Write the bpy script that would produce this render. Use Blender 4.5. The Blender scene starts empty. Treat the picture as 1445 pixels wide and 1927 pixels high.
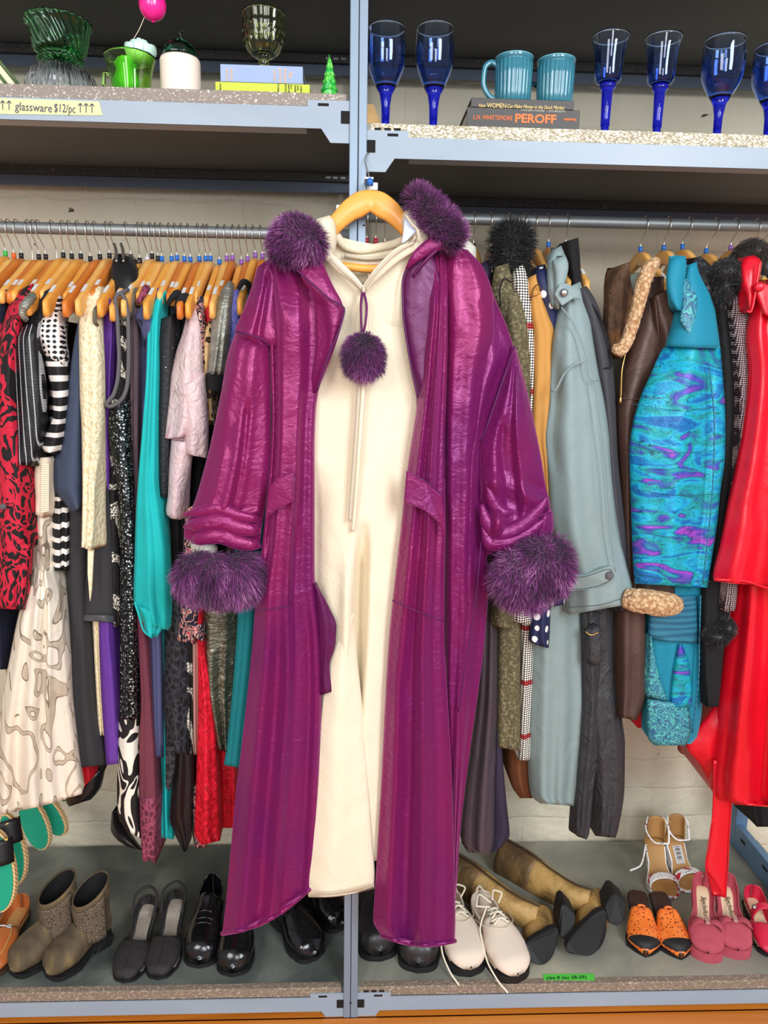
import bpy, bmesh, math, random
import numpy as np
from mathutils import Vector, Matrix, noise
random.seed(7); rng = np.random.default_rng(7)
C = bpy.context.scene.collection
S = bpy.context.scene
# ---------------------------------------------------------------- camera
FPX, W_, H_ = 1400.0, 1445.0, 1927.0
D0, CH = 1.482, 1.407
YAW, PIT, ROLL = math.radians(2.38), math.radians(10.9), math.radians(0.94)
_cy, _sy, _cp, _sp = math.cos(YAW), math.sin(YAW), math.cos(PIT), math.sin(PIT)
FW = np.array([_sy*_cp, _cy*_cp, -_sp]); _rt = np.array([_cy, -_sy, 0.0]); _up = np.cross(_rt, FW)
RT = _rt*math.cos(ROLL)+_up*math.sin(ROLL); UP = -_rt*math.sin(ROLL)+_up*math.cos(ROLL)
CAM = np.array([0.0, -D0, CH])
cd = bpy.data.cameras.new('camera'); cam = bpy.data.objects.new('camera', cd); C.objects.link(cam)
cd.sensor_fit = 'HORIZONTAL'; cd.sensor_width = 36; cd.lens = FPX*36/W_; cd.clip_start = 0.02
cam.matrix_world = Matrix(((RT[0], UP[0], -FW[0], CAM[0]), (RT[1], UP[1], -FW[1], CAM[1]), (RT[2], UP[2], -FW[2], CAM[2]), (0, 0, 0, 1)))
S.camera = cam
# ---------------------------------------------------------------- light
S.view_settings.view_transform = 'Standard'; S.view_settings.look = 'None'
S.view_settings.gamma = 1; S.view_settings.exposure = 0.14; S.view_settings.use_curve_mapping = False
wd = bpy.data.worlds.new('world'); S.world = wd; wd.use_nodes = True
wd.node_tree.nodes['Background'].inputs[0].default_value = (0.93, 0.96, 1.0, 1)
wd.node_tree.nodes['Background'].inputs[1].default_value = 0.36
def area(name, loc, target, sx, sy, power, col):
    l = bpy.data.lights.new(name, 'AREA'); l.shape = 'RECTANGLE'; l.size = sx; l.size_y = sy; l.energy = power; l.color = col
    o = bpy.data.objects.new(name, l); C.objects.link(o); o.location = loc
    o.rotation_euler = (Vector(target)-Vector(loc)).to_track_quat('-Z', 'Y').to_euler(); return o
area('window_light', (-1.5, -3.4, 2.5), (-0.1, 0, 1.0), 1.0, 1.9, 58, (1.0, 0.97, 0.92))
area('window_light', (1.6, -3.2, 2.6), (0.1, 0, 1.0), 1.0, 1.9, 108, (0.90, 0.96, 1.0))
area('window_light', (0.1, -3.9, 2.0), (0, 0, 0.8), 0.7, 1.8, 40, (0.96, 0.98, 1.0))
# ---------------------------------------------------------------- helpers
def ray(x, y):
    return FW + RT*((x-W_/2)/FPX) - UP*((y-H_/2)/FPX)
def P(x, y, Y):
    d = ray(x, y); return CAM + d*((Y+D0)/d[1])
def PZ(x, y, z=0.0):
    d = ray(x, y); return CAM + d*((z-CH)/d[2])
def lin(c):
    return tuple(((v/255)/12.92 if v <= 10 else (((v/255)+0.055)/1.055)**2.4) for v in c)+(1,)
def props(o, label=None, cat=None, group=None, kind=None):
    if label: o['label'] = label
    if cat: o['category'] = cat
    if group: o['group'] = group
    if kind: o['kind'] = kind
    return o
def thing(name, label, cat, loc=(0, 0, 0), group=None):
    o = bpy.data.objects.new(name, None); o.empty_display_size = 0.02; C.objects.link(o); o.location = tuple(float(v) for v in loc)
    return props(o, label, cat, group)
def base_of(o):
    v = Vector((0, 0, 0))
    while o is not None: v += o.location; o = o.parent
    return v
def mesh(name, V, F, m, parent=None, smooth=True, label=None):
    V = np.asarray(V, dtype=float)
    loc = V.mean(axis=0) if parent is None else np.zeros(3)
    pb = np.array(base_of(parent)) if parent is not None else loc
    me = bpy.data.meshes.new(name); me.from_pydata((V-pb).tolist(), [], [list(map(int, f)) for f in F]); me.update()
    if smooth: me.polygons.foreach_set('use_smooth', [True]*len(me.polygons))
    if m: me.materials.append(m)
    o = bpy.data.objects.new(name, me); C.objects.link(o)
    if parent is None: o.location = tuple(loc)
    else: o.parent = parent
    if label: o['label'] = label
    return o
def bmfix(o):
    bm = bmesh.new(); bm.from_mesh(o.data); bmesh.ops.recalc_face_normals(bm, faces=bm.faces); bm.to_mesh(o.data); bm.free(); return o
def bevel(o, w, seg=2):
    b = o.modifiers.new('bevel', 'BEVEL'); b.width = w; b.segments = seg; b.limit_method = 'ANGLE'; return o
def box(name, lo, hi, m, parent=None, bv=0.0, label=None):
    x0, y0, z0 = lo; x1, y1, z1 = hi
    V = [(x0, y0, z0), (x1, y0, z0), (x1, y1, z0), (x0, y1, z0), (x0, y0, z1), (x1, y0, z1), (x1, y1, z1), (x0, y1, z1)]
    F = [(0, 3, 2, 1), (4, 5, 6, 7), (0, 1, 5, 4), (1, 2, 6, 5), (2, 3, 7, 6), (3, 0, 4, 7)]
    o = mesh(name, V, F, m, parent, False, label)
    if bv: bevel(o, bv)
    return o
def boxes(lst):
    V = []; F = []
    for (x0, y0, z0), (x1, y1, z1) in lst:
        n = len(V); V += [(x0, y0, z0), (x1, y0, z0), (x1, y1, z0), (x0, y1, z0), (x0, y0, z1), (x1, y0, z1), (x1, y1, z1), (x0, y1, z1)]
        F += [tuple(n+i for i in f) for f in [(0, 3, 2, 1), (4, 5, 6, 7), (0, 1, 5, 4), (1, 2, 6, 5), (2, 3, 7, 6), (3, 0, 4, 7)]]
    return V, F
def interp(rows, n):
    """smooth (catmull-rom) resample of rows (tuples) by index param weighted by length"""
    A = np.array(rows, dtype=float)
    if len(A) == 2:
        t = np.linspace(0, 1, n)[:, None]; return A[0]*(1-t)+A[1]*t
    d = np.maximum(np.linalg.norm(np.diff(A, axis=0), axis=1), 1e-6); s = np.concatenate([[0], np.cumsum(d)]); q = np.linspace(0, s[-1], n)
    out = np.zeros((n, A.shape[1]))
    M = np.zeros_like(A)
    dl = np.diff(A, axis=0)/np.diff(s)[:, None]
    M[0] = dl[0]; M[-1] = dl[-1]
    for i in range(1, len(A)-1):
        a, b = dl[i-1], dl[i]; M[i] = np.where(a*b > 0, 2*a*b/(a+b+1e-12*np.sign(a+b)+1e-15), 0)
    idx = np.clip(np.searchsorted(s, q, side='right')-1, 0, len(A)-2)
    for k, i in enumerate(idx):
        h = s[i+1]-s[i]; t = (q[k]-s[i])/h
        out[k] = (2*t**3-3*t**2+1)*A[i]+(t**3-2*t**2+t)*h*M[i]+(-2*t**3+3*t**2)*A[i+1]+(t**3-t**2)*h*M[i+1]
    return out
def tube(name, path, m, parent=None, seg=8, res=None, cap=True, flat=1.0, label=None, jit=0.0):
    """round tube through world points [(x,y,z,r)]"""
    A = interp(path, res or max(8, len(path)*5)) if len(path) > 2 or res else np.array(path, float)
    n = len(A); T = np.gradient(A[:, :3], axis=0); T /= np.linalg.norm(T, axis=1)[:, None]+1e-12
    ref = np.array([0, 1.0, 0]) if abs(T[:, 1]).max() < 0.9 else np.array([0.31, 0.2, 0.93])
    V = []; F = []
    for i in range(n):
        a = np.cross(T[i], ref); a /= np.linalg.norm(a)+1e-12; b = np.cross(T[i], a)
        for k in range(seg):
            th = 2*math.pi*k/seg; rr = A[i, 3]*(1+jit*random.uniform(-1, 1))
            V.append(A[i, :3]+a*math.cos(th)*rr+b*math.sin(th)*rr*flat)
    for i in range(n-1):
        for k in range(seg):
            k2 = (k+1) % seg; F.append((i*seg+k, i*seg+k2, (i+1)*seg+k2, (i+1)*seg+k))
    if cap: F.append(tuple(range(seg-1, -1, -1))); F.append(tuple((n-1)*seg+k for k in range(seg)))
    return bmfix(mesh(name, V, F, m, parent, True, label))
def tpx(name, path, m, parent=None, **k):
    """tube through pixels [(x,y,Y,r_m)]"""
    return tube(name, [tuple(P(x, y, Y))+(r,) for x, y, Y, r in path], m, parent, **k)
def lathe(name, prof, loc, m, parent=None, seg=40, ribs=0, amp=0.0, twist=0.0, label=None, tilt=None, smooth=True):
    V = []; F = []; n = len(prof); loc = np.array(loc, float)
    for i, (r, z) in enumerate(prof):
        for k in range(seg):
            th = 2*math.pi*k/seg; rr = r
            if ribs: rr = r+amp*(r/(max(p[0] for p in prof)))*math.cos(ribs*(th+twist*z))
            p = np.array([rr*math.cos(th), rr*math.sin(th), z])
            V.append(loc+p)
    for i in range(n-1):
        for k in range(seg):
            k2 = (k+1) % seg; F.append((i*seg+k, i*seg+k2, (i+1)*seg+k2, (i+1)*seg+k))
    F.append(tuple(range(seg-1, -1, -1))); F.append(tuple((n-1)*seg+k for k in range(seg)))
    return bmfix(mesh(name, V, F, m, parent, smooth, label))
def slab(name, pts, Y, th, m, parent=None, bv=0.0, label=None, res=0, bulge=0.0):
    """polygon from pixels [(x,y) or (x,y,Y)], extruded back by th (real thickness)"""
    A = [tuple(P(p[0], p[1], p[2] if len(p) > 2 else Y)) for p in pts]
    if res:
        A = interp(A+[A[0]], res)[:-1].tolist()
    n = len(A); V = [tuple(a) for a in A]+[(a[0], a[1]+th, a[2]) for a in A]
    F = [tuple(range(n)), tuple(range(2*n-1, n-1, -1))]+[(i, (i+1) % n, n+(i+1) % n, n+i) for i in range(n)]
    o = bmfix(mesh(name, V, F, m, parent, False, label))
    if bv: bevel(o, bv, 2)
    return o
def rw(L, Y=None):
    """rows (y,xl,xr[,Y]) -> (xl,yl,xr,yr,Y)"""
    return [(r[1], r[0], r[2], r[0], (r[3] if len(r) > 3 else Y)) for r in L]
_seed = [0]
def shell(name, rows, m, parent=None, Y=0.05, depth=0.3, back=0.02, folds=(3, 0.008), hem=1.0, wr=0.0018, wrs=22, d1=None, M=None, step=0.009, ridges=(), label=None, sag=0.0, hemfold=1.8, cx=None, flute=0.0, gather=None, edge=None):
    """hanging cloth volume whose front face spans pixel outline rows (xl,yl,xr,yr,Y)"""
    _seed[0] += 1; sd = _seed[0]*3.17; rs = random.Random(_seed[0])
    rows = [tuple(r[:4])+((r[4] if len(r) > 4 and r[4] is not None else Y),) for r in rows]
    wy = max(abs(rows[-1][1]-rows[0][1]), 20)*0.00107
    sc = [(r[0], r[1], r[2], r[3], r[4]*900) for r in rows]
    n = max(6, int(wy/step)); A = interp(sc, n); A[:, 4] /= 900
    wmax = max(abs(r[2]-r[0]) for r in rows)*0.00107
    M = M or int(min(90, max(12, wmax/0.006)))
    ks = [(k+rs.uniform(-.3, .3), rs.uniform(0, 6.28), rs.uniform(-1.2, 1.2)) for k in range(1, folds[0]+1)] if folds[0] else []
    V = []; KB = 5
    mids = []
    for i in range(n):
        xl, yl, xr, yr, Yf = A[i]; mids.append(P((xl+xr)/2, (yl+yr)/2, Yf)[0])
    top = mids[0]
    for i in range(n):
        xl, yl, xr, yr, Yf = A[i]; v = i/(n-1); w = abs(xr-xl)*0.00107
        dd = d1 if d1 is not None else min(0.03, w*0.5)
        amp = folds[1]*(0.45+0.55*min(1, v*1.3))*(1+(hemfold-1)*v*v) if folds[0] else 0
        row = []
        for j in range(M):
            u = j/(M-1); px = xl+(xr-xl)*u; py = yl+(yr-yl)*u+sag*math.sin(math.pi*u)
            if flute and v > .6: py += flute*((v-.6)/.4)**3*math.sin(6.28*folds[0]*.5*u+sd)
            env = math.sin(math.pi*u)**0.5 if 0 < u < 1 else 0
            yy = Yf+dd*(1-math.sin(math.pi*u)**0.65)
            f = 0
            for (k, ph, dr) in ks: f += math.sin(2*math.pi*k*u+ph+dr*v*2.2)/(1+0.25*k)
            yy += amp*f*env*0.6
            for (uc, wd_, am, v0, v1) in ridges:   # am>0 : valley (further away)
                ucv = uc if not isinstance(uc, tuple) else uc[0]+(uc[1]-uc[0])*v
                if v0 <= v <= v1:
                    e = min(1, (v-v0)/0.08, (v1-v)/0.08) if v1 < 1 else min(1, (v-v0)/0.08 if v0 > 0 else 1)
                    yy += am*e*math.exp(-((u-ucv)/wd_)**2)
            if gather and v > gather[0]:
                gv = (v-gather[0])/(1-gather[0]); yy += gather[2]*math.sin(gather[1]*6.28*gv+2.2*math.sin(u*4+sd)+1.5*u)*min(1, gv*4)*env*(.6+.4*math.sin(u*7+sd*2))
            p = P(px, py, yy)
            if wr:
                q = Vector((p[0]*wrs+sd, p[2]*wrs*0.55, sd)); nz = noise.noise(q)+0.5*noise.noise(q*2.3)
                p = P(px, py, yy+wr*nz*(env+.1))
            row.append(p)
        l, r = row[0], row[-1]
        cxb = (top if cx is None else cx); cxb = cxb*0.65+((l[0]+r[0])/2)*0.35 if cx is None else cx
        wb = min(back, w*0.9)
        Yb = max(Yf+depth, Yf+dd+0.01)
        br = []; bl = []
        for k in range(1, KB+1):
            s = k/KB; sm = s*s*(3-2*s); ym = r[1]+(Yb-r[1])*s
            rnd = wb/2*(math.sqrt(max(0, 1-max(0, (s-.8)/.2)**2)) if s > .8 else 1)
            br.append((r[0]*(1-sm)+(cxb+rnd)*sm, ym, r[2]))
            bl.append((l[0]*(1-sm)+(cxb-rnd)*sm, l[1]+(Yb-l[1])*s, l[2]))
        V += [tuple(p) for p in row]+br+bl[::-1]
    R = M+2*KB; F = []
    if edge:
        lr = V[(n-1)*R:(n-1)*R+M:max(1, M//24)]+[V[(n-1)*R+M-1]]; tube(edge[0], [(q[0], q[1]-.0005, q[2]+edge[1]*.5, edge[1]) for q in lr], edge[2], parent, seg=8, res=len(lr)*2)
    for i in range(n-1):
        for k in range(R):
            k2 = (k+1) % R; F.append((i*R+k, (i+1)*R+k, (i+1)*R+k2, i*R+k2))
    # gently closed caps
    for i, sgn in ((0, 1), (n-1, -1)):
        ring = np.array(V[i*R:(i+1)*R]); c = ring.mean(axis=0); inner = c+(ring-c)*0.55; inner[:, 2] += -sgn*0.002
        st = len(V); V += [tuple(p) for p in inner]; V.append(tuple(c)); ci = len(V)-1
        for k in range(R):
            k2 = (k+1) % R
            if sgn > 0: F += [(i*R+k, i*R+k2, st+k2, st+k), (st+k, st+k2, ci)]
            else: F += [(i*R+k2, i*R+k, st+k, st+k2), (st+k2, st+k, ci)]
    return mesh(name, V, F, m, parent, True, label)
def fur(name, blobs, n, length, m, parent=None, droop=0.4, comb=(0, 0, 0), width=0.0011, label=None, spread=0.5, facing=None):
    """blobs: list of (centre xyz, radii xyz); dense tapered strands growing from the blobs' skins plus the skins themselves"""
    V = []; F = []; tint = []
    tot = sum(b[1][0]*b[1][2] for b in blobs)
    for c, r in blobs:   # skins
        st = len(V); a, b = 14, 10
        for i in range(b+1):
            for j in range(a):
                th = math.pi*i/b; ph = 2*math.pi*j/a
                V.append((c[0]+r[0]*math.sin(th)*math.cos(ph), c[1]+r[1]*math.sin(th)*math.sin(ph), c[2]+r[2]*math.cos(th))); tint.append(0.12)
        for i in range(b):
            for j in range(a):
                j2 = (j+1) % a; F.append((st+i*a+j, st+(i+1)*a+j, st+(i+1)*a+j2, st+i*a+j2))
    clump = [np.array([random.gauss(0, 1) for _ in range(3)]) for _ in range(60)]
    for c, r in blobs:
        k = int(n*(r[0]*r[2])/tot); c = np.array(c); r = np.array(r)
        for _ in range(k):
            d = rng.normal(size=3); d[1] = -abs(d[1]) if random.random() < 0.72 else d[1]; d /= np.linalg.norm(d)
            p = c+d*r*0.96; nrm = d/r; nrm /= np.linalg.norm(nrm)
            ci = int((noise.noise(Vector(p)*38)+1)*29.9); cl = clump[ci]
            dirv = nrm+spread*0.4*rng.normal(size=3)+np.array(comb)+cl*0.28; dirv[2] -= droop*0.6; dirv /= np.linalg.norm(dirv)
            L = length*random.uniform(0.55, 1.15); side = np.cross(dirv, rng.normal(size=3)); side /= np.linalg.norm(side)+1e-9
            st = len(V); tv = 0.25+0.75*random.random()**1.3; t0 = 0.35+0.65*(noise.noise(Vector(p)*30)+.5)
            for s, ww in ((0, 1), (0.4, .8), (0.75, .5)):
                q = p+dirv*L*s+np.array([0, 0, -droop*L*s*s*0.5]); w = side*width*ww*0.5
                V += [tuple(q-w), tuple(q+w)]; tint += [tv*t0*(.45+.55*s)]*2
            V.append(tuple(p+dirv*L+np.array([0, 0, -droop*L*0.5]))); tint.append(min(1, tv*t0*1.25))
            F += [(st, st+1, st+3, st+2), (st+2, st+3, st+5, st+4), (st+4, st+5, st+6)]
    o = mesh(name, V, F, m, parent, True, label)
    at = o.data.attributes.new('tint', 'FLOAT', 'POINT'); at.data.foreach_set('value', np.clip(np.array(tint), 0, 1))
    return o
_txt = {}
def text(name, s, p, size, m, parent=None, rot=0.0, shear=0.0, normal='front', depth=0.0004, sx=1.0, bold=0.0, align='LEFT', vec=None, fit=None):
    c = bpy.data.curves.new('tx', 'FONT'); c.body = s; c.size = size; c.shear = shear; c.extrude = depth; c.offset = bold; c.align_x = align; c.resolution_u = 3
    to = bpy.data.objects.new('tx', c); C.objects.link(to); bpy.context.view_layer.update()
    me = bpy.data.meshes.new_from_object(to.evaluated_get(bpy.context.evaluated_depsgraph_get())); bpy.data.objects.remove(to)
    if fit:
        xs_ = [v.co.x for v in me.vertices]; sx = fit/(max(xs_)-min(xs_))
    me.name = name; me.materials.clear(); me.materials.append(m)
    if vec is not None:
        X, Yv = Vector(vec[0]).normalized(), Vector(vec[1]).normalized(); Z = X.cross(Yv)
        R = Matrix((X, Yv, Z)).transposed().to_4x4()
    elif normal == 'front': R = Matrix.Rotation(math.radians(90), 4, 'X')
    else: R = Matrix.Identity(4)
    T = Matrix.Translation(Vector(p)-(base_of(parent) if parent else Vector((0, 0, 0))))
    me.transform(T @ R @ Matrix.Rotation(rot, 4, 'Z') @ Matrix.Diagonal((sx, 1, 1, 1)))
    o = bpy.data.objects.new(name, me); C.objects.link(o)
    if parent: o.parent = parent
    return o
# ---------------------------------------------------------------- materials
def M_(name, col, rough=0.75, metal=0.0, sheen=0.0, bump=None, pat=None, wrinkle=None, coat=0.0, spec=0.5, aniso=0.0, trans=0.0, ior=1.45, stint=None, weave=False):
    m = bpy.data.materials.new(name); m.use_nodes = True; nt = m.node_tree; N = nt.nodes; L = nt.links
    b = N['Principled BSDF']; b.inputs['Base Color'].default_value = lin(col); b.inputs['Roughness'].default_value = rough
    b.inputs['Metallic'].default_value = metal; b.inputs['Specular IOR Level'].default_value = spec
    b.inputs['Sheen Weight'].default_value = sheen; b.inputs['Coat Weight'].default_value = coat; b.inputs['Coat Roughness'].default_value = 0.15
    b.inputs['Anisotropic'].default_value = aniso; b.inputs['Transmission Weight'].default_value = trans; b.inputs['IOR'].default_value = ior
    if sheen: b.inputs['Sheen Roughness'].default_value = 0.4; b.inputs['Sheen Tint'].default_value = lin(stint or col)
    tc = N.new('ShaderNodeTexCoord')
    def mp(scale):
        mm = N.new('ShaderNodeMapping'); L.new(tc.outputs['Object'], mm.inputs[0])
        mm.inputs['Scale'].default_value = scale if isinstance(scale, tuple) else (scale,)*3; return mm.outputs[0]
    def ramp(src, stops, const=True):
        r = N.new('ShaderNodeValToRGB'); r.color_ramp.interpolation = 'CONSTANT' if const else 'LINEAR'
        e = r.color_ramp.elements
        while len(e) > 1: e.remove(e[-1])
        e[0].position = stops[0][0]; e[0].color = lin(stops[0][1])
        for p, c in stops[1:]: q = e.new(p); q.color = lin(c)
        L.new(src, r.inputs[0]); return r.outputs[0]
    def math_(op, a, v=None, b2=None):
        x = N.new('ShaderNodeMath'); x.operation = op; L.new(a, x.inputs[0])
        if v is not None: x.inputs[1].default_value = v
        if b2 is not None: L.new(b2, x.inputs[1])
        return x.outputs[0]
    def nz(scale, det=3, dist=0.0):
        t = N.new('ShaderNodeTexNoise'); L.new(mp(scale), t.inputs['Vector']); t.inputs['Scale'].default_value = 1; t.inputs['Detail'].default_value = det; t.inputs['Distortion'].default_value = dist; return t.outputs['Fac']
    hs = []
    if pat:
        for pi, pp in enumerate(pat if isinstance(pat, list) else [pat]):
            ty, sc, stops = pp[:3]; op = pp[3] if len(pp) > 3 else {}
            lin_ = op.get('lin', False)
            if ty == 'noise': f = nz(sc, op.get('det', 3), op.get('dist', 0.6))
            elif ty == 'contour': f = math_('FRACT', math_('MULTIPLY', nz(sc, op.get('det', 1), op.get('dist', 1.5)), op.get('k', 6)))
            elif ty == 'voro':
                t = N.new('ShaderNodeTexVoronoi'); L.new(mp(sc), t.inputs['Vector']); t.inputs['Scale'].default_value = 1; t.inputs['Randomness'].default_value = op.get('rnd', 1.0); f = t.outputs['Distance']
                t.voronoi_dimensions = '3D'
            elif ty == 'edge':
                t = N.new('ShaderNodeTexVoronoi'); t.feature = 'DISTANCE_TO_EDGE'; L.new(mp(sc), t.inputs['Vector']); t.inputs['Scale'].default_value = 1; t.inputs['Randomness'].default_value = op.get('rnd', 1.0); f = t.outputs['Distance']
            elif ty == 'wave':
                t = N.new('ShaderNodeTexWave'); L.new(mp(sc), t.inputs['Vector']); t.bands_direction = op.get('dir', 'X'); t.inputs['Scale'].default_value = 1; t.inputs['Distortion'].default_value = op.get('dist', 0); t.inputs['Detail Scale'].default_value = op.get('ds', 1); f = t.outputs['Fac']
            elif ty == 'check':
                s1 = N.new('ShaderNodeTexWave'); s1.bands_direction = 'X'; s2 = N.new('ShaderNodeTexWave'); s2.bands_direction = 'Z'
                for t in (s1, s2): L.new(mp(sc), t.inputs['Vector']); t.inputs['Scale'].default_value = 1; t.inputs['Distortion'].default_value = op.get('dist', .3)
                f = math_('MULTIPLY', s1.outputs['Fac'], b2=s2.outputs['Fac']) if op.get('mul') else math_('MULTIPLY', math_('ADD', s1.outputs['Fac'], b2=s2.outputs['Fac']), .5)
            elif ty == 'grad':
                sx = N.new('ShaderNodeSeparateXYZ'); L.new(mp(sc), sx.inputs[0]); f = math_('ADD', sx.outputs[op.get('axis', 2)], op.get('off', 0.0))
            c = ramp(f, stops, not lin_)
            if pi == 0: cur = c; hs.append(f)
            else:
                mx = N.new('ShaderNodeMix'); mx.data_type = 'RGBA'; mx.blend_type = op.get('blend', 'MULTIPLY')
                L.new(cur, mx.inputs[6]); L.new(c, mx.inputs[7]); mx.inputs[0].default_value = op.get('fac', 1.0)
                if op.get('mask'):
                    L.new(f, mx.inputs[0]); r2 = ramp(f, op['mask'], True); L.new(r2, mx.inputs[0])
                cur = mx.outputs[2]
        L.new(cur, b.inputs['Base Color'])
    prev = None
    def addbump(h, st, dist):
        nonlocal prev
        bp = N.new('ShaderNodeBump'); bp.inputs['Strength'].default_value = st; bp.inputs['Distance'].default_value = dist; L.new(h, bp.inputs['Height'])
        if prev is not None: L.new(prev, bp.inputs['Normal'])
        prev = bp.outputs[0]
    if wrinkle:
        sc, ds = wrinkle[:2]; addbump(nz(sc, 4, wrinkle[2] if len(wrinkle) > 2 else .8), 1.0, ds)
    if bump: addbump(nz(bump[0], 2), bump[2] if len(bump) > 2 else 0.6, bump[1])
    if weave:
        t = N.new('ShaderNodeTexWave'); L.new(mp(weave), t.inputs['Vector']); t.bands_direction = 'Z'; t.inputs['Scale'].default_value = 1; addbump(t.outputs['Fac'], .6, .0008)
    if prev is not None: L.new(prev, b.inputs['Normal'])
    return m
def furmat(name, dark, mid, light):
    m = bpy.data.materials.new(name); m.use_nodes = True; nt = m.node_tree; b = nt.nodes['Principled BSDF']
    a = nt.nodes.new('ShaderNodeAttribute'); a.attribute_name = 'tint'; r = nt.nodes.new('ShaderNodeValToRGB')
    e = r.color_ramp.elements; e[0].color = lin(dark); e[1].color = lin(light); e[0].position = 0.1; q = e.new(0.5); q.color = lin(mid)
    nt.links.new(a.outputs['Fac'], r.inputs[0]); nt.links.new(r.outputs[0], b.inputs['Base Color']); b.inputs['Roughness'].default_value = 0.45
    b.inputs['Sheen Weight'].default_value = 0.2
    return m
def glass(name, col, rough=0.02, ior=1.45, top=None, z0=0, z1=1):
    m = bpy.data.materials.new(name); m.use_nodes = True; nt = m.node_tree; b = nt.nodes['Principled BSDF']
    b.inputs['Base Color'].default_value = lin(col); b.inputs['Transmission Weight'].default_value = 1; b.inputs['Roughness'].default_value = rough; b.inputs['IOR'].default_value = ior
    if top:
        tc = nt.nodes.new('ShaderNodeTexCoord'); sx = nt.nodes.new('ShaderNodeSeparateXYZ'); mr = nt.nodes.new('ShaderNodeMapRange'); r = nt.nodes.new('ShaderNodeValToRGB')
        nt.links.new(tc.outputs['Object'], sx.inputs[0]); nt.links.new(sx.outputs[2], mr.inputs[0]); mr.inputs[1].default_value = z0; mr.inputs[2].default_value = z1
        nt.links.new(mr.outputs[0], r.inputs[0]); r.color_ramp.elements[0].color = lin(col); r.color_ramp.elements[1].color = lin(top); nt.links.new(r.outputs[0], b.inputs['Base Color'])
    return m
# ================================================================ setting
ZL, ZR, LIP, BM = 1.9, 1.852, 0.024, 0.061
YD, YW = 0.53, 0.56
FZ = -0.075
PXL, PXR = P(657, 330, 0)[0], P(689.5, 330, 0)[0]
XE = P(1380, 1590, .5)[0]; XA = -1.05
ZT = P(300, 131, .5)[2]+BM
m_brick = M_('painted_brick', (200, 190, 166), rough=.8, pat=[('noise', 3.0, [(0, (204, 194, 168)), (.5, (222, 213, 190)), (1, (234, 227, 208))], {'lin': True}),
    ('noise', (14, 14, 22), [(0, (90, 84, 74)), (.26, (90, 84, 74)), (.285, (255, 255, 255)), (1, (255, 255, 255))], {'lin': True, 'det': 4})], bump=(60, .002, .5))
def brickbump(m):
    nt = m.node_tree; N = nt.nodes; L = nt.links; t = N.new('ShaderNodeTexBrick'); tc = N.new('ShaderNodeTexCoord'); mp = N.new('ShaderNodeMapping'); mp.inputs['Rotation'].default_value = (math.radians(90), 0, 0)
    L.new(tc.outputs['Object'], mp.inputs[0]); 
    nz_ = N.new('ShaderNodeTexNoise'); nz_.inputs['Scale'].default_value = 9; mx = N.new('ShaderNodeVectorMath'); mx.operation = 'MULTIPLY_ADD'
    L.new(tc.outputs['Object'], nz_.inputs['Vector']); L.new(nz_.outputs['Color'], mx.inputs[0]); mx.inputs[1].default_value = (.035, .035, .035); L.new(mp.outputs[0], mx.inputs[2])
    L.new(mx.outputs[0], t.inputs['Vector']); t.inputs['Scale'].default_value = 1; t.inputs['Brick Width'].default_value = .27; t.inputs['Row Height'].default_value = .098; t.inputs['Mortar Size'].default_value = .007; t.inputs['Mortar Smooth'].default_value = 1.0
    b = N['Principled BSDF']; bp = N.new('ShaderNodeBump'); bp.inputs['Strength'].default_value = .6; bp.inputs['Distance'].default_value = .0028; bp.invert = True
    prev = b.inputs['Normal'].links[0].from_socket; L.new(t.outputs['Fac'], bp.inputs['Height']); L.new(prev, bp.inputs['Normal'])
    n3 = N.new('ShaderNodeTexNoise'); n3.inputs['Scale'].default_value = 16; n3.inputs['Detail'].default_value = 5; L.new(tc.outputs['Object'], n3.inputs['Vector'])
    b2 = N.new('ShaderNodeBump'); b2.inputs['Distance'].default_value = .012; L.new(n3.outputs['Fac'], b2.inputs['Height']); L.new(bp.outputs[0], b2.inputs['Normal']); L.new(b2.outputs[0], b.inputs['Normal'])
brickbump(m_brick)
m_wood_floor = M_('wood_floor', (190, 110, 40), rough=.35, pat=[('noise', (1.6, 40, 1), [(0, (130, 62, 14)), (.5, (205, 118, 38)), (1, (235, 160, 70))], {'lin': True, 'det': 6, 'dist': 1.2}),
    ('wave', (.9, 7.5, 1), [(0, (60, 30, 10)), (.02, (255, 255, 255))], {'dir': 'Y'})], coat=.2)
o = box('wall_back', (-3, YW, FZ-.1), (3, YW+.12, 3.2), m_brick); o['kind'] = 'structure'
o = box('floor', (-3, -3.0, FZ-.05), (3, YW, FZ), m_wood_floor); o['kind'] = 'structure'
m_steel = M_('grey_enamel_steel', (166, 182, 198), rough=.42, pat=('noise', (3, 3, 12), [(0, (134, 149, 165)), (1, (158, 171, 185))], {'lin': True}), bump=(350, .0002, .3))
m_postm = M_('post_steel', (132, 148, 166), rough=.38, metal=.25)
m_hole = M_('punched_hole_dark', (22, 20, 20), rough=.9)
m_zinc = M_('galvanised_zinc', (196, 200, 200), rough=.4, metal=.6, pat=('noise', 140, [(0, (150, 154, 156)), (1, (215, 217, 216))], {'lin': True}))
m_lipL = M_('speckled_edge_grey', (150, 140, 132), rough=.6, pat=('noise', (240, 240, 300), [(0, (138, 126, 118)), (.56, (150, 140, 130)), (.64, (215, 208, 198))], {'det': 2}), bump=(200, .0004))
m_lipR = M_('speckled_edge_gold', (205, 196, 168), rough=.55, pat=('noise', (210, 210, 420), [(0, (150, 138, 112)), (.5, (210, 202, 178)), (.58, (242, 236, 220))], {'det': 3}), bump=(200, .0004))
m_lipB = M_('speckled_edge_taupe', (150, 136, 120), rough=.55, pat=('noise', (170, 170, 260), [(0, (130, 114, 100)), (.55, (160, 144, 128)), (.66, (182, 170, 152))], {'det': 3}))
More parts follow.
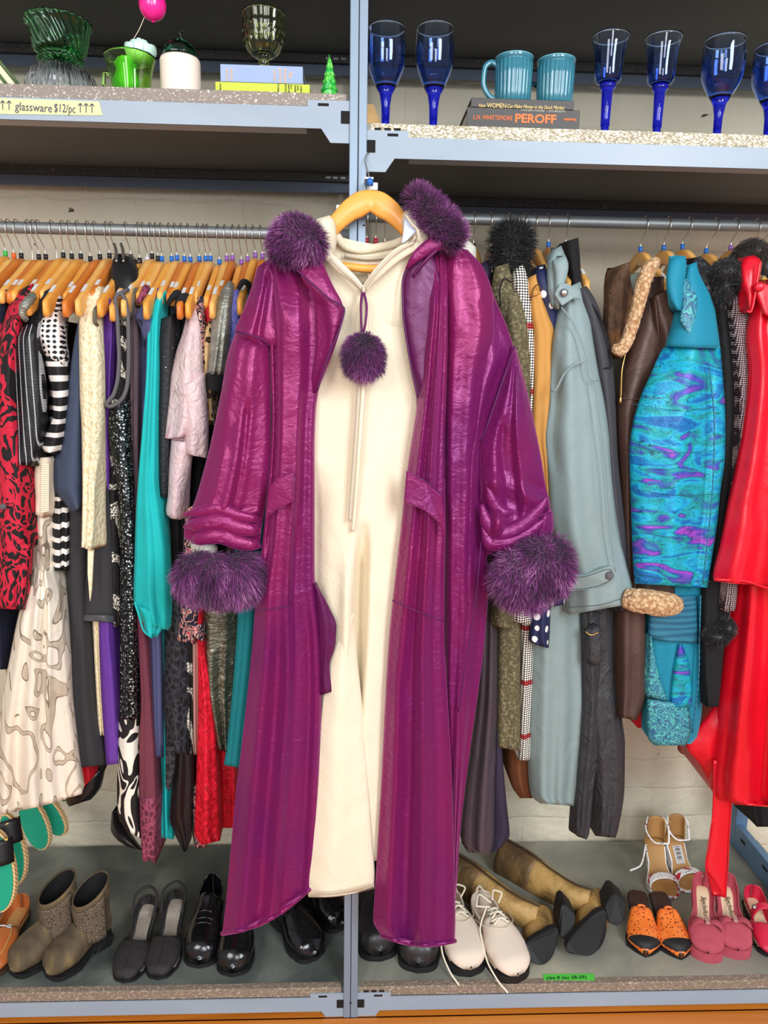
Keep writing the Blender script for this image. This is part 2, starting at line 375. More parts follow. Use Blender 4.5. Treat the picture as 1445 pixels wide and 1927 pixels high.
m_deckL = M_('deck_laminate_shaded', (80, 86, 84), rough=.5, pat=[('noise', 5, [(.2, (48, 52, 50)), (.5, (84, 90, 86)), (.8, (136, 140, 130))], {'lin': True, 'det': 5}), ('noise', 190, [(0, (255, 255, 255)), (.64, (255, 255, 255)), (.7, (255, 255, 255))], {})], bump=(160, .0003))  # left deck: shadow of the clothes put into a darker colour
m_deckR = M_('deck_laminate_light', (140, 140, 128), rough=.5, pat=('noise', 4, [(.2, (96, 98, 94)), (.5, (140, 140, 128)), (.8, (190, 184, 160))], {'lin': True, 'det': 5}), bump=(200, .0003))
m_rearlip = M_('rear_edge_shaded', (78, 74, 72), rough=.6, pat=('noise', 220, [(0, (58, 55, 54)), (.62, (84, 80, 76)), (.7, (120, 114, 108))], {'det': 2}))  # rear board edge, shade at the back put into the colour
m_rear = M_('rear_beam_shaded', (84, 92, 108), rough=.5)  # rear beams: shaded copy of the beam steel, shade in the colour
m_under = M_('shelf_underside_shaded', (66, 66, 68), rough=.55, pat=('noise', (3, 6, 3), [(0, (52, 54, 58)), (.6, (74, 73, 73)), (1, (88, 84, 80))], {'lin': True}))  # same board as the deck, under-shelf shade put into its colour
def lipmesh(name, x0, x1, z, m, par, y0=.0015, y1=.02):
    return box(name, (x0, y0, z-LIP), (x1, y1, z), m, par, .002)
def beam(name, x0, x1, z, par, end):     # end: +1 plate at x1 (meets post), -1 plate at x0
    zt, zb_, zp = z-LIP, z-BM, z-BM-.024
    if end > 0: pr = [(x0, zt), (x1-.077, zt), (x1-.077, z-.013), (x1, z-.013), (x1, zp), (x1-.035, zp), (x1-.052, zb_), (x0, zb_)]
    else: pr = [(x1, zt), (x0+.077, zt), (x0+.077, z-.013), (x0, z-.013), (x0, zp), (x0+.035, zp), (x0+.052, zb_), (x1, zb_)]
    n = len(pr); V = [(x, -.0012, zz) for x, zz in pr]+[(x, .0012, zz) for x, zz in pr]
    F = [tuple(range(n)), tuple(range(2*n-1, n-1, -1))]+[(i, (i+1) % n, n+(i+1) % n, n+i) for i in range(n)]
    o = bmfix(mesh(name, V, F, m_steel, par, False)); xs = (x0, x1-.08) if end > 0 else (x0+.08, x1)
    box('beam_flange', (xs[0], -.001, zb_), (xs[1], .035, zb_+.004), m_steel, par)
    hx = (x1-.012) if end > 0 else (x0+.012); s = -1 if end > 0 else 1
    box('slot_hole', (min(hx-s*.012, hx+s*.004), -.0022, z-.052), (max(hx-s*.012, hx+s*.004), -.0005, z-.03), m_hole, par, .001)
    box('slot_hole', (hx+s*.036-.010, -.0022, z-.023), (hx+s*.036+.010, -.0005, z-.018), m_hole, par, .001)
    return o
def rackbay(name, label, x0, x1, z, lip, deck, end, holes=0):
    g = thing(name, label, 'shelf', (x0 if end < 0 else x1, 0, z-BM))
    box('deck_board', (x0, .004, z-.018), (x1, YD, z-.0005), deck, g)
    box('deck_underside', (x0, .02, z-.024), (x1, YD-.04, z-.0185), m_under, g)
    lipmesh('board_edge', x0+.006, x1-.006, z, lip, g)
    beam('front_beam', x0, x1, z, g, end)
    box('rear_edge', (x0, YD-.055, z-.042), (x1, YD-.04, z-.0185), m_rearlip, g)
    box('rear_beam', (x0, YD-.04, z-BM-.004), (x1, YD-.025, z-.0185), m_rear, g, .001)
    for i in range(3):
        s = (x1-.02-i*.018) if end > 0 else (x0+.02+i*.018)
        if holes: box('slot_hole', (s-.006, .0005, z-.017), (s+.006, .0014, z-.008), m_hole, g, .001)
        box('bright_slot', (s-.006, YD-.0565, z-.036), (s+.006, YD-.0552, z-.031), m_zinc, g)
    return g
rackbay('metal_shelf', 'upper metal rack shelf left of the post, with a pale yellow price strip', XA, PXL, ZL, m_lipL, m_deckL, 1)
rackbay('metal_shelf', 'upper metal rack shelf right of the centre post, carrying blue goblets', PXR, 1.25, ZR, m_lipR, m_deckR, -1, 1)
rackbay('metal_shelf', 'bottom metal rack shelf left of the post, shade-darkened top with black and brown shoes', XA, PXL, 0, m_lipB, m_deckL, 1)
rackbay('metal_shelf', 'bottom metal rack shelf right of the post, carrying white sneakers and pink shoes', PXR, 1.25, 0, m_lipB, m_deckR, -1, 1)
rackbay('metal_shelf', 'topmost shade-darkened rack shelf over the green glassware, left of the post', XA, PXL, ZT, m_lipL, m_deckL, 1)
rackbay('metal_shelf', 'topmost shade-darkened rack shelf over the blue goblets, right of the post', PXR, 1.25, ZT, m_lipR, m_deckR, -1)
g = thing('rack_post', 'grey steel upright in the middle of the rack, behind the purple coat', 'post', ((PXL+PXR)/2, 0, FZ))
xm = (PXL+PXR)/2
box('post_channel', (PXL, -.006, FZ), (xm-.0006, .03, 2.5), m_postm, g, .0015); box('post_channel', (xm+.0006, -.006, FZ), (PXR, .03, 2.5), m_postm, g, .0015)
box('post_groove', (xm-.0006, -.003, FZ), (xm+.0006, .03, 2.5), m_hole, g)
for x, z in ((xm, -.035), (PXR-.006, 1.73), (PXR-.004, 1.67)): lathe('bolt_hole', [(.0001, 0), (.0022, 0), (.0022, .002), (.0001, .002)], (x, -.007, z), m_hole, g, 10)
for px in ((632, 385, 656, 402), (690, 343, 711, 359)):
    a = P(px[0], px[1], -.001); b = P(px[2], px[3], -.001); box('post_clip', (min(a[0], b[0]), -.004, b[2]), (max(a[0], b[0]), .012, a[2]), m_zinc, g, .0015)
g = thing('rack_post', 'rear steel upright against the brick wall, mostly hidden by the front post', 'post', (xm, YD-.02, FZ))
box('post_channel', (PXL, YD-.022, FZ), (PXR, YD+.01, 2.5), m_postm, g, .0015)
g = thing('side_rail', 'blue-grey slotted side rail at the right end of the bottom shelf', 'rail', (XE, .2, 0))
m_blue = M_('blue_grey_steel', (92, 124, 156), rough=.4)
box('rail_plate', (XE, .05, .001), (XE+.022, YD-.03, .075), m_blue, g, .002)
for y in (.2, .32, .44): box('slot_hole', (XE-.001, y, .045), (XE+.001, y+.025, .053), m_hole, g)
for nm, xx, lb in (('rack_post', XE, 'blue-grey rear upright at the far right behind the red leather coat'),):
    g2 = box(nm, (XE, YD-.03, .001), (XE+.035, YD, 1.6), m_blue); props(g2, lb, 'post')
# rods
m_rod = M_('brushed_pipe', (150, 154, 156), rough=.5, metal=.7, bump=(90, .0003))
YR = .26
RL0, RL1 = P(0, 427.5, YR), P(525, 440, YR)
ZRL = (RL0[2]+RL1[2])/2; ZRR = P(1150, 419, YR)[2]; RR = .0125
o = tube('clothes_rail', [(XA, YR, ZRL, RR), (PXL+.005, YR, ZRL, RR)], m_rod, seg=24, res=6); props(o, 'steel clothes rail over the crowded dresses, left of the post', 'rail')
o = tube('clothes_rail', [(PXR-.005, YR, ZRR, RR), (1.25, YR, ZRR, RR)], m_rod, seg=24, res=6); props(o, 'steel clothes rail holding the coats, right of the post', 'rail')
# ================================================================ price strips and their handwriting
m_tape = M_('pale_yellow_tape', (226, 232, 160), rough=.6); m_ink = M_('marker_ink', (84, 78, 110), rough=.6); m_gtape = M_('green_tape', (86, 205, 72), rough=.6); m_ink2 = M_('dark_ink', (30, 60, 34), rough=.6)
def fpx(pts, Y=-.0030): return [tuple(P(a, b, Y)) for a, b in pts]
o = g = thing('price_strip', 'pale yellow handwritten glassware price strip on the upper left beam', 'label', P(100, 205, -.002))
slab('paper_strip', [(-20, 184), (186, 191), (193, 217), (-20, 214)], -.0024, .0006, m_tape, g)
p0 = P(28, 207, -.0034); text('handwriting', 'glassware', p0, .020, m_ink, g, rot=-.03, shear=.1, fit=.066)
p0 = P(101, 210, -.0034); text('handwriting', '$12/pc', p0, .020, m_ink, g, rot=-.03, shear=.1, fit=.038)
for x in (5, 17, 151, 162, 173):
    for pts in (((x, 207), (x, 190)), ((x-4, 195), (x, 190), (x+4, 195))):
        tube('arrow_mark', [tuple(P(a, b+x*.035-1, -.0032))+(.0008,) for a, b in pts], m_ink, g, seg=5, res=6)
g = thing('size_strip', 'small green handwritten size strip on the bottom right shelf', 'label', PZ(1068, 1840, 0))
V = [PZ(1022, 1833, .0008), PZ(1117, 1832, .0008), PZ(1119, 1845, .0008), PZ(1023, 1844, .0008)]
mesh('paper_strip', V+[v-np.array([0, 0, .0006]) for v in V], [(0, 3, 2, 1), (4, 5, 6, 7), (0, 1, 5, 4), (1, 2, 6, 5), (2, 3, 7, 6), (3, 0, 4, 7)], m_gtape, g, False)
text('handwriting', 'size 8 (eu 38-39)', PZ(1028, 1843, .0011), .0135, m_ink2, g, vec=((1, .0, 0), (0, 1, 0)), shear=.2, fit=.096)
# ================================================================ things on the upper shelves
def on(x, y, Y, zs): v = P(x, y, Y); return (v[0], Y, zs)
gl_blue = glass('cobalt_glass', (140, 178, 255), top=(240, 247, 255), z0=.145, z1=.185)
gl_green = glass('green_glass', (128, 215, 150)); gl_olive = glass('olive_glass', (222, 228, 180)); gl_lime = glass('lime_glass', (196, 245, 120)); gl_clear = glass('clear_glass', (228, 234, 250)); gl_dk = glass('dark_green_glass', (20, 70, 50))
gl_bowl = glass('clear_blue_glass', (236, 244, 255))
gl_base = glass('deep_cobalt_glass', (40, 50, 255))
gl_base.node_tree.nodes['Principled BSDF'].inputs['Transmission Weight'].default_value = .8
def goblet(x, ytop, wpx, Y, label, kind, zs=ZR):
    c = on(x, ytop, Y, zs+.0005); top = P(x, ytop+wpx*.12, Y)[2]; Ht = top-c[2]; R = wpx*0.5*(Y+D0+.0)/FPX*.93
    g = thing('blue_goblet', label, 'glass', c, 'cobalt goblets on the upper right shelf')
    foot = [(.001, 0), (R*.8, .0), (R*.8, .002), (R*.3, .005), (.0075, .012), (.0075, .02), (.001, .02)]
    lathe('foot', foot, c, gl_base, g, 32)
    if kind == 0: st = [(.001, .018), (.0075, .02), (.0085, Ht*.25), (.012, Ht*.36), (.018, Ht*.42), (.001, Ht*.42)]; zb0 = .42; ou = [(.0182, .42), (.75*R, .53), (.95*R, .65), (R, .78), (.98*R, .9), (.95*R, 1.0)]
    else: st = [(.001, .018), (.0085, .02), (.009, Ht*.2), (.0105, Ht*.47), (.016, Ht*.5), (.015, Ht*.535), (.001, Ht*.535)]; zb0 = .535; ou = [(.0152, .535), (.66*R, .565), (.74*R, .64), (.76*R, .76), (.85*R, .88), (1.0*R, 1.0)]
    lathe('stem', st, c, gl_base, g, 24)
    A = interp([(r, z*Ht) for r, z in ou], 26); inn = [(max(.002, r-.0016), z) for r, z in A[::-1]]; inn[-1] = (.002, A[0][1]+.006)
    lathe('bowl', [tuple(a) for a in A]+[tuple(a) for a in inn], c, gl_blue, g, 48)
    # deep-tinted lower part of the bowl
    q = [(r*.99-.0004, z) for r, z in A[:9]]; 
    lathe('tinted_base', [(.001, A[0][1]+.001)]+[(max(.002, r-.0022), z+.0012) for r, z in q]+[(.001, q[-1][1]-.004)], c, gl_base if kind == 0 else gl_base, g, 40) if False else None
    return g
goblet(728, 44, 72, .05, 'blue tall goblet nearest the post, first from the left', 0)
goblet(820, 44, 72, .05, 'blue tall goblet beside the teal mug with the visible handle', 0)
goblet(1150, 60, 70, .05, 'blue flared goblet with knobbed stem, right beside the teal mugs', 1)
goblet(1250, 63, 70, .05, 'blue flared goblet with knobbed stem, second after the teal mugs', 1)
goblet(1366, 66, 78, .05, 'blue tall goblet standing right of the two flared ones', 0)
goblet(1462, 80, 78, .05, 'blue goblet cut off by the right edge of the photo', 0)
def book(label, px, Y, zb_, h, m, mp_, grp, depth=.15, lean=0):
    xl, xr = P(px[0], 200, Y)[0], P(px[1], 200, Y)[0]
    g = thing('book', label, 'book', ((xl+xr)/2, Y, zb_), grp)
    V, F = boxes([((xl, Y, zb_), (xr, Y+.003, zb_+h)), ((xl, Y+.003, zb_), (xr, Y+depth, zb_+.003)), ((xl, Y+.003, zb_+h-.003), (xr, Y+depth, zb_+h))])
    bevel(mesh('cover', V, F, m, g, False), .001); box('pages', (xl+.003, Y+.0032, zb_+.0032), (xr-.003, Y+depth-.004, zb_+h-.0032), mp_, g)
    return g, xl, xr
m_page = M_('book_pages', (225, 214, 190), rough=.9, pat=('wave', (1, 1, 900), [(0, (200, 188, 160)), (.5, (232, 222, 200))], {'dir': 'Z'}))
m_blk = M_('black_cover', (64, 60, 58), rough=.5); m_pero = M_('orange_print', (245, 110, 30), rough=.5); m_goldp = M_('gold_print', (232, 200, 120), rough=.5); m_gry = M_('grey_print', (190, 185, 175), rough=.5)
hA = (P(980, 205, .03)[2])-ZR; hB = P(980, 189, .03)[2]-P(980, 206.5, .03)[2]
g, xl, xr = book('thick black book with bold orange title, bottom of the pair under the teal mugs', (879, 1092), .03, ZR+.0005, hA, m_blk, m_page, 'books under the teal mugs')
for s, x, y, sz, mm, ft, bo in (('L.H. WHITTEMORE', 890, 224.5, .0115, m_pero, 72, 0), ('PEROFF', 968, 230, .021, m_pero, 76, .0006), ('McGRAW-HILL', 1061, 226.5, .0052, m_pero, 23, .0002)): text('title', s, P(x, y, .0294), sz, mm, g, fit=ft*.00103, bold=bo)
g, xl, xr = book('thin black book with gold italic title, on top of the pair under the teal mugs', (886, 1080), .03, ZR+hA+.001, hB, m_blk, m_page, 'books under the teal mugs')
text('title', 'How', P(900, 201.5, .0294), .0092, m_goldp, g, shear=.3, fit=.0135); text('title', 'WOMEN', P(916, 202.5, .0294), .0118, m_goldp, g, fit=.036)
text('title', 'Can Make Money in the Stock Market', P(953, 203, .0294), .0092, m_goldp, g, shear=.35, fit=.109)
text('title', 'COLLEEN MOORE  /  DOUBLEDAY', P(980, 209, .0294), .0055, m_gry, g, fit=.085)
ZM = ZR+hA+hB+.0015
m_mug = M_('teal_glaze', (38, 112, 134), rough=.12, coat=.8, pat=('noise', 12, [(0, (30, 96, 126)), (1, (70, 140, 150))], {'lin': True}))
m_mugrim = M_('teal_glaze_light', (96, 164, 178), rough=.12, coat=.8)
for cx_, lb, yt in ((966, 'teal ribbed mug with its handle on the left, stacked on the black books', 103), (1045, 'teal ribbed mug on the black books, right of the other mug', 108)):
    c = on(cx_, 150, .075, ZM); R = 35.5*(.075+D0)/FPX*.95; Ht = P(cx_, yt+6, .075)[2]-ZM
    g = thing('teal_mug', lb, 'mug', c)
    k = 26; seg = k*6; V = []; F = []
    zs = [0, .002, .006, Ht*.3, Ht*.6, Ht*.87, Ht*.89, Ht*.9, Ht*.985, Ht, Ht*.985, Ht*.7, .006, .006]; rs = [R*.75, R*.82, R*.86, R*.88, R*.9, R*.92, R*.9, R*.945, R*.97, R*.95, R*.92, R*.85, R*.8, .001]
    for i, (r, z) in enumerate(zip(rs, zs)):
        for j in range(seg):
            th = 2*math.pi*j/seg; a = .002*abs(math.sin(th*k/2))**.7 if 1 < i < 6 else 0
            V.append((c[0]+(r+a)*math.cos(th), c[1]+(r+a)*math.sin(th), c[2]+z))
    for i in range(len(rs)-1):
        for j in range(seg): j2 = (j+1) % seg; F.append((i*seg+j, i*seg+j2, (i+1)*seg+j2, (i+1)*seg+j))
    F.append(tuple(range(seg-1, -1, -1))); bmfix(mesh('mug_body', V, F, m_mug, g))
    lathe('rim', [(R*.925, Ht*.965), (R*.975, Ht*.965), (R*.98, Ht*.99), (R*.95, Ht*1.004), (R*.915, Ht*.985)], c, m_mugrim, g, 60)
    y0 = c[1]+(0 if cx_ < 1000 else .02)
    hp = [(c[0]-R*.86, y0, c[2]+Ht*.82), (c[0]-R*1.15, y0, c[2]+Ht*.9), (c[0]-R*1.5, y0, c[2]+Ht*.78), (c[0]-R*1.55, y0, c[2]+Ht*.5), (c[0]-R*1.2, y0, c[2]+Ht*.2), (c[0]-R*.86, y0, c[2]+.012)] if cx_ < 1000 else [(c[0]-R*.8, y0+.01, c[2]+Ht*.6), (c[0]-R*1.1, y0+.03, c[2]+Ht*.7), (c[0]-R*1.25, y0+.045, c[2]+Ht*.4), (c[0]-R*.8, y0+.01, c[2]+.015)]
    tube('handle', [p+(.0052,) for p in hp], m_mug, g, seg=10, flat=.8)
# left books
hA = P(500, 157, .03)[2]-ZL; m_lime = M_('lime_cloth', (196, 205, 74), rough=.8, bump=(500, .0002)); m_perw = M_('periwinkle_cloth', (150, 168, 205), rough=.8, bump=(500, .0002), pat=('noise', 12, [(0, (142, 160, 198)), (1, (160, 178, 212))], {'lin': True}))
g, xl, xr = book('lime green cloth book, bottom of the pair under the olive glass', (406, 583), .03, ZL+.0005, hA, m_lime, m_page, 'books under the olive glass')
for i, (x, s) in enumerate(((414, 'PAPERS'), (523, 'STORIES'), (537, 'EDITION'), (543, 'SELECTED'), (548, 'by'), (555, 'THE WORLD'), (560, 'AND'), (566, 'COMPLETE'))): text('spine_print', s, P(x-1, 157+i*.6, .0294), .0042, m_blk, g, rot=-math.pi/2, fit=min(14, 3+len(s)*1.9)*.00103)
hB = P(490, 122, .03)[2]-P(490, 155, .03)[2]
g, xl, xr = book('periwinkle blue cloth book with orange lettering, on the lime book', (416, 570), .03, ZL+hA+.001, hB, m_perw, m_page, 'books under the olive glass')
m_foil = M_('orange_foil', (246, 196, 140), .5)
for x, y, s, z, ft in ((547, 134, 'The', .011, 11), (538, 129, 'Antique', .0088, 24), (529, 129, 'Journal', .0088, 24), (518, 131, 'CENTURY', .0058, 20), (437, 129, 'WOOD', .0062, 19), (429, 128, 'RENTICE', .0055, 21)): text('spine_print', s, P(x-4, y, .0294), z, m_foil, g, rot=-math.pi/2, fit=ft*.00103)
ZB = ZL+hA+hB+.0015
# olive cut-glass goblet
c = on(496, 100, .08, ZB); R = 39*(D0+.08)/FPX*.93; Ht = P(496, 27, .08)[2]-ZB
g = thing('olive_goblet', 'olive cut-glass footed goblet standing on the periwinkle book', 'glass', c)
ou = interp([(.018, Ht*.30), (.70*R, Ht*.38), (.86*R, Ht*.5), (.94*R, Ht*.75), (.97*R, Ht*.8), (.93*R, Ht*.83), (R, Ht)], 30)
lathe('bowl', [tuple(a) for a in ou]+[(max(.003, r-.003), z+(.004 if i > 27 else 0)) for i, (r, z) in enumerate(ou[::-1])], c, gl_olive, g, 96, ribs=16, amp=.0014, twist=0)
lathe('foot', [(.001, 0), (R*.72, 0), (R*.7, .003), (R*.3, .008), (.009, Ht*.15), (.010, Ht*.27), (.017, Ht*.31), (.001, Ht*.31)], c, gl_olive, g, 48, ribs=8, amp=.001)
dm = []
for row in range(2):
    for k in range(22):
        th = 2*math.pi*(k+.5*row)/22; r = R*(.93-.06*row)+.0008; z = Ht*(.66-.13*row); dm.append((c[0]+r*math.cos(th), c[1]+r*math.sin(th), c[2]+z, th))
V = []; F = []
for x, y, z, th in dm:
    n = len(V); t = np.array([-math.sin(th), math.cos(th), 0]); nn = np.array([math.cos(th), math.sin(th), 0]); q = np.array([x, y, z])
    V += [q-t*.004, q-np.array([0, 0, .007]), q+t*.004, q+np.array([0, 0, .007]), q+nn*.0016]; F += [(n, n+1, n+4), (n+1, n+2, n+4), (n+2, n+3, n+4), (n+3, n, n+4), (n, n+3, n+2, n+1)]
mesh('diamond_facets', V, F, gl_olive, g, False)
# green swirl bowl on a clear ribbed bowl, tipping
c = on(116, 150, .10, ZL+.0005)
g = thing('clear_glass_bowl', 'upturned clear ribbed glass dish under the green swirl vase', 'bowl', c); R = 62*(D0+.1)/FPX
z2 = P(116, 128, .1)[2]-ZL
lathe('dish', [(R*.98, 0), (R, .003), (R*.86, z2*.7), (R*.6, z2), (R*.4, z2+.004), (.002, z2+.004), (.002, z2), (R*.4, z2-.001), (R*.6, z2-.006), (R*.9, 0)], c, gl_bowl, g, 192, ribs=44, amp=.0022)
c2 = (c[0], c[1], c[2]+z2+.006); Ht = P(120, 42, .1)[2]-c2[2]; R = 51*(D0+.1)/FPX
g = thing('green_swirl_vase', 'dark green swirled glass vase on the clear ribbed dish', 'vase', c2)
ou = interp([(R*.62, 0), (R*.72, .006), (R*.64, .012), (R*.8, .022), (R*.86, Ht*.5), (R*.95, Ht*.85), (R*1.0, Ht*.9), (R*1.03, Ht)], 34)
lathe('vase_body', [(.002, 0)]+[tuple(a) for a in ou]+[(max(.003, r-.0035), z+.0) for r, z in ou[::-1][:-3]]+[(.002, .008)], c2, gl_green, g, 160, ribs=22, amp=.0025, twist=10)
# lime teacup with rose glass, balloon
c = on(246, 150, .06, ZL+.0005); R = 43*(D0+.06)/FPX; Ht = P(246, 108, .06)[2]-ZL
g = thing('lime_glass_cup', 'lime green glass cup holding a green candle and a white paper rose', 'cup', c)
ou = interp([(R*.66, 0), (R*.72, .004), (R*.78, Ht*.4), (R*.9, Ht*.8), (R, Ht)], 20)
lathe('cup_body', [(.002, 0)]+[tuple(a) for a in ou]+[(r-.002, z) for r, z in ou[::-1][:-1]]+[(.002, .005)], c, gl_lime, g, 72, ribs=12, amp=.0006)
tube('handle', [(c[0]-R*.74, c[1], c[2]+Ht*.55, .0035), (c[0]-R*1.02, c[1], c[2]+Ht*.6, .0035), (c[0]-R*1.05, c[1], c[2]+Ht*.3, .0035), (c[0]-R*.74, c[1], c[2]+Ht*.12, .0035)], gl_lime, g, seg=8)
m_gcan = M_('green_wax', (120, 220, 40), rough=.4, sheen=.2)
o = lathe('green_candle', [(.001, 0), (.020, 0), (.023, .02), (.017, .04), (.021, .05), (.012, .062), (.001, .066)], (c[0]-.008, c[1], c[2]+.0065), m_gcan, None, 24, ribs=7, amp=.002); props(o, 'lime green wax figure inside the lime glass cup', 'candle')
m_rose = M_('pale_rose_glass', (205, 238, 225), rough=.25, sheen=.3)
c3 = P(264, 104, .06); V = []; F = []
for k in range(14):
    a = k*2.4; rr = .007+.0018*k; hh = .034-.0008*k; n = len(V)
    for i in range(7):
        for j in range(5):
            u = (i/6-.5)*1.7; v = j/4; r = rr*(.45+.55*math.sin(v*1.9)); zz = v*hh*1.3-.012-(.004*(1-math.cos(u*2)) if j == 4 else 0)
            V.append((c3[0]+r*math.cos(a+u), c3[1]+r*math.sin(a+u), c3[2]+zz-.004))
    for i in range(6):
        for j in range(4): F.append((n+i*5+j, n+(i+1)*5+j, n+(i+1)*5+j+1, n+i*5+j+1))
o = mesh('paper_rose', V, F, m_rose, None); sm = o.modifiers.new('s', 'SOLIDIFY'); sm.thickness = .001; props(o, 'pale mint glass rose poking out of the lime cup', 'ornament')
m_bal = M_('pink_balloon', (255, 40, 150), rough=.25, coat=.5)
g = thing('toy_balloon', 'small hot pink balloon on a wire above the lime cup', 'balloon', P(243, 112, .065))
cb = P(287, 10, .065); rb = 22.5*(D0+.065)/FPX
lathe('balloon', [(.001, -rb*1.12), (.003, -rb*1.18), (.0018, -rb*1.05)]+[(rb*math.sin(t), -rb*math.cos(t)*1.06) for t in np.linspace(.12, 3.1, 20)], cb, m_bal, g, 32)
m_wire = M_('pale_wire', (215, 205, 180), rough=.4, metal=.3)
tube('wire', [tuple(P(273, 29, .065))+(.0007,), tuple(P(262, 55, .065))+(.0007,), tuple(P(248, 80, .065))+(.0007,), tuple(P(236, 112, .065))+(.0007,), tuple(P(231, 150, .065))+(.0007,)], m_wire, g, seg=6)
# white candle with acorn lid
c = on(340, 150, .05, ZL+.0005); R = 34.5*(D0+.05)/FPX; Ht = P(340, 112, .05)[2]-ZL
m_cer = M_('white_ceramic', (246, 226, 212), rough=.3, coat=.2)
g = thing('lidded_jar', 'white ceramic jar with a dark green glass stemmed lid, right of the lime cup', 'jar', c)
lathe('jar_body', [(.001, 0), (R*.96, 0), (R*.98, .003), (R*.98, Ht*.92), (R*.93, Ht*.99), (R*.7, Ht), (.001, Ht)], c, m_cer, g, 48)
lathe('lid', [(.001, Ht+.0005), (R*.8, Ht+.0005), (R*.84, Ht+.006), (R*.7, Ht+.02), (R*.35, Ht+.03), (.005, Ht+.032), (.001, Ht+.032)], c, gl_dk, g, 48, ribs=6, amp=.001)
tube('lid_stem', [(c[0], c[1], c[2]+Ht+.028, .003), (c[0]+.003, c[1], c[2]+Ht+.038, .0022), (c[0]+.001, c[1], c[2]+Ht+.044, .0022), (c[0]+.006, c[1], c[2]+Ht+.047, .0035)], gl_dk, g, seg=8)
# christmas tree candle
c = on(620, 160, .04, ZL+.0005); Ht = P(620, 112, .04)[2]-ZL
m_tree = M_('green_foil_wax', (20, 150, 60), rough=.28, coat=.4, pat=('noise', 55, [(0, (14, 130, 60)), (.45, (26, 170, 66)), (.58, (110, 215, 70)), (.62, (24, 150, 70))], {'lin': True}))
g = thing('tree_candle', 'small green tree-shaped candle at the right end of the upper left shelf', 'candle', c)
V = []; F = []; seg = 40; pr = []
tiers = 5
for k in range(tiers):
    z0 = Ht*.94*(k/tiers); z1 = Ht*.94*((k+1)/tiers); ro = .0195*(1-k/(tiers+.6))
    pr += [(ro*.85, z0, 0), (ro, z0+.002, 1), (ro*.66, z1-.001, .3)]
pr += [(.0015, Ht, 0)]
for r, z, a in pr:
    for j in range(seg): th = 2*math.pi*j/seg; V.append((c[0]+(r+a*.0016*math.cos(9*th))*math.cos(th), c[1]+(r+a*.0016*math.cos(9*th))*math.sin(th), c[2]+z-a*.0018*math.cos(9*th)+.0018))
for i in range(len(pr)-1):
    for j in range(seg): j2 = (j+1) % seg; F.append((i*seg+j, i*seg+j2, (i+1)*seg+j2, (i+1)*seg+j))
F.append(tuple(range(seg-1, -1, -1))); F.append(tuple((len(pr)-1)*seg+k for k in range(seg))); bmfix(mesh('candle_body', V, F, m_tree, g)); tube('wick', [(c[0], c[1], c[2]+Ht-.002, .0008), (c[0]-.001, c[1], c[2]+Ht+.008, .0007)], m_tree, g, seg=6)
# leaning frame cut by the left edge, leaning wood piece right of the post
m_frm = M_('cream_card', (225, 220, 180), rough=.7); m_frg = M_('green_frame', (80, 100, 60), rough=.5)
g = thing('leaning_frame', 'cream card in a thin green frame leaning at the left end of the upper shelf', 'frame', on(5, 160, .06, ZL))
slab('card', [(-30, 85), (0, 122), (30, 160), (-30, 165)], .06, .004, m_frm, g); tpx('frame_edge', [(-30, 80, .06, .003), (34, 158, .06, .003)], m_frg, g, res=4); tpx('frame_edge', [(-12, 128, .058, .003), (12, 158, .058, .003)], m_frg, g, res=4)
m_wd = M_('raw_pine', (225, 180, 110), rough=.6, pat=('noise', (6, 6, 60), [(0, (205, 155, 85)), (1, (238, 196, 130))], {'lin': True}))
o = slab('wood_offcut', [(672, 196), (703, 196), (716, 232), (672, 232)], .2, .02, m_wd, None); props(o, 'raw wood offcut on the upper right shelf behind the first goblet', 'wood')
# ================================================================ hangers
def wood(n, a, b_): return M_(n, a, rough=.42, coat=.25, pat=('noise', (5, 3, 40), [(0, a), (1, b_)], {'lin': True, 'det': 3, 'dist': 1.5}))
woods = [wood('honey_wood', (226, 148, 52), (244, 176, 84)), wood('pale_wood', (232, 164, 76), (248, 192, 110)), wood('red_wood', (196, 100, 32), (222, 134, 56))]
wood_r = [wood('tan_wood', (205, 146, 70), (226, 172, 98)), wood('brown_wood', (168, 104, 52), (196, 132, 72))]
m_chrome = M_('hook_chrome', (205, 195, 185), rough=.22, metal=.9)
m_grip = M_('white_grip', (240, 236, 232), rough=.6, weave=900)
mk = {k: M_(k+'_marker', v, rough=.35) for k, v in {'green': (60, 180, 70), 'orange': (235, 100, 40), 'black': (34, 34, 36), 'blue': (40, 105, 190), 'purple': (140, 90, 170), 'clear': (215, 205, 230), 'red': (170, 40, 50)}.items()}
HP = [(-.22, -.108, .030), (-.205, -.100, .036), (-.16, -.074, .040), (-.11, -.047, .037), (-.07, -.024, .036), (-.035, -.006, .037), (0, 0, .038), (.035, -.006, .037), (.07, -.024, .036), (.11, -.047, .037), (.16, -.074, .040), (.205, -.100, .036), (.22, -.108, .030)]
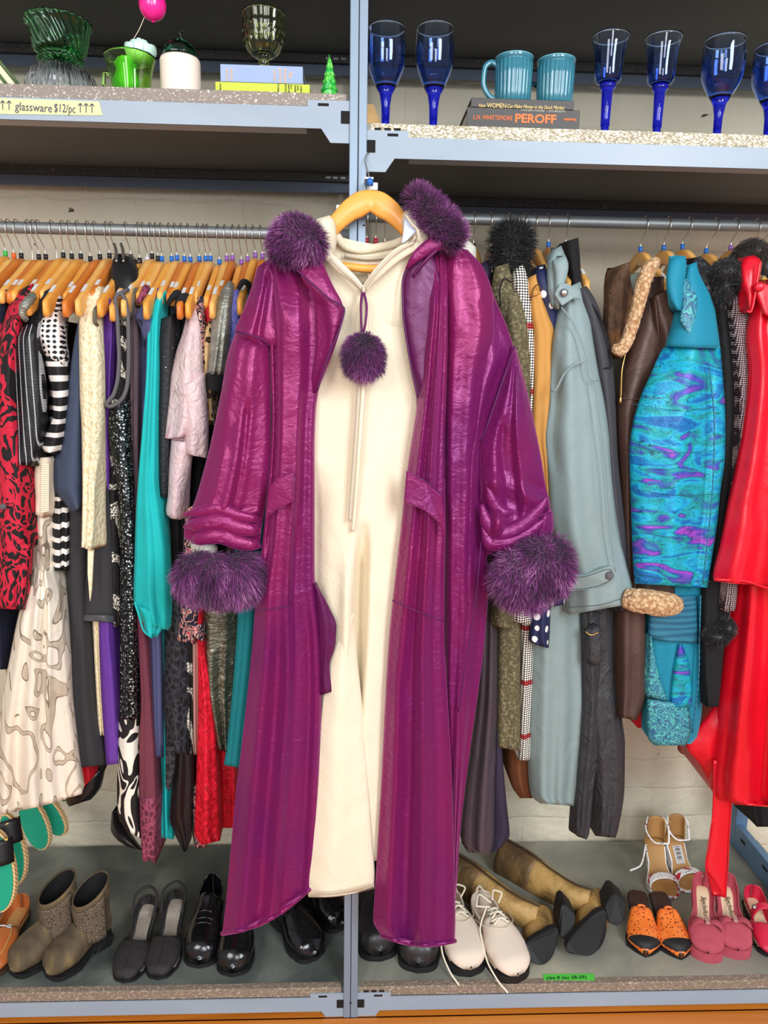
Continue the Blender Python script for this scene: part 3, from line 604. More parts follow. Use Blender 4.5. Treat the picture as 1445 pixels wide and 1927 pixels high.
def hanger_mesh(scale=1.0, thick=.0075):
    A = interp(HP, 61); V = []; F = []; n = len(A)
    for i, (s, z, h) in enumerate(A):
        e = 1-max(0, (abs(s)-.212)/.008)**2*.5; th = thick*(.75+.25*math.cos(s*7)); vee = -.004*max(0, 1-abs(s)/.02)
        for dx, dz in ((-.6, 0), (.6, 0), (1, -.12), (1, -.88), (.6, -1), (-.6, -1), (-1, -.88), (-1, -.12)):
            V.append((dx*th*e, s*scale, z*scale+dz*h*e*scale-(1-e)*h*.25-vee*(dz < -.5)))
    for i in range(n-1):
        for k in range(8): k2 = (k+1) % 8; F.append((i*8+k, i*8+k2, (i+1)*8+k2, (i+1)*8+k))
    F.append(tuple(range(7, -1, -1))); F.append(tuple((n-1)*8+k for k in range(8)))
    me = bpy.data.meshes.new('shoulder_bar'); me.from_pydata(V, [], F); bm = bmesh.new(); bm.from_mesh(me); bmesh.ops.recalc_face_normals(bm, faces=bm.faces); bm.to_mesh(me); bm.free()
    me.polygons.foreach_set('use_smooth', [True]*len(me.polygons)); return me
_hm = {}
for w in woods+wood_r:
    me = hanger_mesh(); me.materials.append(w); _hm[w.name] = me
gms = []
for sg in (-1, 1):
    V, F = [], []
    A = interp(HP, 61); A = [a for a in A if .15 < abs(a[0]) < .186 and a[0]*sg > 0]
    for s, z, h in A: V += [(-.0035, s, z-.001), (.0035, s, z-.001), (.0035, s, z+.0013), (-.0035, s, z+.0013)]
    for i in range(len(A)-1):
        for k in range(4): k2 = (k+1) % 4; F.append((i*4+k, i*4+k2, (i+1)*4+k2, (i+1)*4+k))
    gm = bpy.data.meshes.new('grip_strip'); gm.from_pydata(V, [], F); gm.materials.append(m_grip); gms.append(gm)
def hanger(x1, x2, yn, zr, mark, w, label, group=None, Y=YR, dy=0.0, tilt=0.0, sc=1.0):
    nk = P(x2, yn, Y); hk = P(x1, 430, Y)
    g = thing('wooden_hanger', label, 'hanger', (nk[0], Y, nk[2]-.008), group)
    o = bpy.data.objects.new('shoulder_bar', _hm[w.name]); C.objects.link(o); o.parent = g; o.rotation_euler.z = tilt; o.scale = (1, sc, sc)
    for gm in gms: o = bpy.data.objects.new('grip_strip', gm); C.objects.link(o); o.parent = g; o.rotation_euler.z = tilt; o.scale = (1, sc, sc)
    r = .0012; R = RR+.0035
    zt = zr; pts = [(nk[0], Y, nk[2]-.010, r), (nk[0], Y, nk[2]+.008, r), (nk[0]*.55+hk[0]*.45, Y-.006, (nk[2]+zt)/2, r), (hk[0], Y-R-.0005, zt-.008, r)]
    for a in np.linspace(0, 200, 9): t = math.radians(180-a); pts.append((hk[0], Y+(R+.0008)*math.cos(t), zt+(R+.0008)*math.sin(t), r))
    tube('hook', pts, m_chrome, g, seg=6, res=40)
    if mark: lathe('size_marker', [(.0014, .002), (.0048, .002), (.0048, .013), (.0014, .013)], (nk[0], Y, nk[2]-.009), mk[mark], g, 14)
    return g
LH = [(2, 10, 476, 'green'), (16, 26, 480, 'orange'), (31, 40, 480, 'black'), (53, 61, 482, None), (63, 73, 482, 'black'), (72, 86, 482, 'black'), (98, 107, 482, None), (118, 119, 479, 'black'), (130, 135, 481, 'black'), (146, 152, 481, 'black'), (165, 170, 486, 'black'), (178, 188, 482, 'black'), (200, 206, 480, 'black'), (210, 217, 482, None), (237, 246, 482, 'black'), (260, 263, 489, 'black'), (269, 277, 487, 'clear'), (283, 286, 481, 'black'), (293, 297, 485, 'black'), (303, 304.5, 486, 'blue'), (318, 323, 486, 'blue'), (329, 333, 484, 'blue'), (341, 347, 486, 'blue'), (354, 358, 487, 'blue'), (372, 375, 486, 'blue'), (383, 387, 485, 'blue'), (390, 396, 485, 'blue'), (410, 413, 492, 'blue'), (423, 427, 485, 'purple'), (438, 437.5, 484, 'purple'), (450, 454, 492, 'purple'), (463, 466, 486, 'purple'), (476, 480, 479, 'purple'), (490, 494, 481, 'purple')]
ordn = ['first', 'second', 'third', 'fourth', 'fifth', 'sixth', 'seventh', 'eighth', 'ninth', 'tenth', 'eleventh', 'twelfth', 'thirteenth', 'fourteenth']
cnt = {}
tot = {}
for h in LH: tot[h[3]] = tot.get(h[3], 0)+1
for i, (a, b, c_, k) in enumerate(LH):
    cnt[k] = cnt.get(k, 0)+1; desc = (k+' size marker') if k else 'no size marker'
    lab = 'wooden hanger with %s on the left rail' % desc if tot[k] == 1 else '%s from left among left-rail wooden hangers with %s' % (ordn[cnt[k]-1], desc)
    hanger(a, b, c_, ZRL, k, woods[(i*7+i//3) % 3 if i % 5 else 0], lab, 'wooden hangers on the left rail', tilt=.02*math.sin(i*2.1), sc=1.0 if b in (119, 152, 188, 206, 246, 263, 286, 323, 375, 387, 427, 480) else .78)
RH = [(692, 690, 452, 'red'), (708, 707, 452, 'red'), (724, 724, 458, 'red'), (868, 873, 458, None), (892, 891, 462, 'black'), (923, 924, 460, None), (958, 958, 470, None), (987, 986, 470, None), (1007, 1005, 461, 'black'), (1031, 1032, 459, 'blue'), (1067, 1064, 460, 'blue'), (1214, 1205, 468, 'blue'), (1257, 1249, 465, 'blue'), (1296, 1284, 463, 'blue'), (1347, 1329, 471, 'blue'), (1384, 1375, 465, 'purple'), (1424, 1422, 466, None), (1447, 1436, 462, None)]
RL = ['wooden hanger with red marker seen just right of the post under the fleece collar', 'middle of the three red-marked hangers behind the hero hanger', 'rightmost of the three red-marked hangers behind the hero hanger', 'wooden hanger holding the white ribbed knit behind the purple fur hood', 'black-marked wooden hanger right of the white ribbed knit', 'brown wooden hanger left of the black fur pompom', 'wooden hanger hidden behind the black fur pompom', 'wooden hanger just right of the black fur pompom over the tan coat', 'wooden hanger with black marker over the polka dot blouse', 'blue-marked wooden hanger left of the sage trench coat collar', 'blue-marked wooden hanger between the sage and the charcoal coats', 'blue-marked wide wooden hanger inside the shearling collar of the brown leather coat', 'blue-marked wooden hanger between the shearling collar and the teal collar', 'blue-marked wooden hanger behind the teal quilted collar', 'blue-marked wooden hanger over the curly black collar', 'purple-marked wooden hanger over the black fur collar', 'wooden hanger inside the brown fur piece at the right end', 'wooden hanger at the right edge of the photo above the red coat']
for i, ((a, b, c_, k), lb) in enumerate(zip(RH, RL)): hanger(a, b, c_, ZRR, k, wood_r[1] if i in (5,) else wood_r[0] if i < 11 else woods[1], lb, 'wooden hangers on the right rail', sc=.86 if i > 2 else .7)
# ================================================================ fabrics
BK = (26, 26, 29)
m_blk_f = M_('black_jersey', (30, 30, 33), rough=.8, sheen=.3, wrinkle=(18, .004), weave=700)
m_blk_s = M_('black_satin', (24, 24, 27), rough=.3, wrinkle=(14, .004))
m_char = M_('charcoal_crepe', (50, 49, 52), rough=.85, sheen=.3, wrinkle=(12, .003), bump=(600, .0003))
m_navy = M_('slate_navy', (60, 70, 92), rough=.8, sheen=.25, wrinkle=(9, .003))
m_redfl = M_('red_black_floral', (170, 20, 46), rough=.75, sheen=.2, pat=('noise', (26, 20, 17), [(0, (18, 14, 16)), (.455, (18, 14, 16)), (.46, (196, 24, 54)), (.60, (170, 18, 44)), (.605, (20, 14, 16))], {'dist': 2.2, 'det': 1}), wrinkle=(16, .004))
m_pin = M_('beaded_pinstripe', (24, 25, 30), rough=.5, pat=[('wave', (26, 0, 0), [(0, (24, 25, 31)), (.90, (24, 25, 31)), (.92, (255, 255, 255))], {'dir': 'X'}), ('wave', (1, 1, 110), [(0, (30, 30, 36)), (.45, (30, 30, 36)), (.5, (235, 235, 240))], {'dir': 'Z', 'blend': 'MULTIPLY'})], wrinkle=(16, .003), bump=(200, .001))
m_weave_bw = M_('basket_black_white', (235, 228, 222), rough=.7, pat=('check', (30, 30, 30), [(0, (26, 24, 26)), (.36, (26, 24, 26)), (.38, (236, 228, 224))], {'dist': 3.5}), wrinkle=(14, .003))
m_stripe_bw = M_('brush_stripe_black_white', (235, 228, 222), rough=.7, pat=('wave', (5, 5, 11), [(0, (22, 21, 24)), (.66, (22, 21, 24)), (.68, (236, 230, 224))], {'dir': 'Z', 'dist': 4.5, 'ds': .8}), wrinkle=(14, .003))
m_ivbroc = M_('cream_satin_brocade', (222, 208, 186), rough=.38, metal=.0, sheen=.3, pat=[('noise', (4, 4, 3), [(0, (206, 192, 172)), (.5, (230, 218, 200)), (1, (206, 204, 208))], {'lin': True}), ('contour', (9, 9, 6), [(0, (255, 255, 255)), (.70, (255, 255, 255)), (.705, (140, 132, 124)), (.75, (212, 206, 198)), (.90, (200, 192, 182)), (.94, (150, 142, 134)), (.97, (255, 255, 255))], {'k': 3.2, 'dist': 2.2, 'det': 0})], wrinkle=(11, .006))
m_lace_iv = M_('ivory_lace', (226, 210, 168), rough=.75, sheen=.3, pat=('edge', (120, 120, 80), [(0, (242, 230, 200)), (.15, (232, 216, 178)), (.35, (216, 198, 154))], {'lin': True}), bump=(110, .004, 1.0), wrinkle=(30, .006))
m_pur = M_('violet_crepe', (98, 52, 148), rough=.7, sheen=.3, wrinkle=(12, .004))
m_neo = M_('black_neoprene', (22, 23, 26), rough=.6, sheen=.2)
m_greyp = M_('grey_piping', (92, 88, 92), rough=.8)
m_seq = M_('black_sequin', (44, 48, 52), rough=.25, metal=.6, pat=('voro', (150, 150, 150), [(0, (225, 228, 228)), (.22, (130, 140, 142)), (.3, (52, 60, 62)), (.5, (20, 22, 24))], {'rnd': .8}), bump=(170, .004, 1.0))
m_leaf = M_('black_white_leaf', (235, 230, 220), rough=.7, pat=[('wave', (9, 9, 7), [(0, (24, 22, 24)), (.55, (24, 22, 24)), (.57, (236, 230, 216))], {'dir': 'DIAGONAL', 'dist': 9, 'ds': 1.4}), ('noise', (300, 300, 300), [(0, (255, 255, 255)), (.47, (255, 255, 255)), (.49, (40, 38, 38))], {'det': 1})], wrinkle=(14, .003))
m_leaf2 = M_('black_white_leaf_bold', (235, 230, 220), rough=.7, pat=('contour', (16, 16, 9), [(0, (24, 22, 24)), (.5, (24, 22, 24)), (.52, (234, 228, 214)), (.86, (234, 228, 214)), (.88, (28, 26, 26))], {'k': 5, 'dist': 1.0, 'det': 1}), wrinkle=(14, .003))
m_mauve = M_('brown_mauve_jersey', (84, 66, 72), rough=.85, sheen=.3, wrinkle=(12, .003))
m_maroon = M_('maroon_crepe', (110, 50, 66), rough=.8, sheen=.3, wrinkle=(12, .003))
m_marlace = M_('maroon_lace', (126, 54, 78), rough=.8, pat=('edge', (90, 90, 60), [(0, (156, 74, 100)), (.15, (120, 48, 72)), (.3, (84, 30, 50))], {'lin': True}), bump=(120, .003, 1))
m_slate = M_('slate_blue_knit', (74, 76, 112), rough=.9, sheen=.3, bump=(400, .0006))
m_turq = M_('turquoise_crepe', (12, 178, 178), rough=.75, sheen=.3, wrinkle=(16, .003), bump=(450, .0005), stint=(120, 230, 230))
m_tealp = M_('teal_crepe', (22, 138, 148), rough=.8, sheen=.2, wrinkle=(10, .002))
m_bead = M_('black_beaded_knit', (24, 24, 27), rough=.6, pat=('voro', (60, 60, 60), [(0, (210, 210, 220)), (.1, (26, 26, 30))], {'rnd': .9}), bump=(160, .003, .8))
m_lav = M_('crinkled_lavender', (214, 188, 192), rough=.5, metal=.08, sheen=.4, pat=('noise', 7, [(0, (196, 172, 186)), (.5, (218, 190, 192)), (1, (232, 202, 190))], {'lin': True}), wrinkle=(42, .006, 1.6))
m_mauvel = M_('mauve_lining', (160, 124, 136), rough=.6, wrinkle=(14, .002))
m_pais = M_('paisley_print', (214, 130, 130), rough=.7, pat=('contour', (30, 30, 24), [(0, (34, 30, 44)), (.3, (214, 150, 150)), (.45, (176, 60, 72)), (.6, (226, 196, 180)), (.72, (36, 32, 50))], {'k': 5, 'dist': 2, 'det': 1}), wrinkle=(20, .003))
m_red = M_('red_crepe', (190, 16, 34), rough=.7, sheen=.2)
m_redbroc = M_('red_brocade', (226, 16, 44), rough=.55, sheen=.3, pat=('contour', (26, 26, 18), [(0, (232, 20, 50)), (.8, (180, 6, 30)), (.95, (236, 28, 56))], {'k': 4, 'lin': True}), bump=(60, .005, 1.0), wrinkle=(22, .004))
m_leop = M_('leopard_print', (220, 180, 120), rough=.75, pat=('voro', (62, 62, 62), [(0, (150, 98, 50)), (.24, (24, 20, 18)), (.44, (226, 190, 136))], {}), wrinkle=(16, .003))
m_silv = M_('crinkled_silver', (150, 150, 140), rough=.38, metal=.5, pat=('noise', (9, 9, 40), [(0, (92, 92, 84)), (.5, (152, 152, 142)), (1, (196, 194, 182))], {'lin': True}), wrinkle=((24, 24, 70), .006, 1.2))
m_olmet = M_('olive_metallic', (112, 110, 92), rough=.26, metal=.6, pat=('noise', (10, 10, 34), [(0, (50, 48, 42)), (.5, (112, 110, 94)), (1, (190, 188, 170))], {'lin': True, 'dist': 2.5}), wrinkle=((14, 14, 44), .012, 2.0))
m_bluk = M_('periwinkle_boucle', (92, 96, 170), rough=.9, sheen=.4, pat=('noise', 130, [(0, (60, 62, 130)), (.5, (96, 100, 178)), (1, (150, 152, 212))], {'lin': True}), bump=(180, .004, 1))
m_dnavy = M_('dark_navy_knit', (30, 34, 56), rough=.85, sheen=.3, bump=(140, .003, .8))
m_blklace = M_('black_lace', (30, 32, 38), rough=.7, pat=('edge', (75, 75, 55), [(0, (54, 56, 64)), (.12, (34, 36, 42)), (.25, (16, 17, 21))], {'lin': True}), bump=(90, .004, 1))
m_tan = M_('dusty_pink_satin', (184, 142, 132), rough=.5, wrinkle=(14, .002))
m_tag = M_('cream_canvas', (226, 210, 186), rough=.8, sheen=.2, wrinkle=(14, .002))
def G(name, label, cat, px, Y=.1, group=None): return thing(name, label, cat, P(px[0], px[1], Y), group)
Lg = 'garments hanging on the left rail'
def neckpart(g, x, y0, m, w=7, Y=.10, y1=None): pass
# ---- far left
g = G('navy_knit_top', 'dark navy knit garment at the far left end of the rail', 'top', (5, 1260))
shell('body', rw([(545, -22, 26), (600, -30, 8), (760, -34, 4), (1000, -34, 4), (1260, -30, 12)]), m_dnavy, g, Y=.10)
g = G('floral_blouse', 'red and black floral jacket at the far left, above the cream brocade dress', 'jacket', (20, 1145))
shell('body', [(-6, 600, 30, 560, .13), (-30, 620, 46, 640, .09), (-35, 760, 50, 760, .07), (-35, 950, 40, 950, .07), (-35, 1120, 30, 1125, .07)], m_redfl, g, folds=(3, .01))
shell('sleeve', [(33, 548, 62, 533, .10), (12, 585, 58, 556, .07), (2, 640, 40, 625, .05), (-4, 720, 30, 720, .03), (-8, 820, 44, 820), (-8, 900, 54, 895), (-8, 1000, 60, 1000), (-6, 1033, 60, 1030)], m_redfl, g, Y=.03, depth=.07, folds=(2, .006))
shell('cuff', [(-6, 1026, 62, 1022), (-12, 1060, 60, 1055), (-16, 1110, 54, 1105), (-4, 1145, 46, 1148)], m_redfl, g, Y=.024, depth=.075, folds=(4, .01))
tpx('button', [(6, 953, .022, .0065), (6, 954, .015, .006)], m_greyp, g, seg=14, res=4)
g = G('sequin_strap', 'grey sequined shoulder strap draped over the front hanger, left of the pinstripe jacket', 'strap', (48, 590), .05)
tpx('strap', [(62, 556, .07, .008), (52, 570, .045, .009), (44, 578, .038, .009), (42, 592, .04, .006), (50, 602, .055, .006)], m_silv, g, jit=.15)
g = G('pinstripe_jacket', 'black jacket with silver beaded vertical stripes, beside the red floral one', 'jacket', (60, 880))
shell('shoulder', [(76, 552, 100, 540, .09), (62, 580, 98, 566, .08), (52, 612, 92, 610, .07), (40, 640, 84, 640, .06)], m_bead, g, depth=.1, folds=(2, .003))
shell('sleeve', [(46, 612, 80, 606, .05), (30, 640, 74, 636), (25, 677, 79, 672), (22, 746, 87, 744), (21, 815, 85, 812), (20, 866, 68, 868), (22, 872, 64, 878)], m_pin, g, Y=.03, depth=.06, folds=(2, .005))
shell('body', rw([(600, 60, 96), (800, 66, 98), (930, 62, 100), (960, 64, 98)]), m_blk_f, g, Y=.12)
g = G('print_blouse', 'black and white blouse with basketweave yoke and slashed stripes', 'blouse', (110, 1100))
shell('shoulder', [(84, 576, 112, 556, .09), (70, 600, 116, 590, .07), (58, 622, 120, 640, .05), (74, 648, 122, 662, .05), (84, 668, 124, 690, .05)], m_weave_bw, g, depth=.1, folds=(2, .004))
shell('sleeve', [(76, 654, 120, 640, .06), (89, 701, 126, 694), (98, 739, 126, 739), (100, 780, 120, 780), (86, 815, 114, 830), (76, 838, 106, 852), (84, 850, 98, 856)], m_stripe_bw, g, Y=.055, depth=.06, folds=(1, .004))
shell('body', rw([(700, 90, 130), (860, 92, 130), (920, 94, 130), (1072, 98, 128), (1074, 99, 127)]), m_stripe_bw, g, Y=.10)
g = G('red_skirt', 'narrow red dress showing between the brocade dress and the charcoal one', 'dress', (108, 1500))
shell('body', [(96, 1000, 114, 1000), (98, 1120, 118, 1120), (120, 1380, 172, 1380), (140, 1500, 178, 1460)], m_red, g, Y=.16)
g = G('black_dress', 'black long dress with wide satin hem band, behind the charcoal dress', 'dress', (160, 1550))
shell('body', [(108, 1060, 134, 1060), (116, 1300, 150, 1300), (134, 1440, 204, 1420), (136, 1510, 182, 1480)], m_blk_f, g, Y=.20)
shell('hem_band', [(122, 1496, 200, 1436, .2), (124, 1508, 190, 1482, .19), (130, 1518, 172, 1504, .19)], m_blk_s, g, depth=.05, folds=(0, 0))
g = G('canvas_jacket', 'cream canvas jacket piece with paper tag hanging above the brocade dress', 'jacket', (80, 975))
shell('body', [(66, 862, 96, 860), (64, 905, 95, 905), (66, 940, 93, 940), (66, 968, 80, 975)], m_tag, g, Y=.065, depth=.04, folds=(1, .003))
slab('paper_tag', [(78, 872), (92, 872), (92, 962), (76, 966)], .058, .0015, M_('kraft_tag', (232, 216, 190), rough=.7, pat=('wave', (1, 1, 70), [(0, (232, 216, 190)), (.9, (150, 135, 120))], {'dir': 'Z', 'dist': .5})), g)
g = G('brocade_dress', 'cream satin dress with grey painted flowers flaring at the bottom left', 'dress', (70, 1530))
shell('bodice', [(62, 870, 96, 870), (58, 960, 96, 960), (58, 1050, 98, 1050), (60, 1076, 98, 1076)], m_ivbroc, g, Y=.085, depth=.2, folds=(2, .004))
shell('skirt', [(60, 1068, 97, 1066, .08), (48, 1110, 110, 1110, .06), (34, 1160, 116, 1160, .04), (16, 1250, 124, 1250, .03), (0, 1330, 128, 1320, .03), (-16, 1420, 138, 1400, .03), (-24, 1500, 148, 1470, .03), (-26, 1534, 154, 1494, .03)], m_ivbroc, g, depth=.22, folds=(4, .016), ridges=((.62, .05, .02, .1, 1.0),), sag=6)
# ---- navy / charcoal / lace
g = G('navy_blouse', 'slate navy smooth garment with pointed hem left of the ivory lace', 'blouse', (136, 965))
shell('body', [(150, 590, 154, 588, .12), (140, 640, 156, 640, .09), (128, 720, 160, 720, .07), (112, 820, 160, 820, .07), (98, 905, 162, 905, .07), (100, 920, 160, 915, .07), (118, 942, 158, 938, .07), (136, 966, 154, 952, .07)], m_navy, g, depth=.3, folds=(1, .005))
g = G('charcoal_dress', 'long plain charcoal black dress with uneven hem, left of the violet dress', 'dress', (160, 1447))
shell('body', [(128, 880, 166, 880), (126, 960, 168, 960), (127, 1100, 166, 1100), (126, 1240, 172, 1240), (124, 1340, 182, 1340), (121, 1400, 194, 1395), (118, 1440, 200, 1432), (134, 1446, 196, 1440)], m_char, g, Y=.11, folds=(2, .006))
g = G('ivory_lace_dress', 'ivory lace dress with long sleeve, beside the navy pointed blouse', 'dress', (186, 1385))
shell('sleeve', [(170, 548, 188, 538, .10), (153, 566, 194, 560, .08), (148, 610, 192, 600, .06), (149, 680, 196, 680), (150, 745, 197, 745), (153, 800, 194, 800), (154, 850, 190, 850), (155, 920, 180, 920), (154, 990, 178, 990), (153, 1030, 172, 1036)], m_lace_iv, g, Y=.035, depth=.07, folds=(2, .006))
shell('skirt', rw([(900, 160, 182), (1050, 164, 180), (1176, 174, 192), (1290, 180, 198), (1384, 186, 204)]), m_lace_iv, g, Y=.13)
slab('lace_point', [(165, 1030), (176, 1030), (172, 1110), (169, 1132), (165, 1080)], .055, .006, m_lace_iv, g)
g = G('satin_hem_top', 'black top with a grey satin band at its hem, over the violet dress', 'top', (186, 1168))
shell('body', [(176, 890, 200, 890), (168, 980, 212, 980), (163, 1060, 216, 1060), (156, 1160, 219, 1160)], m_char, g, Y=.085, depth=.28, folds=(1, .005))
shell('hem_band', [(156, 1157, 219, 1159), (154, 1168, 219, 1172)], M_('grey_satin', (78, 80, 84), rough=.35), g, Y=.083, depth=.2, folds=(1, .004), M=20)
g = G('violet_dress', 'long violet purple dress hanging right of the ivory lace', 'dress', (205, 1443))
shell('body', [(196, 575, 214, 560, .10), (192, 600, 216, 600, .09), (190, 700, 212, 700, .09), (189, 800, 208, 800, .09), (188, 950, 210, 950, .10), (186, 1170, 212, 1170, .10), (190, 1300, 224, 1300, .10), (200, 1440, 230, 1436, .10)], m_pur, g, folds=(2, .006))
tpx('neck_edge', [(196, 566, .09, .002), (206, 562, .085, .002), (209, 600, .08, .002), (206, 700, .08, .002), (204, 765, .08, .002)], m_pur, g)
g = G('tan_lined_top', 'olive-brown strap top with sequin trim, between lace and violet dresses', 'top', (186, 780))
shell('body', [(184, 572, 197, 560, .10), (176, 600, 196, 600, .10), (190, 700, 200, 700, .10), (192, 780, 199, 780, .10)], m_seq, g)
tpx('strap', [(186, 575, .07, .004), (178, 588, .05, .004), (178, 605, .05, .004), (184, 612, .06, .003)], M_('olive_trim', (96, 92, 78), rough=.8), g)
# ---- clipped neoprene piece
g = G('black_clipped_skirt', 'black neoprene bustier held by silver clips high on the left rail', 'top', (232, 600), .1)
shell('body', [(216, 478, 238, 480, .17), (210, 500, 250, 498, .14), (208, 520, 258, 512, .12), (209, 540, 260, 530, .11), (216, 562, 252, 552, .11), (222, 600, 246, 600, .12), (226, 760, 244, 760, .12)], m_neo, g, depth=.16, folds=(1, .006))
for x in (218, 231): tpx('metal_clip', [(x-4, 458, .17, .003), (x, 470, .16, .0035), (x+1, 492, .135, .0025)], m_chrome, g, flat=.5)
tpx('clip_bar', [(212, 478, .2, .0012), (240, 478, .17, .0012), (262, 493, .13, .0012)], m_chrome, g)
# ---- grey-trimmed sequin top
g = G('sequin_dress', 'black sequined long dress with grey piped armhole loop', 'dress', (240, 1355))
shell('shoulder', [(232, 556, 256, 540, .09), (222, 575, 252, 562, .07), (218, 600, 246, 600, .06)], m_silv, g, depth=.2, folds=(1, .003))
shell('bodice', rw([(600, 222, 242), (700, 220, 243), (765, 206, 244), (860, 206, 245), (885, 212, 245)]), m_leaf, g, Y=.075, depth=.2)
shell('body', [(206, 770, 243, 752), (204, 800, 244, 795), (210, 860, 246, 860), (222, 930, 249, 930), (226, 1000, 252, 1000), (226, 1200, 256, 1200), (226, 1340, 258, 1340), (230, 1354, 254, 1356)], m_seq, g, Y=.055, depth=.3, folds=(2, .007))
tpx('armhole_piping', [(241, 545, .07, .004), (230, 550, .055, .0042), (220, 556, .05, .0042), (217, 566, .05, .0042), (221, 600, .05, .0042), (224, 660, .05, .0042), (222, 710, .05, .0042), (214, 742, .05, .0042), (200, 762, .05, .0042), (206, 765, .05, .0042), (230, 750, .05, .0042), (240, 720, .05, .0042), (242, 650, .05, .0042), (241, 600, .05, .0042), (236, 566, .05, .0042), (228, 552, .05, .0042)], m_greyp, g, res=90)
g = G('leaf_print_dress', 'long black and white leaf print dress with a black hem band', 'dress', (240, 1580))
shell('side', [(200, 880, 226, 880, .10), (197, 960, 226, 960, .10), (200, 1000, 226, 1000, .10), (214, 1180, 226, 1180, .10)], m_leaf, g, depth=.2, folds=(1, .004))
shell('skirt', [(224, 1340, 262, 1340), (222, 1420, 262, 1420), (220, 1480, 264, 1480), (221, 1530, 265, 1540), (236, 1562, 268, 1580)], m_leaf2, g, Y=.085, depth=.25, folds=(2, .006))
shell('hem_band', [(210, 1530, 222, 1528, .2), (208, 1560, 240, 1562, .15), (222, 1582, 262, 1590, .12), (240, 1594, 268, 1600, .12)], m_blk_s, g, depth=.06, folds=(0, 0))
g = G('maroon_dress', 'brown maroon jersey dress ending in a maroon lace hem', 'dress', (278, 1620))
shell('bodice', rw([(580, 244, 262), (700, 244, 262), (900, 247, 262), (1180, 255, 270)]), m_mauve, g, Y=.085)
shell('skirt', [(256, 1160, 274, 1160), (260, 1220, 277, 1220), (264, 1320, 284, 1320), (262, 1420, 292, 1420), (262, 1515, 297, 1512)], m_maroon, g, Y=.075, depth=.25, folds=(2, .006))
shell('lace_hem', [(262, 1505, 297, 1503), (263, 1540, 296, 1540), (266, 1590, 293, 1590), (268, 1618, 293, 1624)], m_marlace, g, Y=.072, depth=.16, folds=(2, .005), flute=3)
tpx('strap', [(259, 570, .08, .005), (270, 552, .09, .007), (276, 542, .11, .008)], m_marlace, g)
# ---- slate, turquoise
g = G('slate_sleeveless', 'slate blue sleeveless dress with open armhole, left of the turquoise blouse', 'dress', (292, 1425))
shell('shoulder', [(284, 546, 300, 541, .11), (272, 566, 296, 558, .09), (253, 598, 288, 590, .06), (262, 612, 290, 610, .06), (270, 640, 282, 640, .07)], m_slate, g, depth=.2, folds=(1, .004))
shell('body', [(262, 610, 282, 610), (262, 700, 280, 700), (262, 900, 276, 900), (268, 1100, 296, 1100), (276, 1220, 306, 1220), (279, 1350, 308, 1350), (288, 1424, 306, 1426)], m_slate, g, Y=.10)
tpx('armhole_edge', [(254, 600, .055, .0018), (264, 603, .06, .0018), (269, 618, .07, .0018), (270, 650, .08, .0018)], m_dnavy, g)
g = G('turquoise_blouse', 'bright turquoise blouse with long gathered bishop sleeve', 'blouse', (290, 1580))
shell('sleeve', [(294, 555, 314, 547, .10), (280, 580, 306, 568, .08), (278, 610, 300, 604, .06), (275, 700, 298, 700, .04), (268, 800, 296, 800, .035), (260, 900, 296, 900), (255, 980, 308, 970), (253, 1050, 318, 1030), (251, 1110, 322, 1090), (252, 1136, 323, 1130), (262, 1158, 321, 1162), (272, 1176, 316, 1186)], m_turq, g, Y=.03, depth=.08, folds=(5, .009), ridges=((.5, .05, .02, .45, .98),))
shell('gathered_cuff', [(256, 1140, 290, 1150), (268, 1165, 312, 1168), (274, 1190, 304, 1186), (282, 1200, 296, 1198)], m_turq, g, Y=.026, depth=.07, folds=(8, .006))
shell('body', [(290, 600, 300, 600), (292, 900, 306, 900), (294, 1200, 316, 1200), (294, 1420, 322, 1420), (297, 1575, 326, 1580)], m_turq, g, Y=.13)
tpx('cuff_elastic', [(254, 1133, .025, .0022), (262, 1160, .02, .0022), (270, 1186, .022, .0022), (286, 1200, .03, .0022)], m_turq, g)
g = G('beaded_cardigan', 'black beaded top with striped short sleeve, right of the turquoise sleeve', 'top', (306, 935))
shell('sleeve', [(302, 600, 328, 590, .07), (299, 650, 326, 650), (299, 700, 324, 700), (297, 800, 321, 800), (298, 900, 320, 900), (300, 934, 320, 938)], m_bead, g, Y=.05, depth=.1, folds=(1, .003))
shell('body', rw([(560, 320, 338), (700, 318, 338), (1000, 316, 340), (1250, 318, 342)]), m_blk_f, g, Y=.10)
tpx('strap', [(316, 572, .08, .005), (324, 560, .07, .006), (334, 552, .08, .008), (338, 562, .09, .008)], m_blk_f, g)
g = G('black_strap_dress', 'black strap dress with satin hem point, under the second bare hanger end', 'dress', (345, 1600))
tpx('strap', [(334, 580, .07, .007), (340, 565, .06, .009), (350, 560, .08, .010), (353, 575, .09, .009)], m_blk_f, g)
shell('body', rw([(580, 332, 358), (800, 330, 360), (1000, 326, 356), (1200, 322, 350)]), m_blk_f, g, Y=.12)
shell('lace_skirt', [(312, 1130, 352, 1130), (310, 1200, 356, 1200), (308, 1300, 358, 1300), (312, 1400, 356, 1400), (322, 1420, 354, 1416)], m_blklace, g, Y=.07, depth=.28, folds=(2, .006))
shell('satin_hem', [(326, 1405, 366, 1405), (322, 1460, 366, 1460), (318, 1540, 362, 1520), (330, 1572, 360, 1560), (346, 1605, 352, 1600)], m_blk_s, g, Y=.085, depth=.15, folds=(2, .01))
slab('lace_point', [(312, 1405), (330, 1405), (328, 1450), (318, 1490), (311, 1480)], .068, .012, m_blklace, g)
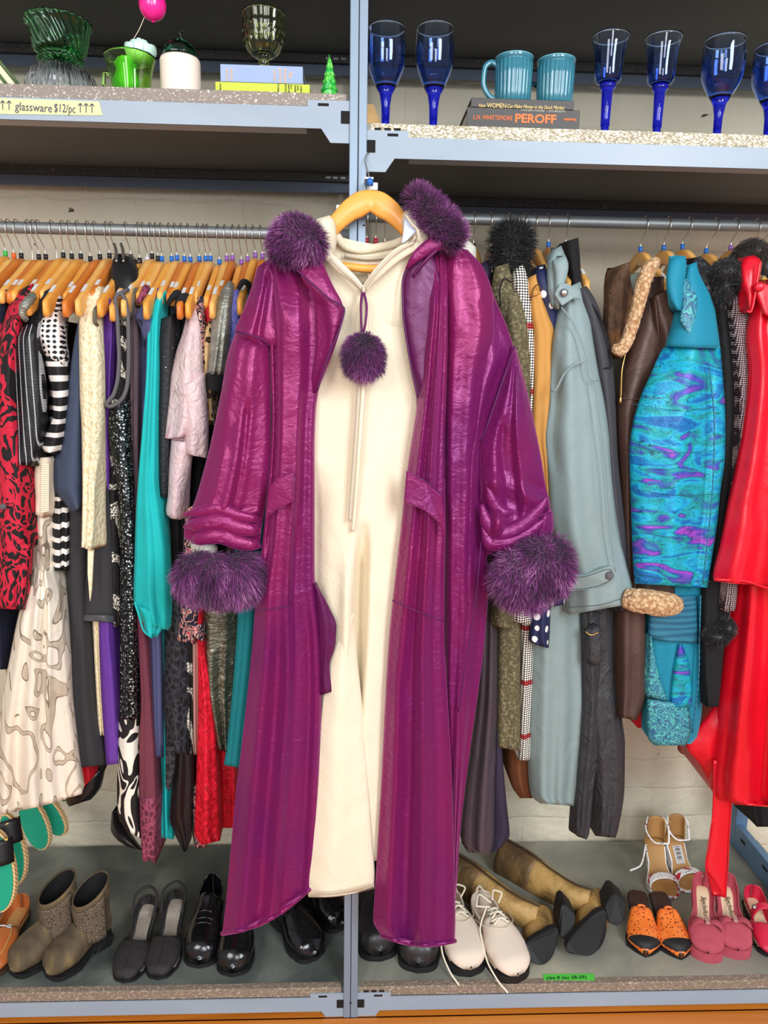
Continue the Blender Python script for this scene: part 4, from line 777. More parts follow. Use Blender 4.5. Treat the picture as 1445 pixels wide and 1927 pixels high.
# ---- lavender crinkle jacket
g = G('lavender_jacket', 'crinkled lavender pink jacket with flared cuff, in front of the leopard print', 'jacket', (345, 978))
shell('sleeve', [(350, 600, 372, 566, .09), (342, 630, 378, 600, .07), (330, 665, 380, 650, .05), (320, 715, 382, 710), (316, 752, 380, 750), (311, 790, 378, 792), (308, 822, 362, 815), (316, 826, 350, 822)], m_lav, g, Y=.03, depth=.07, folds=(2, .008))
shell('flared_cuff', [(326, 735, 385, 700), (340, 780, 390, 760), (346, 820, 393, 810), (345, 850, 391, 850), (360, 857, 389, 862)], m_lav, g, Y=.018, depth=.06, folds=(1, .006))
shell('inner_cuff', [(322, 828, 366, 834), (318, 880, 358, 885), (316, 930, 348, 930), (312, 965, 344, 968), (322, 976, 340, 978)], m_lav, g, Y=.032, depth=.05, folds=(1, .003))
slab('lining', [(310, 824), (330, 782), (345, 800), (350, 830), (330, 828)], .046, .01, m_mauvel, g, res=24)
g = G('paisley_blouse', 'pink and black paisley print blouse peeking beside the lavender jacket', 'blouse', (370, 1210))
shell('shoulder', [(368, 560, 386, 556, .09), (366, 600, 386, 600, .08), (372, 650, 384, 650, .08), (378, 700, 386, 700, .08)], m_pais, g, depth=.2, folds=(1, .003))
shell('sleeve', [(348, 960, 366, 950), (344, 1060, 380, 1060), (339, 1150, 378, 1150), (332, 1205, 368, 1212)], m_pais, g, Y=.05, depth=.15, folds=(1, .004))
shell('cuff', [(350, 1172, 386, 1176), (352, 1185, 384, 1190), (366, 1200, 382, 1208)], m_pais, g, Y=.045, depth=.06, folds=(1, .003))
g = G('red_strap_dress', 'red brocade dress with thin red shoulder strap, near the purple coat', 'dress', (390, 1588))
shell('shoulder', [(388, 562, 404, 552, .10), (384, 580, 402, 572, .09), (390, 620, 400, 620, .10)], m_red, g, depth=.15, folds=(0, 0))
shell('body', [(368, 1130, 376, 1130), (372, 1220, 382, 1220), (373, 1300, 398, 1300), (370, 1440, 410, 1440), (366, 1570, 415, 1560), (380, 1590, 414, 1582)], m_redbroc, g, Y=.06, depth=.25, folds=(2, .006))
g = G('darker_red_dress', 'darker red dress behind the red brocade, next to the purple coat hem', 'dress', (426, 1556))
shell('body', rw([(1150, 400, 440), (1400, 404, 446), (1500, 408, 446), (1558, 414, 442)]), m_redbroc, g, Y=.14, folds=(3, .01))
g = G('dusty_pink_slip', 'narrow dusty pink slip between black lace and red brocade', 'dress', (366, 1360))
shell('body', rw([(1200, 356, 378), (1290, 357, 376), (1360, 358, 376), (1420, 364, 374)]), m_tan, g, Y=.09)
g = G('print_edge_blouse', 'narrow black and cream printed edge right of the black lace skirt', 'blouse', (357, 1420))
shell('body', rw([(1205, 350, 360), (1300, 352, 362), (1420, 352, 360)]), m_leaf, g, Y=.08, depth=.2)
g = G('paisley_skirt', 'dark red patterned hem peeking below the red brocade dress', 'skirt', (374, 1597))
shell('body', rw([(1480, 362, 388), (1560, 362, 390), (1596, 366, 388)]), m_pais, g, Y=.10, depth=.15)
g = G('leopard_top', 'leopard print top between the lavender jacket and silver sleeve', 'top', (395, 800))
shell('body', [(390, 600, 402, 594, .10), (384, 640, 400, 640, .08), (378, 700, 398, 700, .08), (378, 760, 400, 760, .08), (384, 800, 404, 800, .08)], m_leop, g)
g = G('silver_jacket', 'crinkled silver grey short-sleeved jacket near the purple coat shoulder', 'jacket', (405, 735))
shell('sleeve', [(416, 545, 432, 527, .08), (404, 575, 440, 550, .06), (398, 600, 436, 590, .05), (396, 640, 430, 640), (392, 690, 424, 690), (389, 704, 421, 706)], m_silv, g, Y=.035, depth=.08, folds=(3, .006))
shell('sleeve_lining', [(388, 702, 421, 704), (386, 720, 420, 722), (386, 732, 416, 738)], m_blk_f, g, Y=.038, depth=.06, folds=(0, 0))
g = G('shade_fill_body', 'black body added to fill the shade behind the lavender jacket', 'dress', (370, 1250))  # dark body added to stand for the shade deep between garments
shell('body', rw([(600, 358, 392), (900, 342, 400), (1100, 330, 420), (1260, 322, 430)]), m_blk_f, g, Y=.15)
g = G('periwinkle_boucle', 'periwinkle blue boucle knit beside the purple coat sleeve', 'top', (440, 700))
shell('sleeve', [(434, 552, 450, 540, .08), (428, 590, 452, 580, .07), (430, 640, 450, 640, .07), (434, 700, 446, 700, .07), (430, 1000, 446, 1000, .1)], m_bluk, g, depth=.25, folds=(1, .004))
g = G('teal_green_top', 'sliver of dark teal knit under the bare hanger end at the purple coat shoulder', 'top', (465, 700))
shell('shoulder', rw([(552, 458, 478), (600, 450, 474), (800, 448, 470), (1100, 440, 470)]), m_tealp, g, Y=.10)
tpx('strap', [(448, 545, .06, .004), (458, 530, .06, .006), (468, 535, .08, .006), (470, 552, .09, .005)], m_blk_f, g)
g = G('olive_metallic_skirt', 'olive metallic crinkled skirt below the left fur cuff', 'skirt', (410, 1415))
shell('body', [(374, 1080, 452, 1080), (376, 1200, 448, 1200), (382, 1290, 440, 1290), (396, 1360, 436, 1350), (410, 1410, 432, 1418)], m_olmet, g, Y=.07, depth=.28, folds=(4, .014))
g = G('teal_dress', 'teal green dress panel tight against the purple coat, left side', 'dress', (445, 1443))
shell('body', [(450, 1080, 484, 1080), (446, 1180, 478, 1180), (438, 1290, 470, 1290), (428, 1390, 462, 1390), (421, 1440, 460, 1446)], m_tealp, g, Y=.05, depth=.28, folds=(2, .005))
# ================================================================ coats on the right rail
m_olive = M_('olive_tweed', (92, 84, 58), rough=.9, sheen=.3, pat=('noise', 160, [(0, (62, 56, 40)), (.5, (92, 84, 60)), (.62, (134, 124, 92))], {'lin': True}), bump=(260, .002, .8), wrinkle=(9, .003))
m_hound = M_('houndstooth', (230, 224, 212), rough=.85, pat=[('check', (58, 58, 58), [(0, (238, 232, 220)), (.46, (238, 232, 220)), (.50, (36, 30, 34))], {'dist': .8}), ('wave', (2.2, 2.2, 2.4), [(0, (255, 255, 255)), (.975, (255, 255, 255)), (.98, (220, 60, 70))], {'dir': 'Z', 'dist': .2})], wrinkle=(9, .002))
m_camel = M_('camel_wool', (198, 142, 72), rough=.85, sheen=.5, wrinkle=(7, .004), bump=(400, .0006))
m_brownw = M_('brown_wool', (104, 58, 30), rough=.85, sheen=.3, wrinkle=(8, .004))
m_polka = M_('navy_polka_dot', (34, 40, 78), rough=.6, pat=('voro', (34, 34, 34), [(0, (240, 240, 240)), (.26, (240, 240, 240)), (.28, (32, 38, 78))], {'rnd': .45}), wrinkle=(12, .003))
m_sage = M_('sage_gabardine', (132, 150, 148), rough=.6, sheen=.3, pat=('noise', (4, 4, 2), [(0, (122, 138, 134)), (1, (142, 160, 164))], {'lin': True}), wrinkle=(9, .006), bump=(600, .0003))
m_charw = M_('charcoal_wrinkled', (54, 54, 58), rough=.6, sheen=.3, wrinkle=((22, 22, 14), .014, 1.6))
m_charn = M_('charcoal_coat_cloth', (58, 58, 63), rough=.7, sheen=.3, wrinkle=(8, .005))
m_leath = M_('dark_brown_leather', (76, 54, 48), rough=.5, pat=('noise', 9, [(0, (60, 42, 38)), (.5, (80, 58, 52)), (1, (102, 76, 66))], {'lin': True}), wrinkle=(18, .004), bump=(240, .001))
m_shear = M_('shearling', (198, 164, 128), rough=.95, sheen=.6, pat=('voro', (130, 130, 130), [(0, (226, 196, 158)), (.4, (204, 168, 128)), (.7, (168, 124, 88))], {'lin': True}), bump=(95, .010, 1.0))
m_brfur = M_('brown_fur_skin', (92, 66, 48), rough=.9, sheen=.4, pat=('noise', 14, [(0, (58, 42, 34)), (.5, (96, 70, 52)), (.75, (160, 108, 62))], {'lin': True}), bump=(90, .007, 1.0))
m_tealq = M_('teal_corduroy', (14, 128, 156), rough=.7, sheen=.5, stint=(90, 200, 230), wrinkle=(9, .003), bump=(300, .001))
m_iri = M_('iridescent_teal_print', (20, 150, 190), rough=.45, sheen=.3, metal=.1, pat=[('noise', (11, 8, 30), [(0, (20, 60, 140)), (.38, (14, 110, 176)), (.47, (24, 170, 206)), (.55, (18, 150, 150)), (.62, (50, 70, 170)), (.70, (150, 70, 190)), (1, (200, 80, 190))], {'lin': True, 'dist': 1.0, 'det': 2}), ('contour', (30, 20, 60), [(0, (255, 255, 255)), (.86, (255, 255, 255)), (.9, (40, 70, 100)), (.97, (255, 255, 255))], {'k': 4, 'dist': 1.4, 'det': 2, 'lin': True})], wrinkle=(20, .005), bump=(120, .0015))
m_iri2 = M_('teal_paisley_patch', (70, 130, 150), rough=.5, sheen=.3, pat=('contour', (26, 26, 22), [(0, (40, 90, 120)), (.3, (90, 190, 180)), (.5, (50, 70, 120)), (.65, (70, 160, 170)), (.9, (40, 90, 126))], {'k': 5, 'dist': 2, 'det': 1, 'lin': True}), wrinkle=(16, .003))
m_tealw = M_('dark_teal_brocade', (28, 92, 120), rough=.5, pat=('wave', (5, 5, 22), [(0, (24, 84, 112)), (1, (44, 116, 142))], {'dir': 'Z', 'dist': 7, 'lin': True}), wrinkle=(16, .003))
m_blkfur = furmat('black_fur', (4, 4, 6), (14, 14, 18), (40, 42, 50))
m_blkwool = M_('black_wool_coat', (20, 20, 23), rough=.9, sheen=.2, bump=(140, .004, 1.0))
m_curly = M_('curly_black_wool', (40, 40, 44), rough=.8, sheen=.4, pat=('voro', (85, 85, 85), [(0, (92, 92, 98)), (.4, (34, 34, 38)), (.7, (12, 12, 14))], {'lin': True}), bump=(100, .012, 1.0))
m_tweed = M_('pink_black_tweed', (60, 50, 56), rough=.9, pat=('check', (75, 75, 75), [(0, (214, 190, 190)), (.30, (120, 92, 100)), (.42, (34, 28, 34)), (.8, (20, 18, 24)), (.95, (150, 110, 122))], {'dist': 3.0}), bump=(160, .003, .8))
m_redl = M_('red_leather', (218, 10, 34), rough=.36, coat=.25, pat=('noise', 5, [(0, (206, 8, 28)), (1, (226, 18, 46))], {'lin': True}), wrinkle=(6, .008), bump=(400, .0003))
m_gsat = M_('dark_grey_satin', (78, 68, 76), rough=.3, sheen=.3, wrinkle=((10, 10, 5), .010))
m_navyp = M_('ink_purple_cloth', (44, 36, 58), rough=.7, wrinkle=(8, .002))
m_knitw = M_('white_ribbed_knit', (222, 216, 204), rough=.95, sheen=.3, weave=(60, 60, 110))
m_snap = M_('nickel_snap', (190, 195, 195), rough=.25, metal=.9)
m_brass = M_('brass_zip', (200, 160, 90), rough=.3, metal=.9)
g = G('ribbed_knit', 'white ribbed knit scrap hanging beside the purple fur hood', 'top', (880, 530))
shell('body', [(864, 470, 878, 450, .1), (858, 500, 896, 468, .09), (860, 560, 896, 500, .09), (862, 800, 880, 700, .12)], m_knitw, g, depth=.1, folds=(2, .003))
g = G('satin_dress', 'long dark grey satin dress with ink-purple lining, right of the purple coat hem', 'dress', (905, 1607))
shell('body', [(906, 560, 930, 520, .12), (900, 700, 936, 700, .10), (905, 1130, 936, 1130, .07), (899, 1300, 936, 1300, .06), (888, 1400, 934, 1400, .06), (873, 1500, 932, 1500, .06), (867, 1580, 930, 1590, .06), (880, 1604, 922, 1608, .06)], m_gsat, g, folds=(2, .012))
shell('lining', [(934, 1380, 942, 1380), (930, 1500, 952, 1500), (930, 1560, 959, 1570), (924, 1606, 944, 1594)], m_navyp, g, Y=.08, depth=.2, folds=(1, .004))
g = G('navy_collar_coat', 'dark aubergine garment with rolled collar left of the olive tweed coat', 'coat', (915, 900))
shell('body', [(900, 498, 922, 488, .12), (902, 530, 926, 520, .10), (905, 600, 940, 590, .10), (905, 900, 950, 900, .11)], m_navyp, g, depth=.25, folds=(1, .004))
g = G('olive_tweed_coat', 'olive brown tweed coat with notched collar, left of the houndstooth coat', 'coat', (955, 1415))
shell('body', [(936, 505, 954, 495, .09), (930, 530, 964, 520, .07), (940, 600, 976, 580, .05), (960, 680, 990, 650), (975, 760, 996, 720), (975, 1170, 982, 1170), (939, 1175, 980, 1170), (937, 1300, 979, 1300), (936, 1405, 979, 1415)], m_olive, g, Y=.06, folds=(1, .006))
shell('sleeve', [(948, 560, 980, 545, .05), (952, 640, 993, 615), (956, 720, 999, 705), (950, 900, 994, 900), (930, 1100, 976, 1110), (922, 1168, 963, 1180), (930, 1178, 960, 1184)], m_olive, g, Y=.03, depth=.07, folds=(1, .004))
shell('collar', [(932, 502, 958, 495, .07), (926, 530, 962, 535, .06), (924, 560, 946, 580, .055)], m_olive, g, depth=.04, folds=(0, 0), d1=.015)
tpx('collar_edge', [(942, 575, .045, .0016), (940, 548, .045, .0016), (950, 524, .05, .0016), (962, 532, .05, .0016)], m_blkwool, g)
g = G('houndstooth_coat', 'black and white houndstooth coat with red overcheck', 'coat', (990, 1430))
shell('shoulder', [(966, 508, 984, 497, .08), (966, 530, 992, 520, .06), (974, 570, 1000, 570, .05), (984, 640, 1006, 640, .05), (994, 700, 1005, 690, .05), (996, 770, 1003, 770, .05), (990, 900, 1000, 900, .06)], m_hound, g, depth=.3, folds=(1, .003))
shell('sleeve', [(972, 1080, 1008, 1080), (968, 1140, 1004, 1138), (964, 1170, 1002, 1176)], m_hound, g, Y=.045, depth=.06, folds=(1, .003))
shell('body', rw([(1100, 976, 1008), (1200, 981, 1004), (1330, 979, 1000), (1426, 974, 998), (1431, 975, 996)]), m_hound, g, Y=.085, folds=(1, .004))
g = G('camel_coat', 'camel tan wool coat between houndstooth and polka dots', 'coat', (1020, 1500))
shell('collar', [(996, 522, 1012, 514, .07), (992, 545, 1018, 540, .055), (996, 560, 1020, 552, .05)], m_camel, g, depth=.05, folds=(0, 0), d1=.012)
shell('sleeve', [(996, 555, 1019, 548, .055), (1000, 600, 1034, 590), (1004, 640, 1045, 625), (1002, 700, 1045, 700), (998, 780, 1038, 780), (1000, 830, 1032, 830), (1010, 880, 1034, 880), (1014, 1000, 1040, 1000)], m_camel, g, Y=.042, depth=.07, folds=(2, .006))
tpx('collar_seam', [(999, 566, .04, .0014), (1003, 545, .045, .0014), (1011, 536, .045, .0014), (1019, 545, .045, .0014)], m_brownw, g)
g = G('brown_coat', 'dark brown coat hem showing below houndstooth, left of the sage coat', 'coat', (990, 1500))
shell('body', rw([(700, 1000, 1022), (1200, 985, 1010), (1400, 954, 1004), (1440, 954, 1002), (1478, 962, 1002), (1502, 978, 1002)]), m_brownw, g, Y=.13, folds=(3, .006))
g = G('polka_blouse', 'navy blouse with large white polka dots, left of the sage trench coat', 'blouse', (1015, 1220))
shell('body', [(1012, 500, 1026, 497, .09), (1008, 520, 1030, 512, .06), (1014, 560, 1040, 540, .05), (1022, 590, 1048, 570, .05), (1034, 640, 1050, 620, .06), (1042, 700, 1052, 700, .07), (1030, 1000, 1050, 1000, .08)], m_polka, g, depth=.25, folds=(2, .005))
shell('sleeve', [(1008, 1090, 1040, 1090), (1002, 1150, 1036, 1150), (995, 1206, 1034, 1200), (1010, 1214, 1032, 1220)], m_polka, g, Y=.04, depth=.05, folds=(2, .005))
shell('cuff_flap', [(1036, 1080, 1066, 1080), (1034, 1120, 1064, 1118), (1036, 1142, 1062, 1138)], m_polka, g, Y=.035, depth=.04, folds=(1, .003))
g = G('sage_trench_coat', 'sage grey-green trench coat with snap epaulet and buttoned cuff tab', 'coat', (1050, 1515))
shell('body', [(1040, 1080, 1130, 1080), (1004, 1160, 1096, 1160), (999, 1250, 1097, 1250), (995, 1330, 1100, 1330), (994, 1400, 1097, 1400), (997, 1470, 1090, 1470), (1000, 1498, 1085, 1503), (1016, 1512, 1082, 1517)], m_sage, g, Y=.075, depth=.3, folds=(3, .012), ridges=((.25, .14, -.012, 0, 1),))
shell('sleeve', [(1052, 548, 1092, 530, .05), (1048, 590, 1106, 575, .035), (1040, 650, 1116, 640), (1036, 700, 1126, 700), (1034, 760, 1138, 760), (1026, 820, 1146, 820), (1030, 880, 1150, 880), (1034, 950, 1157, 950), (1044, 1020, 1166, 1010), (1060, 1080, 1178, 1060), (1068, 1120, 1190, 1105), (1070, 1157, 1196, 1135)], m_sage, g, Y=.012, depth=.09, folds=(2, .010), ridges=((.1, .1, .012, .2, .6), (.75, .05, .006, .25, .95)))
shell('upper_collar', [(1036, 476, 1056, 462, .06), (1030, 500, 1066, 492, .045), (1030, 540, 1062, 545, .035), (1036, 575, 1046, 578, .035)], m_sage, g, depth=.05, folds=(1, .003), d1=.015)
shell('lapel', [(1040, 490, 1064, 480, .03), (1046, 520, 1070, 500, .022), (1044, 560, 1056, 560, .022), (1046, 580, 1052, 582, .022)], m_sage, g, depth=.02, folds=(0, 0), d1=.006)
slab('epaulet', [(1043, 554, .012), (1053, 534, .012), (1068, 533, .012), (1092, 548, .02), (1094, 563, .02), (1078, 563, .012), (1058, 576, .006)], .02, .01, m_sage, g, bv=.003)
lathe_v = P(1061, 552, .004)
tpx('snap', [(1061, 551, .0115, .0085), (1061, 551, .003, .0075), (1061, 551, .001, .003)], m_snap, g, seg=24, res=4)
tpx('yoke_flap', [(1036, 734, .014, .0022), (1042, 736, .004, .0022), (1064, 700, -.002, .0022), (1085, 684, -.004, .0022), (1106, 678, .0, .0022)], m_sage, g, seg=6)
tpx('yoke_seam', [(1056, 578, .01, .0014), (1080, 610, .0, .0014), (1100, 660, -.003, .0014), (1112, 715, .0, .0014), (1125, 717, .01, .0014)], m_sage, g, seg=6)
tpx('sleeve_seam', [(1118, 720, .0, .0013), (1130, 800, .0, .0013), (1142, 900, .0, .0013), (1148, 1000, .002, .0013), (1158, 1075, .003, .0013)], m_sage, g, seg=6)
slab('cuff_tab', [(1066, 1083, .006), (1100, 1081, -.002), (1140, 1068, -.004), (1150, 1066, -.003), (1158, 1083, -.002), (1148, 1098, -.003), (1110, 1110, -.004), (1068, 1114, .006)], 0, .014, m_sage, g, bv=.003)
tpx('tab_stitch', [(1068, 1110, .003, .0007), (1110, 1106, -.006, .0007), (1147, 1093, -.005, .0007), (1153, 1083, -.004, .0007), (1147, 1071, -.005, .0007), (1100, 1085, -.004, .0007), (1068, 1087, .004, .0007)], m_charn, g, seg=5)
tpx('cuff_button', [(1147, 1083, -.004, .0085), (1147, 1083, -.0095, .0078), (1147, 1083, -.010, .003)], m_greyp, g, seg=24, res=4)
tpx('cuff_stitch', [(1070, 1143, .004, .0007), (1130, 1138, -.002, .0007), (1192, 1118, .004, .0007)], m_charn, g, seg=5)
g = G('charcoal_coat', 'charcoal grey coat with dark stand collar right of the sage trench coat', 'coat', (1130, 1577))
shell('collar', [(1062, 455, 1088, 447, .09), (1066, 490, 1091, 480, .08), (1072, 530, 1094, 525, .07), (1078, 560, 1100, 560, .07)], m_blkwool, g, depth=.1, folds=(1, .004), d1=.02)
shell('sleeve', [(1084, 545, 1104, 538, .06), (1096, 580, 1122, 568), (1106, 620, 1136, 610), (1116, 680, 1152, 670), (1130, 760, 1158, 750), (1140, 850, 1162, 850), (1148, 950, 1172, 950), (1156, 1050, 1184, 1050), (1160, 1150, 1186, 1150)], m_charn, g, Y=.045, depth=.09, folds=(1, .006))
tpx('sleeve_seam', [(1104, 560, .05, .0022), (1130, 600, .045, .0022), (1148, 660, .045, .0022), (1151, 690, .045, .0022), (1135, 694, .045, .0022)], m_blkwool, g)
shell('skirt', [(1090, 1140, 1160, 1140, .09), (1096, 1250, 1162, 1250, .09), (1098, 1350, 1170, 1350, .08), (1104, 1400, 1176, 1400, .08), (1114, 1480, 1175, 1480, .08), (1117, 1560, 1163, 1562, .08), (1120, 1573, 1158, 1577, .08)], m_charw, g, depth=.26, folds=(3, .010))
shell('front_flap', [(1092, 1150, 1128, 1150, .07), (1098, 1300, 1130, 1300, .07), (1092, 1400, 1128, 1400, .07), (1086, 1480, 1118, 1480, .07), (1082, 1570, 1108, 1572, .07), (1086, 1574, 1104, 1580, .07)], m_charw, g, depth=.05, folds=(2, .008), d1=.02)
shell('belt_tab', [(1098, 1186, 1126, 1176, .05), (1108, 1192, 1130, 1192, .045), (1108, 1240, 1132, 1240, .045), (1116, 1252, 1128, 1253, .045)], m_charw, g, depth=.02, folds=(0, 0), d1=.006)
tpx('belt_ring', [(1101, 1188, .045, .0013), (1112, 1195, .04, .0013), (1126, 1190, .04, .0013)], m_brass, g)
# brown leather coat with shearling
g = G('shearling_leather_coat', 'dark brown leather coat with rolled tan shearling collar and cuff', 'coat', (1190, 1355))
shell('fur_lining', [(1168, 500, 1186, 492, .10), (1150, 530, 1186, 520, .09), (1142, 560, 1190, 550, .08), (1140, 610, 1186, 610, .075), (1146, 650, 1176, 655, .07), (1158, 670, 1172, 674, .07)], m_brfur, g, depth=.12, folds=(2, .006))
shell('lining', [(1170, 520, 1205, 512, .13), (1168, 600, 1196, 600, .13), (1170, 660, 1180, 650, .12)], M_('grey_green_lining', (108, 116, 104), rough=.6), g, depth=.05, folds=(0, 0))
shell('body', [(1216, 522, 1250, 520, .09), (1200, 545, 1258, 545, .08), (1198, 600, 1262, 600, .07), (1184, 660, 1250, 660, .06), (1168, 720, 1235, 720), (1160, 780, 1215, 780), (1164, 850, 1210, 850), (1168, 900, 1205, 900), (1170, 1100, 1210, 1100), (1162, 1150, 1215, 1150), (1162, 1300, 1216, 1300), (1166, 1350, 1198, 1356)], m_leath, g, Y=.06, depth=.28, folds=(2, .008))
shell('sleeve', [(1226, 560, 1258, 545, .045), (1230, 600, 1272, 578), (1244, 640, 1276, 620), (1240, 700, 1270, 690), (1225, 800, 1262, 780), (1200, 1000, 1270, 1000), (1192, 1120, 1270, 1120)], m_leath, g, Y=.045, depth=.08, folds=(2, .006))
tpx('collar_roll', [(1234, 492, .05, .010), (1222, 506, .035, .0145), (1210, 535, .03, .0145), (1202, 570, .03, .0135), (1192, 605, .03, .0125), (1180, 640, .03, .0125), (1166, 658, .035, .014), (1156, 656, .045, .010)], m_shear, g, seg=20, res=60, jit=.07)
tpx('shearling_cuff', [(1176, 1126, .03, .021), (1200, 1130, .015, .026), (1240, 1136, .010, .027), (1268, 1138, .02, .022), (1276, 1139, .03, .010)], m_shear, g, seg=22, res=30, jit=.05)
tpx('zip', [(1168, 760, .05, .0018), (1170, 700, .05, .0016), (1178, 660, .055, .0014)], m_brass, g); tpx('zip_pull', [(1168, 745, .045, .0024), (1167, 758, .043, .003)], m_brass, g, res=4)
for x, y in ((1227, 529), (1211, 569), (1199, 610)): tpx('button', [(x, y, .066-.012*(y > 560), .005), (x, y, .058-.012*(y > 560), .0046)], m_leath, g, seg=14, res=4)
for a, b in (((1233, 565), (1240, 640)), ((1172, 750), (1215, 752))): tpx('seam', [(a[0], a[1], .036 if b[0] > 1230 else .058, .0012), (b[0], b[1], .036 if b[0] > 1230 else .056, .0012)], m_leath, g, res=4)
# small hidden pieces behind the teal jacket
g = G('teal_knit_dress', 'turquoise skirt piece left of the teal quilted jacket hem', 'dress', (1208, 1310))
shell('body', rw([(1120, 1206, 1240), (1200, 1202, 1236), (1300, 1199, 1232), (1310, 1202, 1230)]), m_turq, g, Y=.12, depth=.2, folds=(2, .004))
g = G('red_hem_coat', 'sliver of dark red hem below the brown leather coat', 'coat', (1200, 1370))
shell('body', rw([(1200, 1190, 1226), (1300, 1188, 1224), (1340, 1182, 1220), (1370, 1200, 1216)]), m_red, g, Y=.15, depth=.15, folds=(1, .004))
# teal jacket
g = G('teal_quilted_coat', 'teal quilted coat with iridescent blue and purple printed sleeve', 'coat', (1275, 1405))
shell('skirt', [(1224, 1100, 1332, 1105), (1221, 1180, 1326, 1180), (1219, 1250, 1324, 1250), (1217, 1330, 1321, 1330), (1218, 1385, 1312, 1385), (1230, 1402, 1300, 1400)], m_tealq, g, Y=.075, depth=.26, folds=(2, .008))
shell('patch_top', [(1224, 1120, 1312, 1120, .066), (1221, 1160, 1314, 1165, .064), (1219, 1196, 1316, 1206, .063), (1240, 1206, 1314, 1211, .063)], m_tealw, g, depth=.03, folds=(1, .004), d1=.012)
shell('patch_print', [(1276, 1212, 1284, 1212, .064), (1270, 1250, 1296, 1250, .061), (1264, 1300, 1302, 1300, .060), (1262, 1332, 1302, 1330, .060)], m_iri, g, depth=.03, folds=(0, 0), d1=.008)
shell('patch_swirl', [(1222, 1196, 1226, 1196, .068), (1220, 1260, 1238, 1262, .066), (1218, 1310, 1258, 1320, .064)], m_iri2, g, depth=.03, folds=(0, 0), d1=.008)
shell('patch_hem', [(1218, 1316, 1294, 1326, .062), (1217, 1360, 1300, 1360, .060), (1219, 1390, 1298, 1385, .060), (1234, 1403, 1290, 1403, .062)], m_iri2, g, depth=.03, folds=(1, .004), d1=.012)
tpx('skirt_piping', [(1318, 1120, .07, .002), (1316, 1200, .068, .002), (1313, 1290, .066, .002), (1302, 1380, .066, .002)], m_tealw, g)
shell('sleeve', [(1264, 628, 1352, 628, .03), (1240, 668, 1358, 680, .02), (1224, 704, 1361, 720), (1204, 750, 1364, 760), (1190, 800, 1365, 810), (1184, 850, 1364, 860), (1186, 920, 1356, 920), (1188, 980, 1350, 980), (1190, 1040, 1341, 1040), (1194, 1098, 1331, 1106)], m_iri, g, Y=.005, depth=.10, folds=(2, .010), ridges=((.83, .05, .008, .1, 1), (.5, .3, -.012, 0, 1)))
shell('yoke', [(1292, 500, 1312, 492, .045), (1280, 530, 1328, 525, .03), (1274, 570, 1342, 562, .018), (1266, 612, 1349, 608, .006), (1256, 644, 1353, 640, .000), (1254, 652, 1354, 656, .000)], m_tealq, g, depth=.12, folds=(1, .005))
shell('yoke_patch', [(1283, 522, 1308, 530, .03), (1284, 570, 1312, 572, .010), (1280, 600, 1312, 610, .002), (1292, 626, 1311, 640, -.002), (1306, 652, 1311, 656, -.002)], m_iri2, g, depth=.02, folds=(0, 0), d1=.005)
shell('stand_collar', [(1268, 480, 1290, 482, .03), (1258, 496, 1292, 500, .018), (1254, 530, 1286, 540, .008), (1258, 560, 1284, 566, .005), (1270, 582, 1283, 585, .005)], m_tealq, g, depth=.04, folds=(0, 0), d1=.012)
tpx('sleeve_piping', [(1334, 690, .0, .0014), (1344, 800, .0, .0014), (1338, 950, .0, .0014), (1322, 1100, .003, .0014)], m_tealw, g, seg=6)
for k in range(5): tpx('quilting', [(1190+k*2, 760+k*80, .012, .0007), (1270, 772+k*80, -.012, .0007), (1350-k*3, 766+k*82, .012, .0007)], m_tealw, g, seg=5)
# black curly coat + fur
g = G('curly_collar_coat', 'black wool coat with a curly astrakhan collar, behind the teal coat', 'coat', (1350, 1100))
shell('collar', [(1296, 488, 1318, 482, .06), (1300, 505, 1336, 498, .045), (1312, 530, 1342, 522, .04), (1328, 560, 1348, 555, .04), (1338, 580, 1352, 578, .04)], m_curly, g, depth=.06, folds=(2, .006), d1=.02)
shell('body', [(1330, 545, 1352, 538, .07), (1346, 600, 1374, 590), (1350, 700, 1388, 690), (1350, 800, 1392, 790), (1344, 900, 1388, 900), (1330, 1000, 1382, 1000), (1320, 1110, 1372, 1110), (1322, 1250, 1360, 1250), (1330, 1330, 1352, 1330)], m_blkwool, g, Y=.055, depth=.3, folds=(2, .006))
g = G('tweed_jacket', 'pink and black tweed jacket with a smooth black fur collar', 'jacket', (1375, 1150))
shell('body', [(1376, 548, 1396, 535, .05), (1372, 570, 1404, 560, .035), (1376, 620, 1412, 610), (1384, 680, 1416, 680), (1390, 760, 1414, 760), (1388, 850, 1408, 850), (1382, 950, 1402, 950), (1370, 1050, 1392, 1050), (1362, 1145, 1384, 1145), (1364, 1152, 1382, 1150)], m_tweed, g, Y=.03, depth=.3, folds=(1, .005))
shell('hem', rw([(1150, 1366, 1392), (1300, 1360, 1384), (1312, 1360, 1384)]), m_tweed, g, Y=.10, depth=.2)
fc = [(P(1362, 515, .05), (.030, .04, .028)), (P(1384, 522, .045), (.024, .035, .030)), (P(1358, 545, .045), (.016, .03, .032))]
fur('fur_collar', fc, 3200, .011, furmat('smooth_black_fur', (8, 8, 10), (26, 26, 30), (78, 80, 88)), g, droop=.7, width=.0013)
tpx('collar_trim', [(1362, 567, .02, .002), (1364, 548, .015, .002), (1378, 536, .012, .002), (1396, 534, .015, .002)], m_blkwool, g)
g = G('black_fur_cuff', 'black sleeve with fluffy fur cuff between the teal coat and red coat', 'coat', (1350, 1212))
shell('sleeve', rw([(900, 1345, 1372), (1120, 1330, 1372), (1180, 1326, 1368)]), m_blkwool, g, Y=.065, depth=.08)
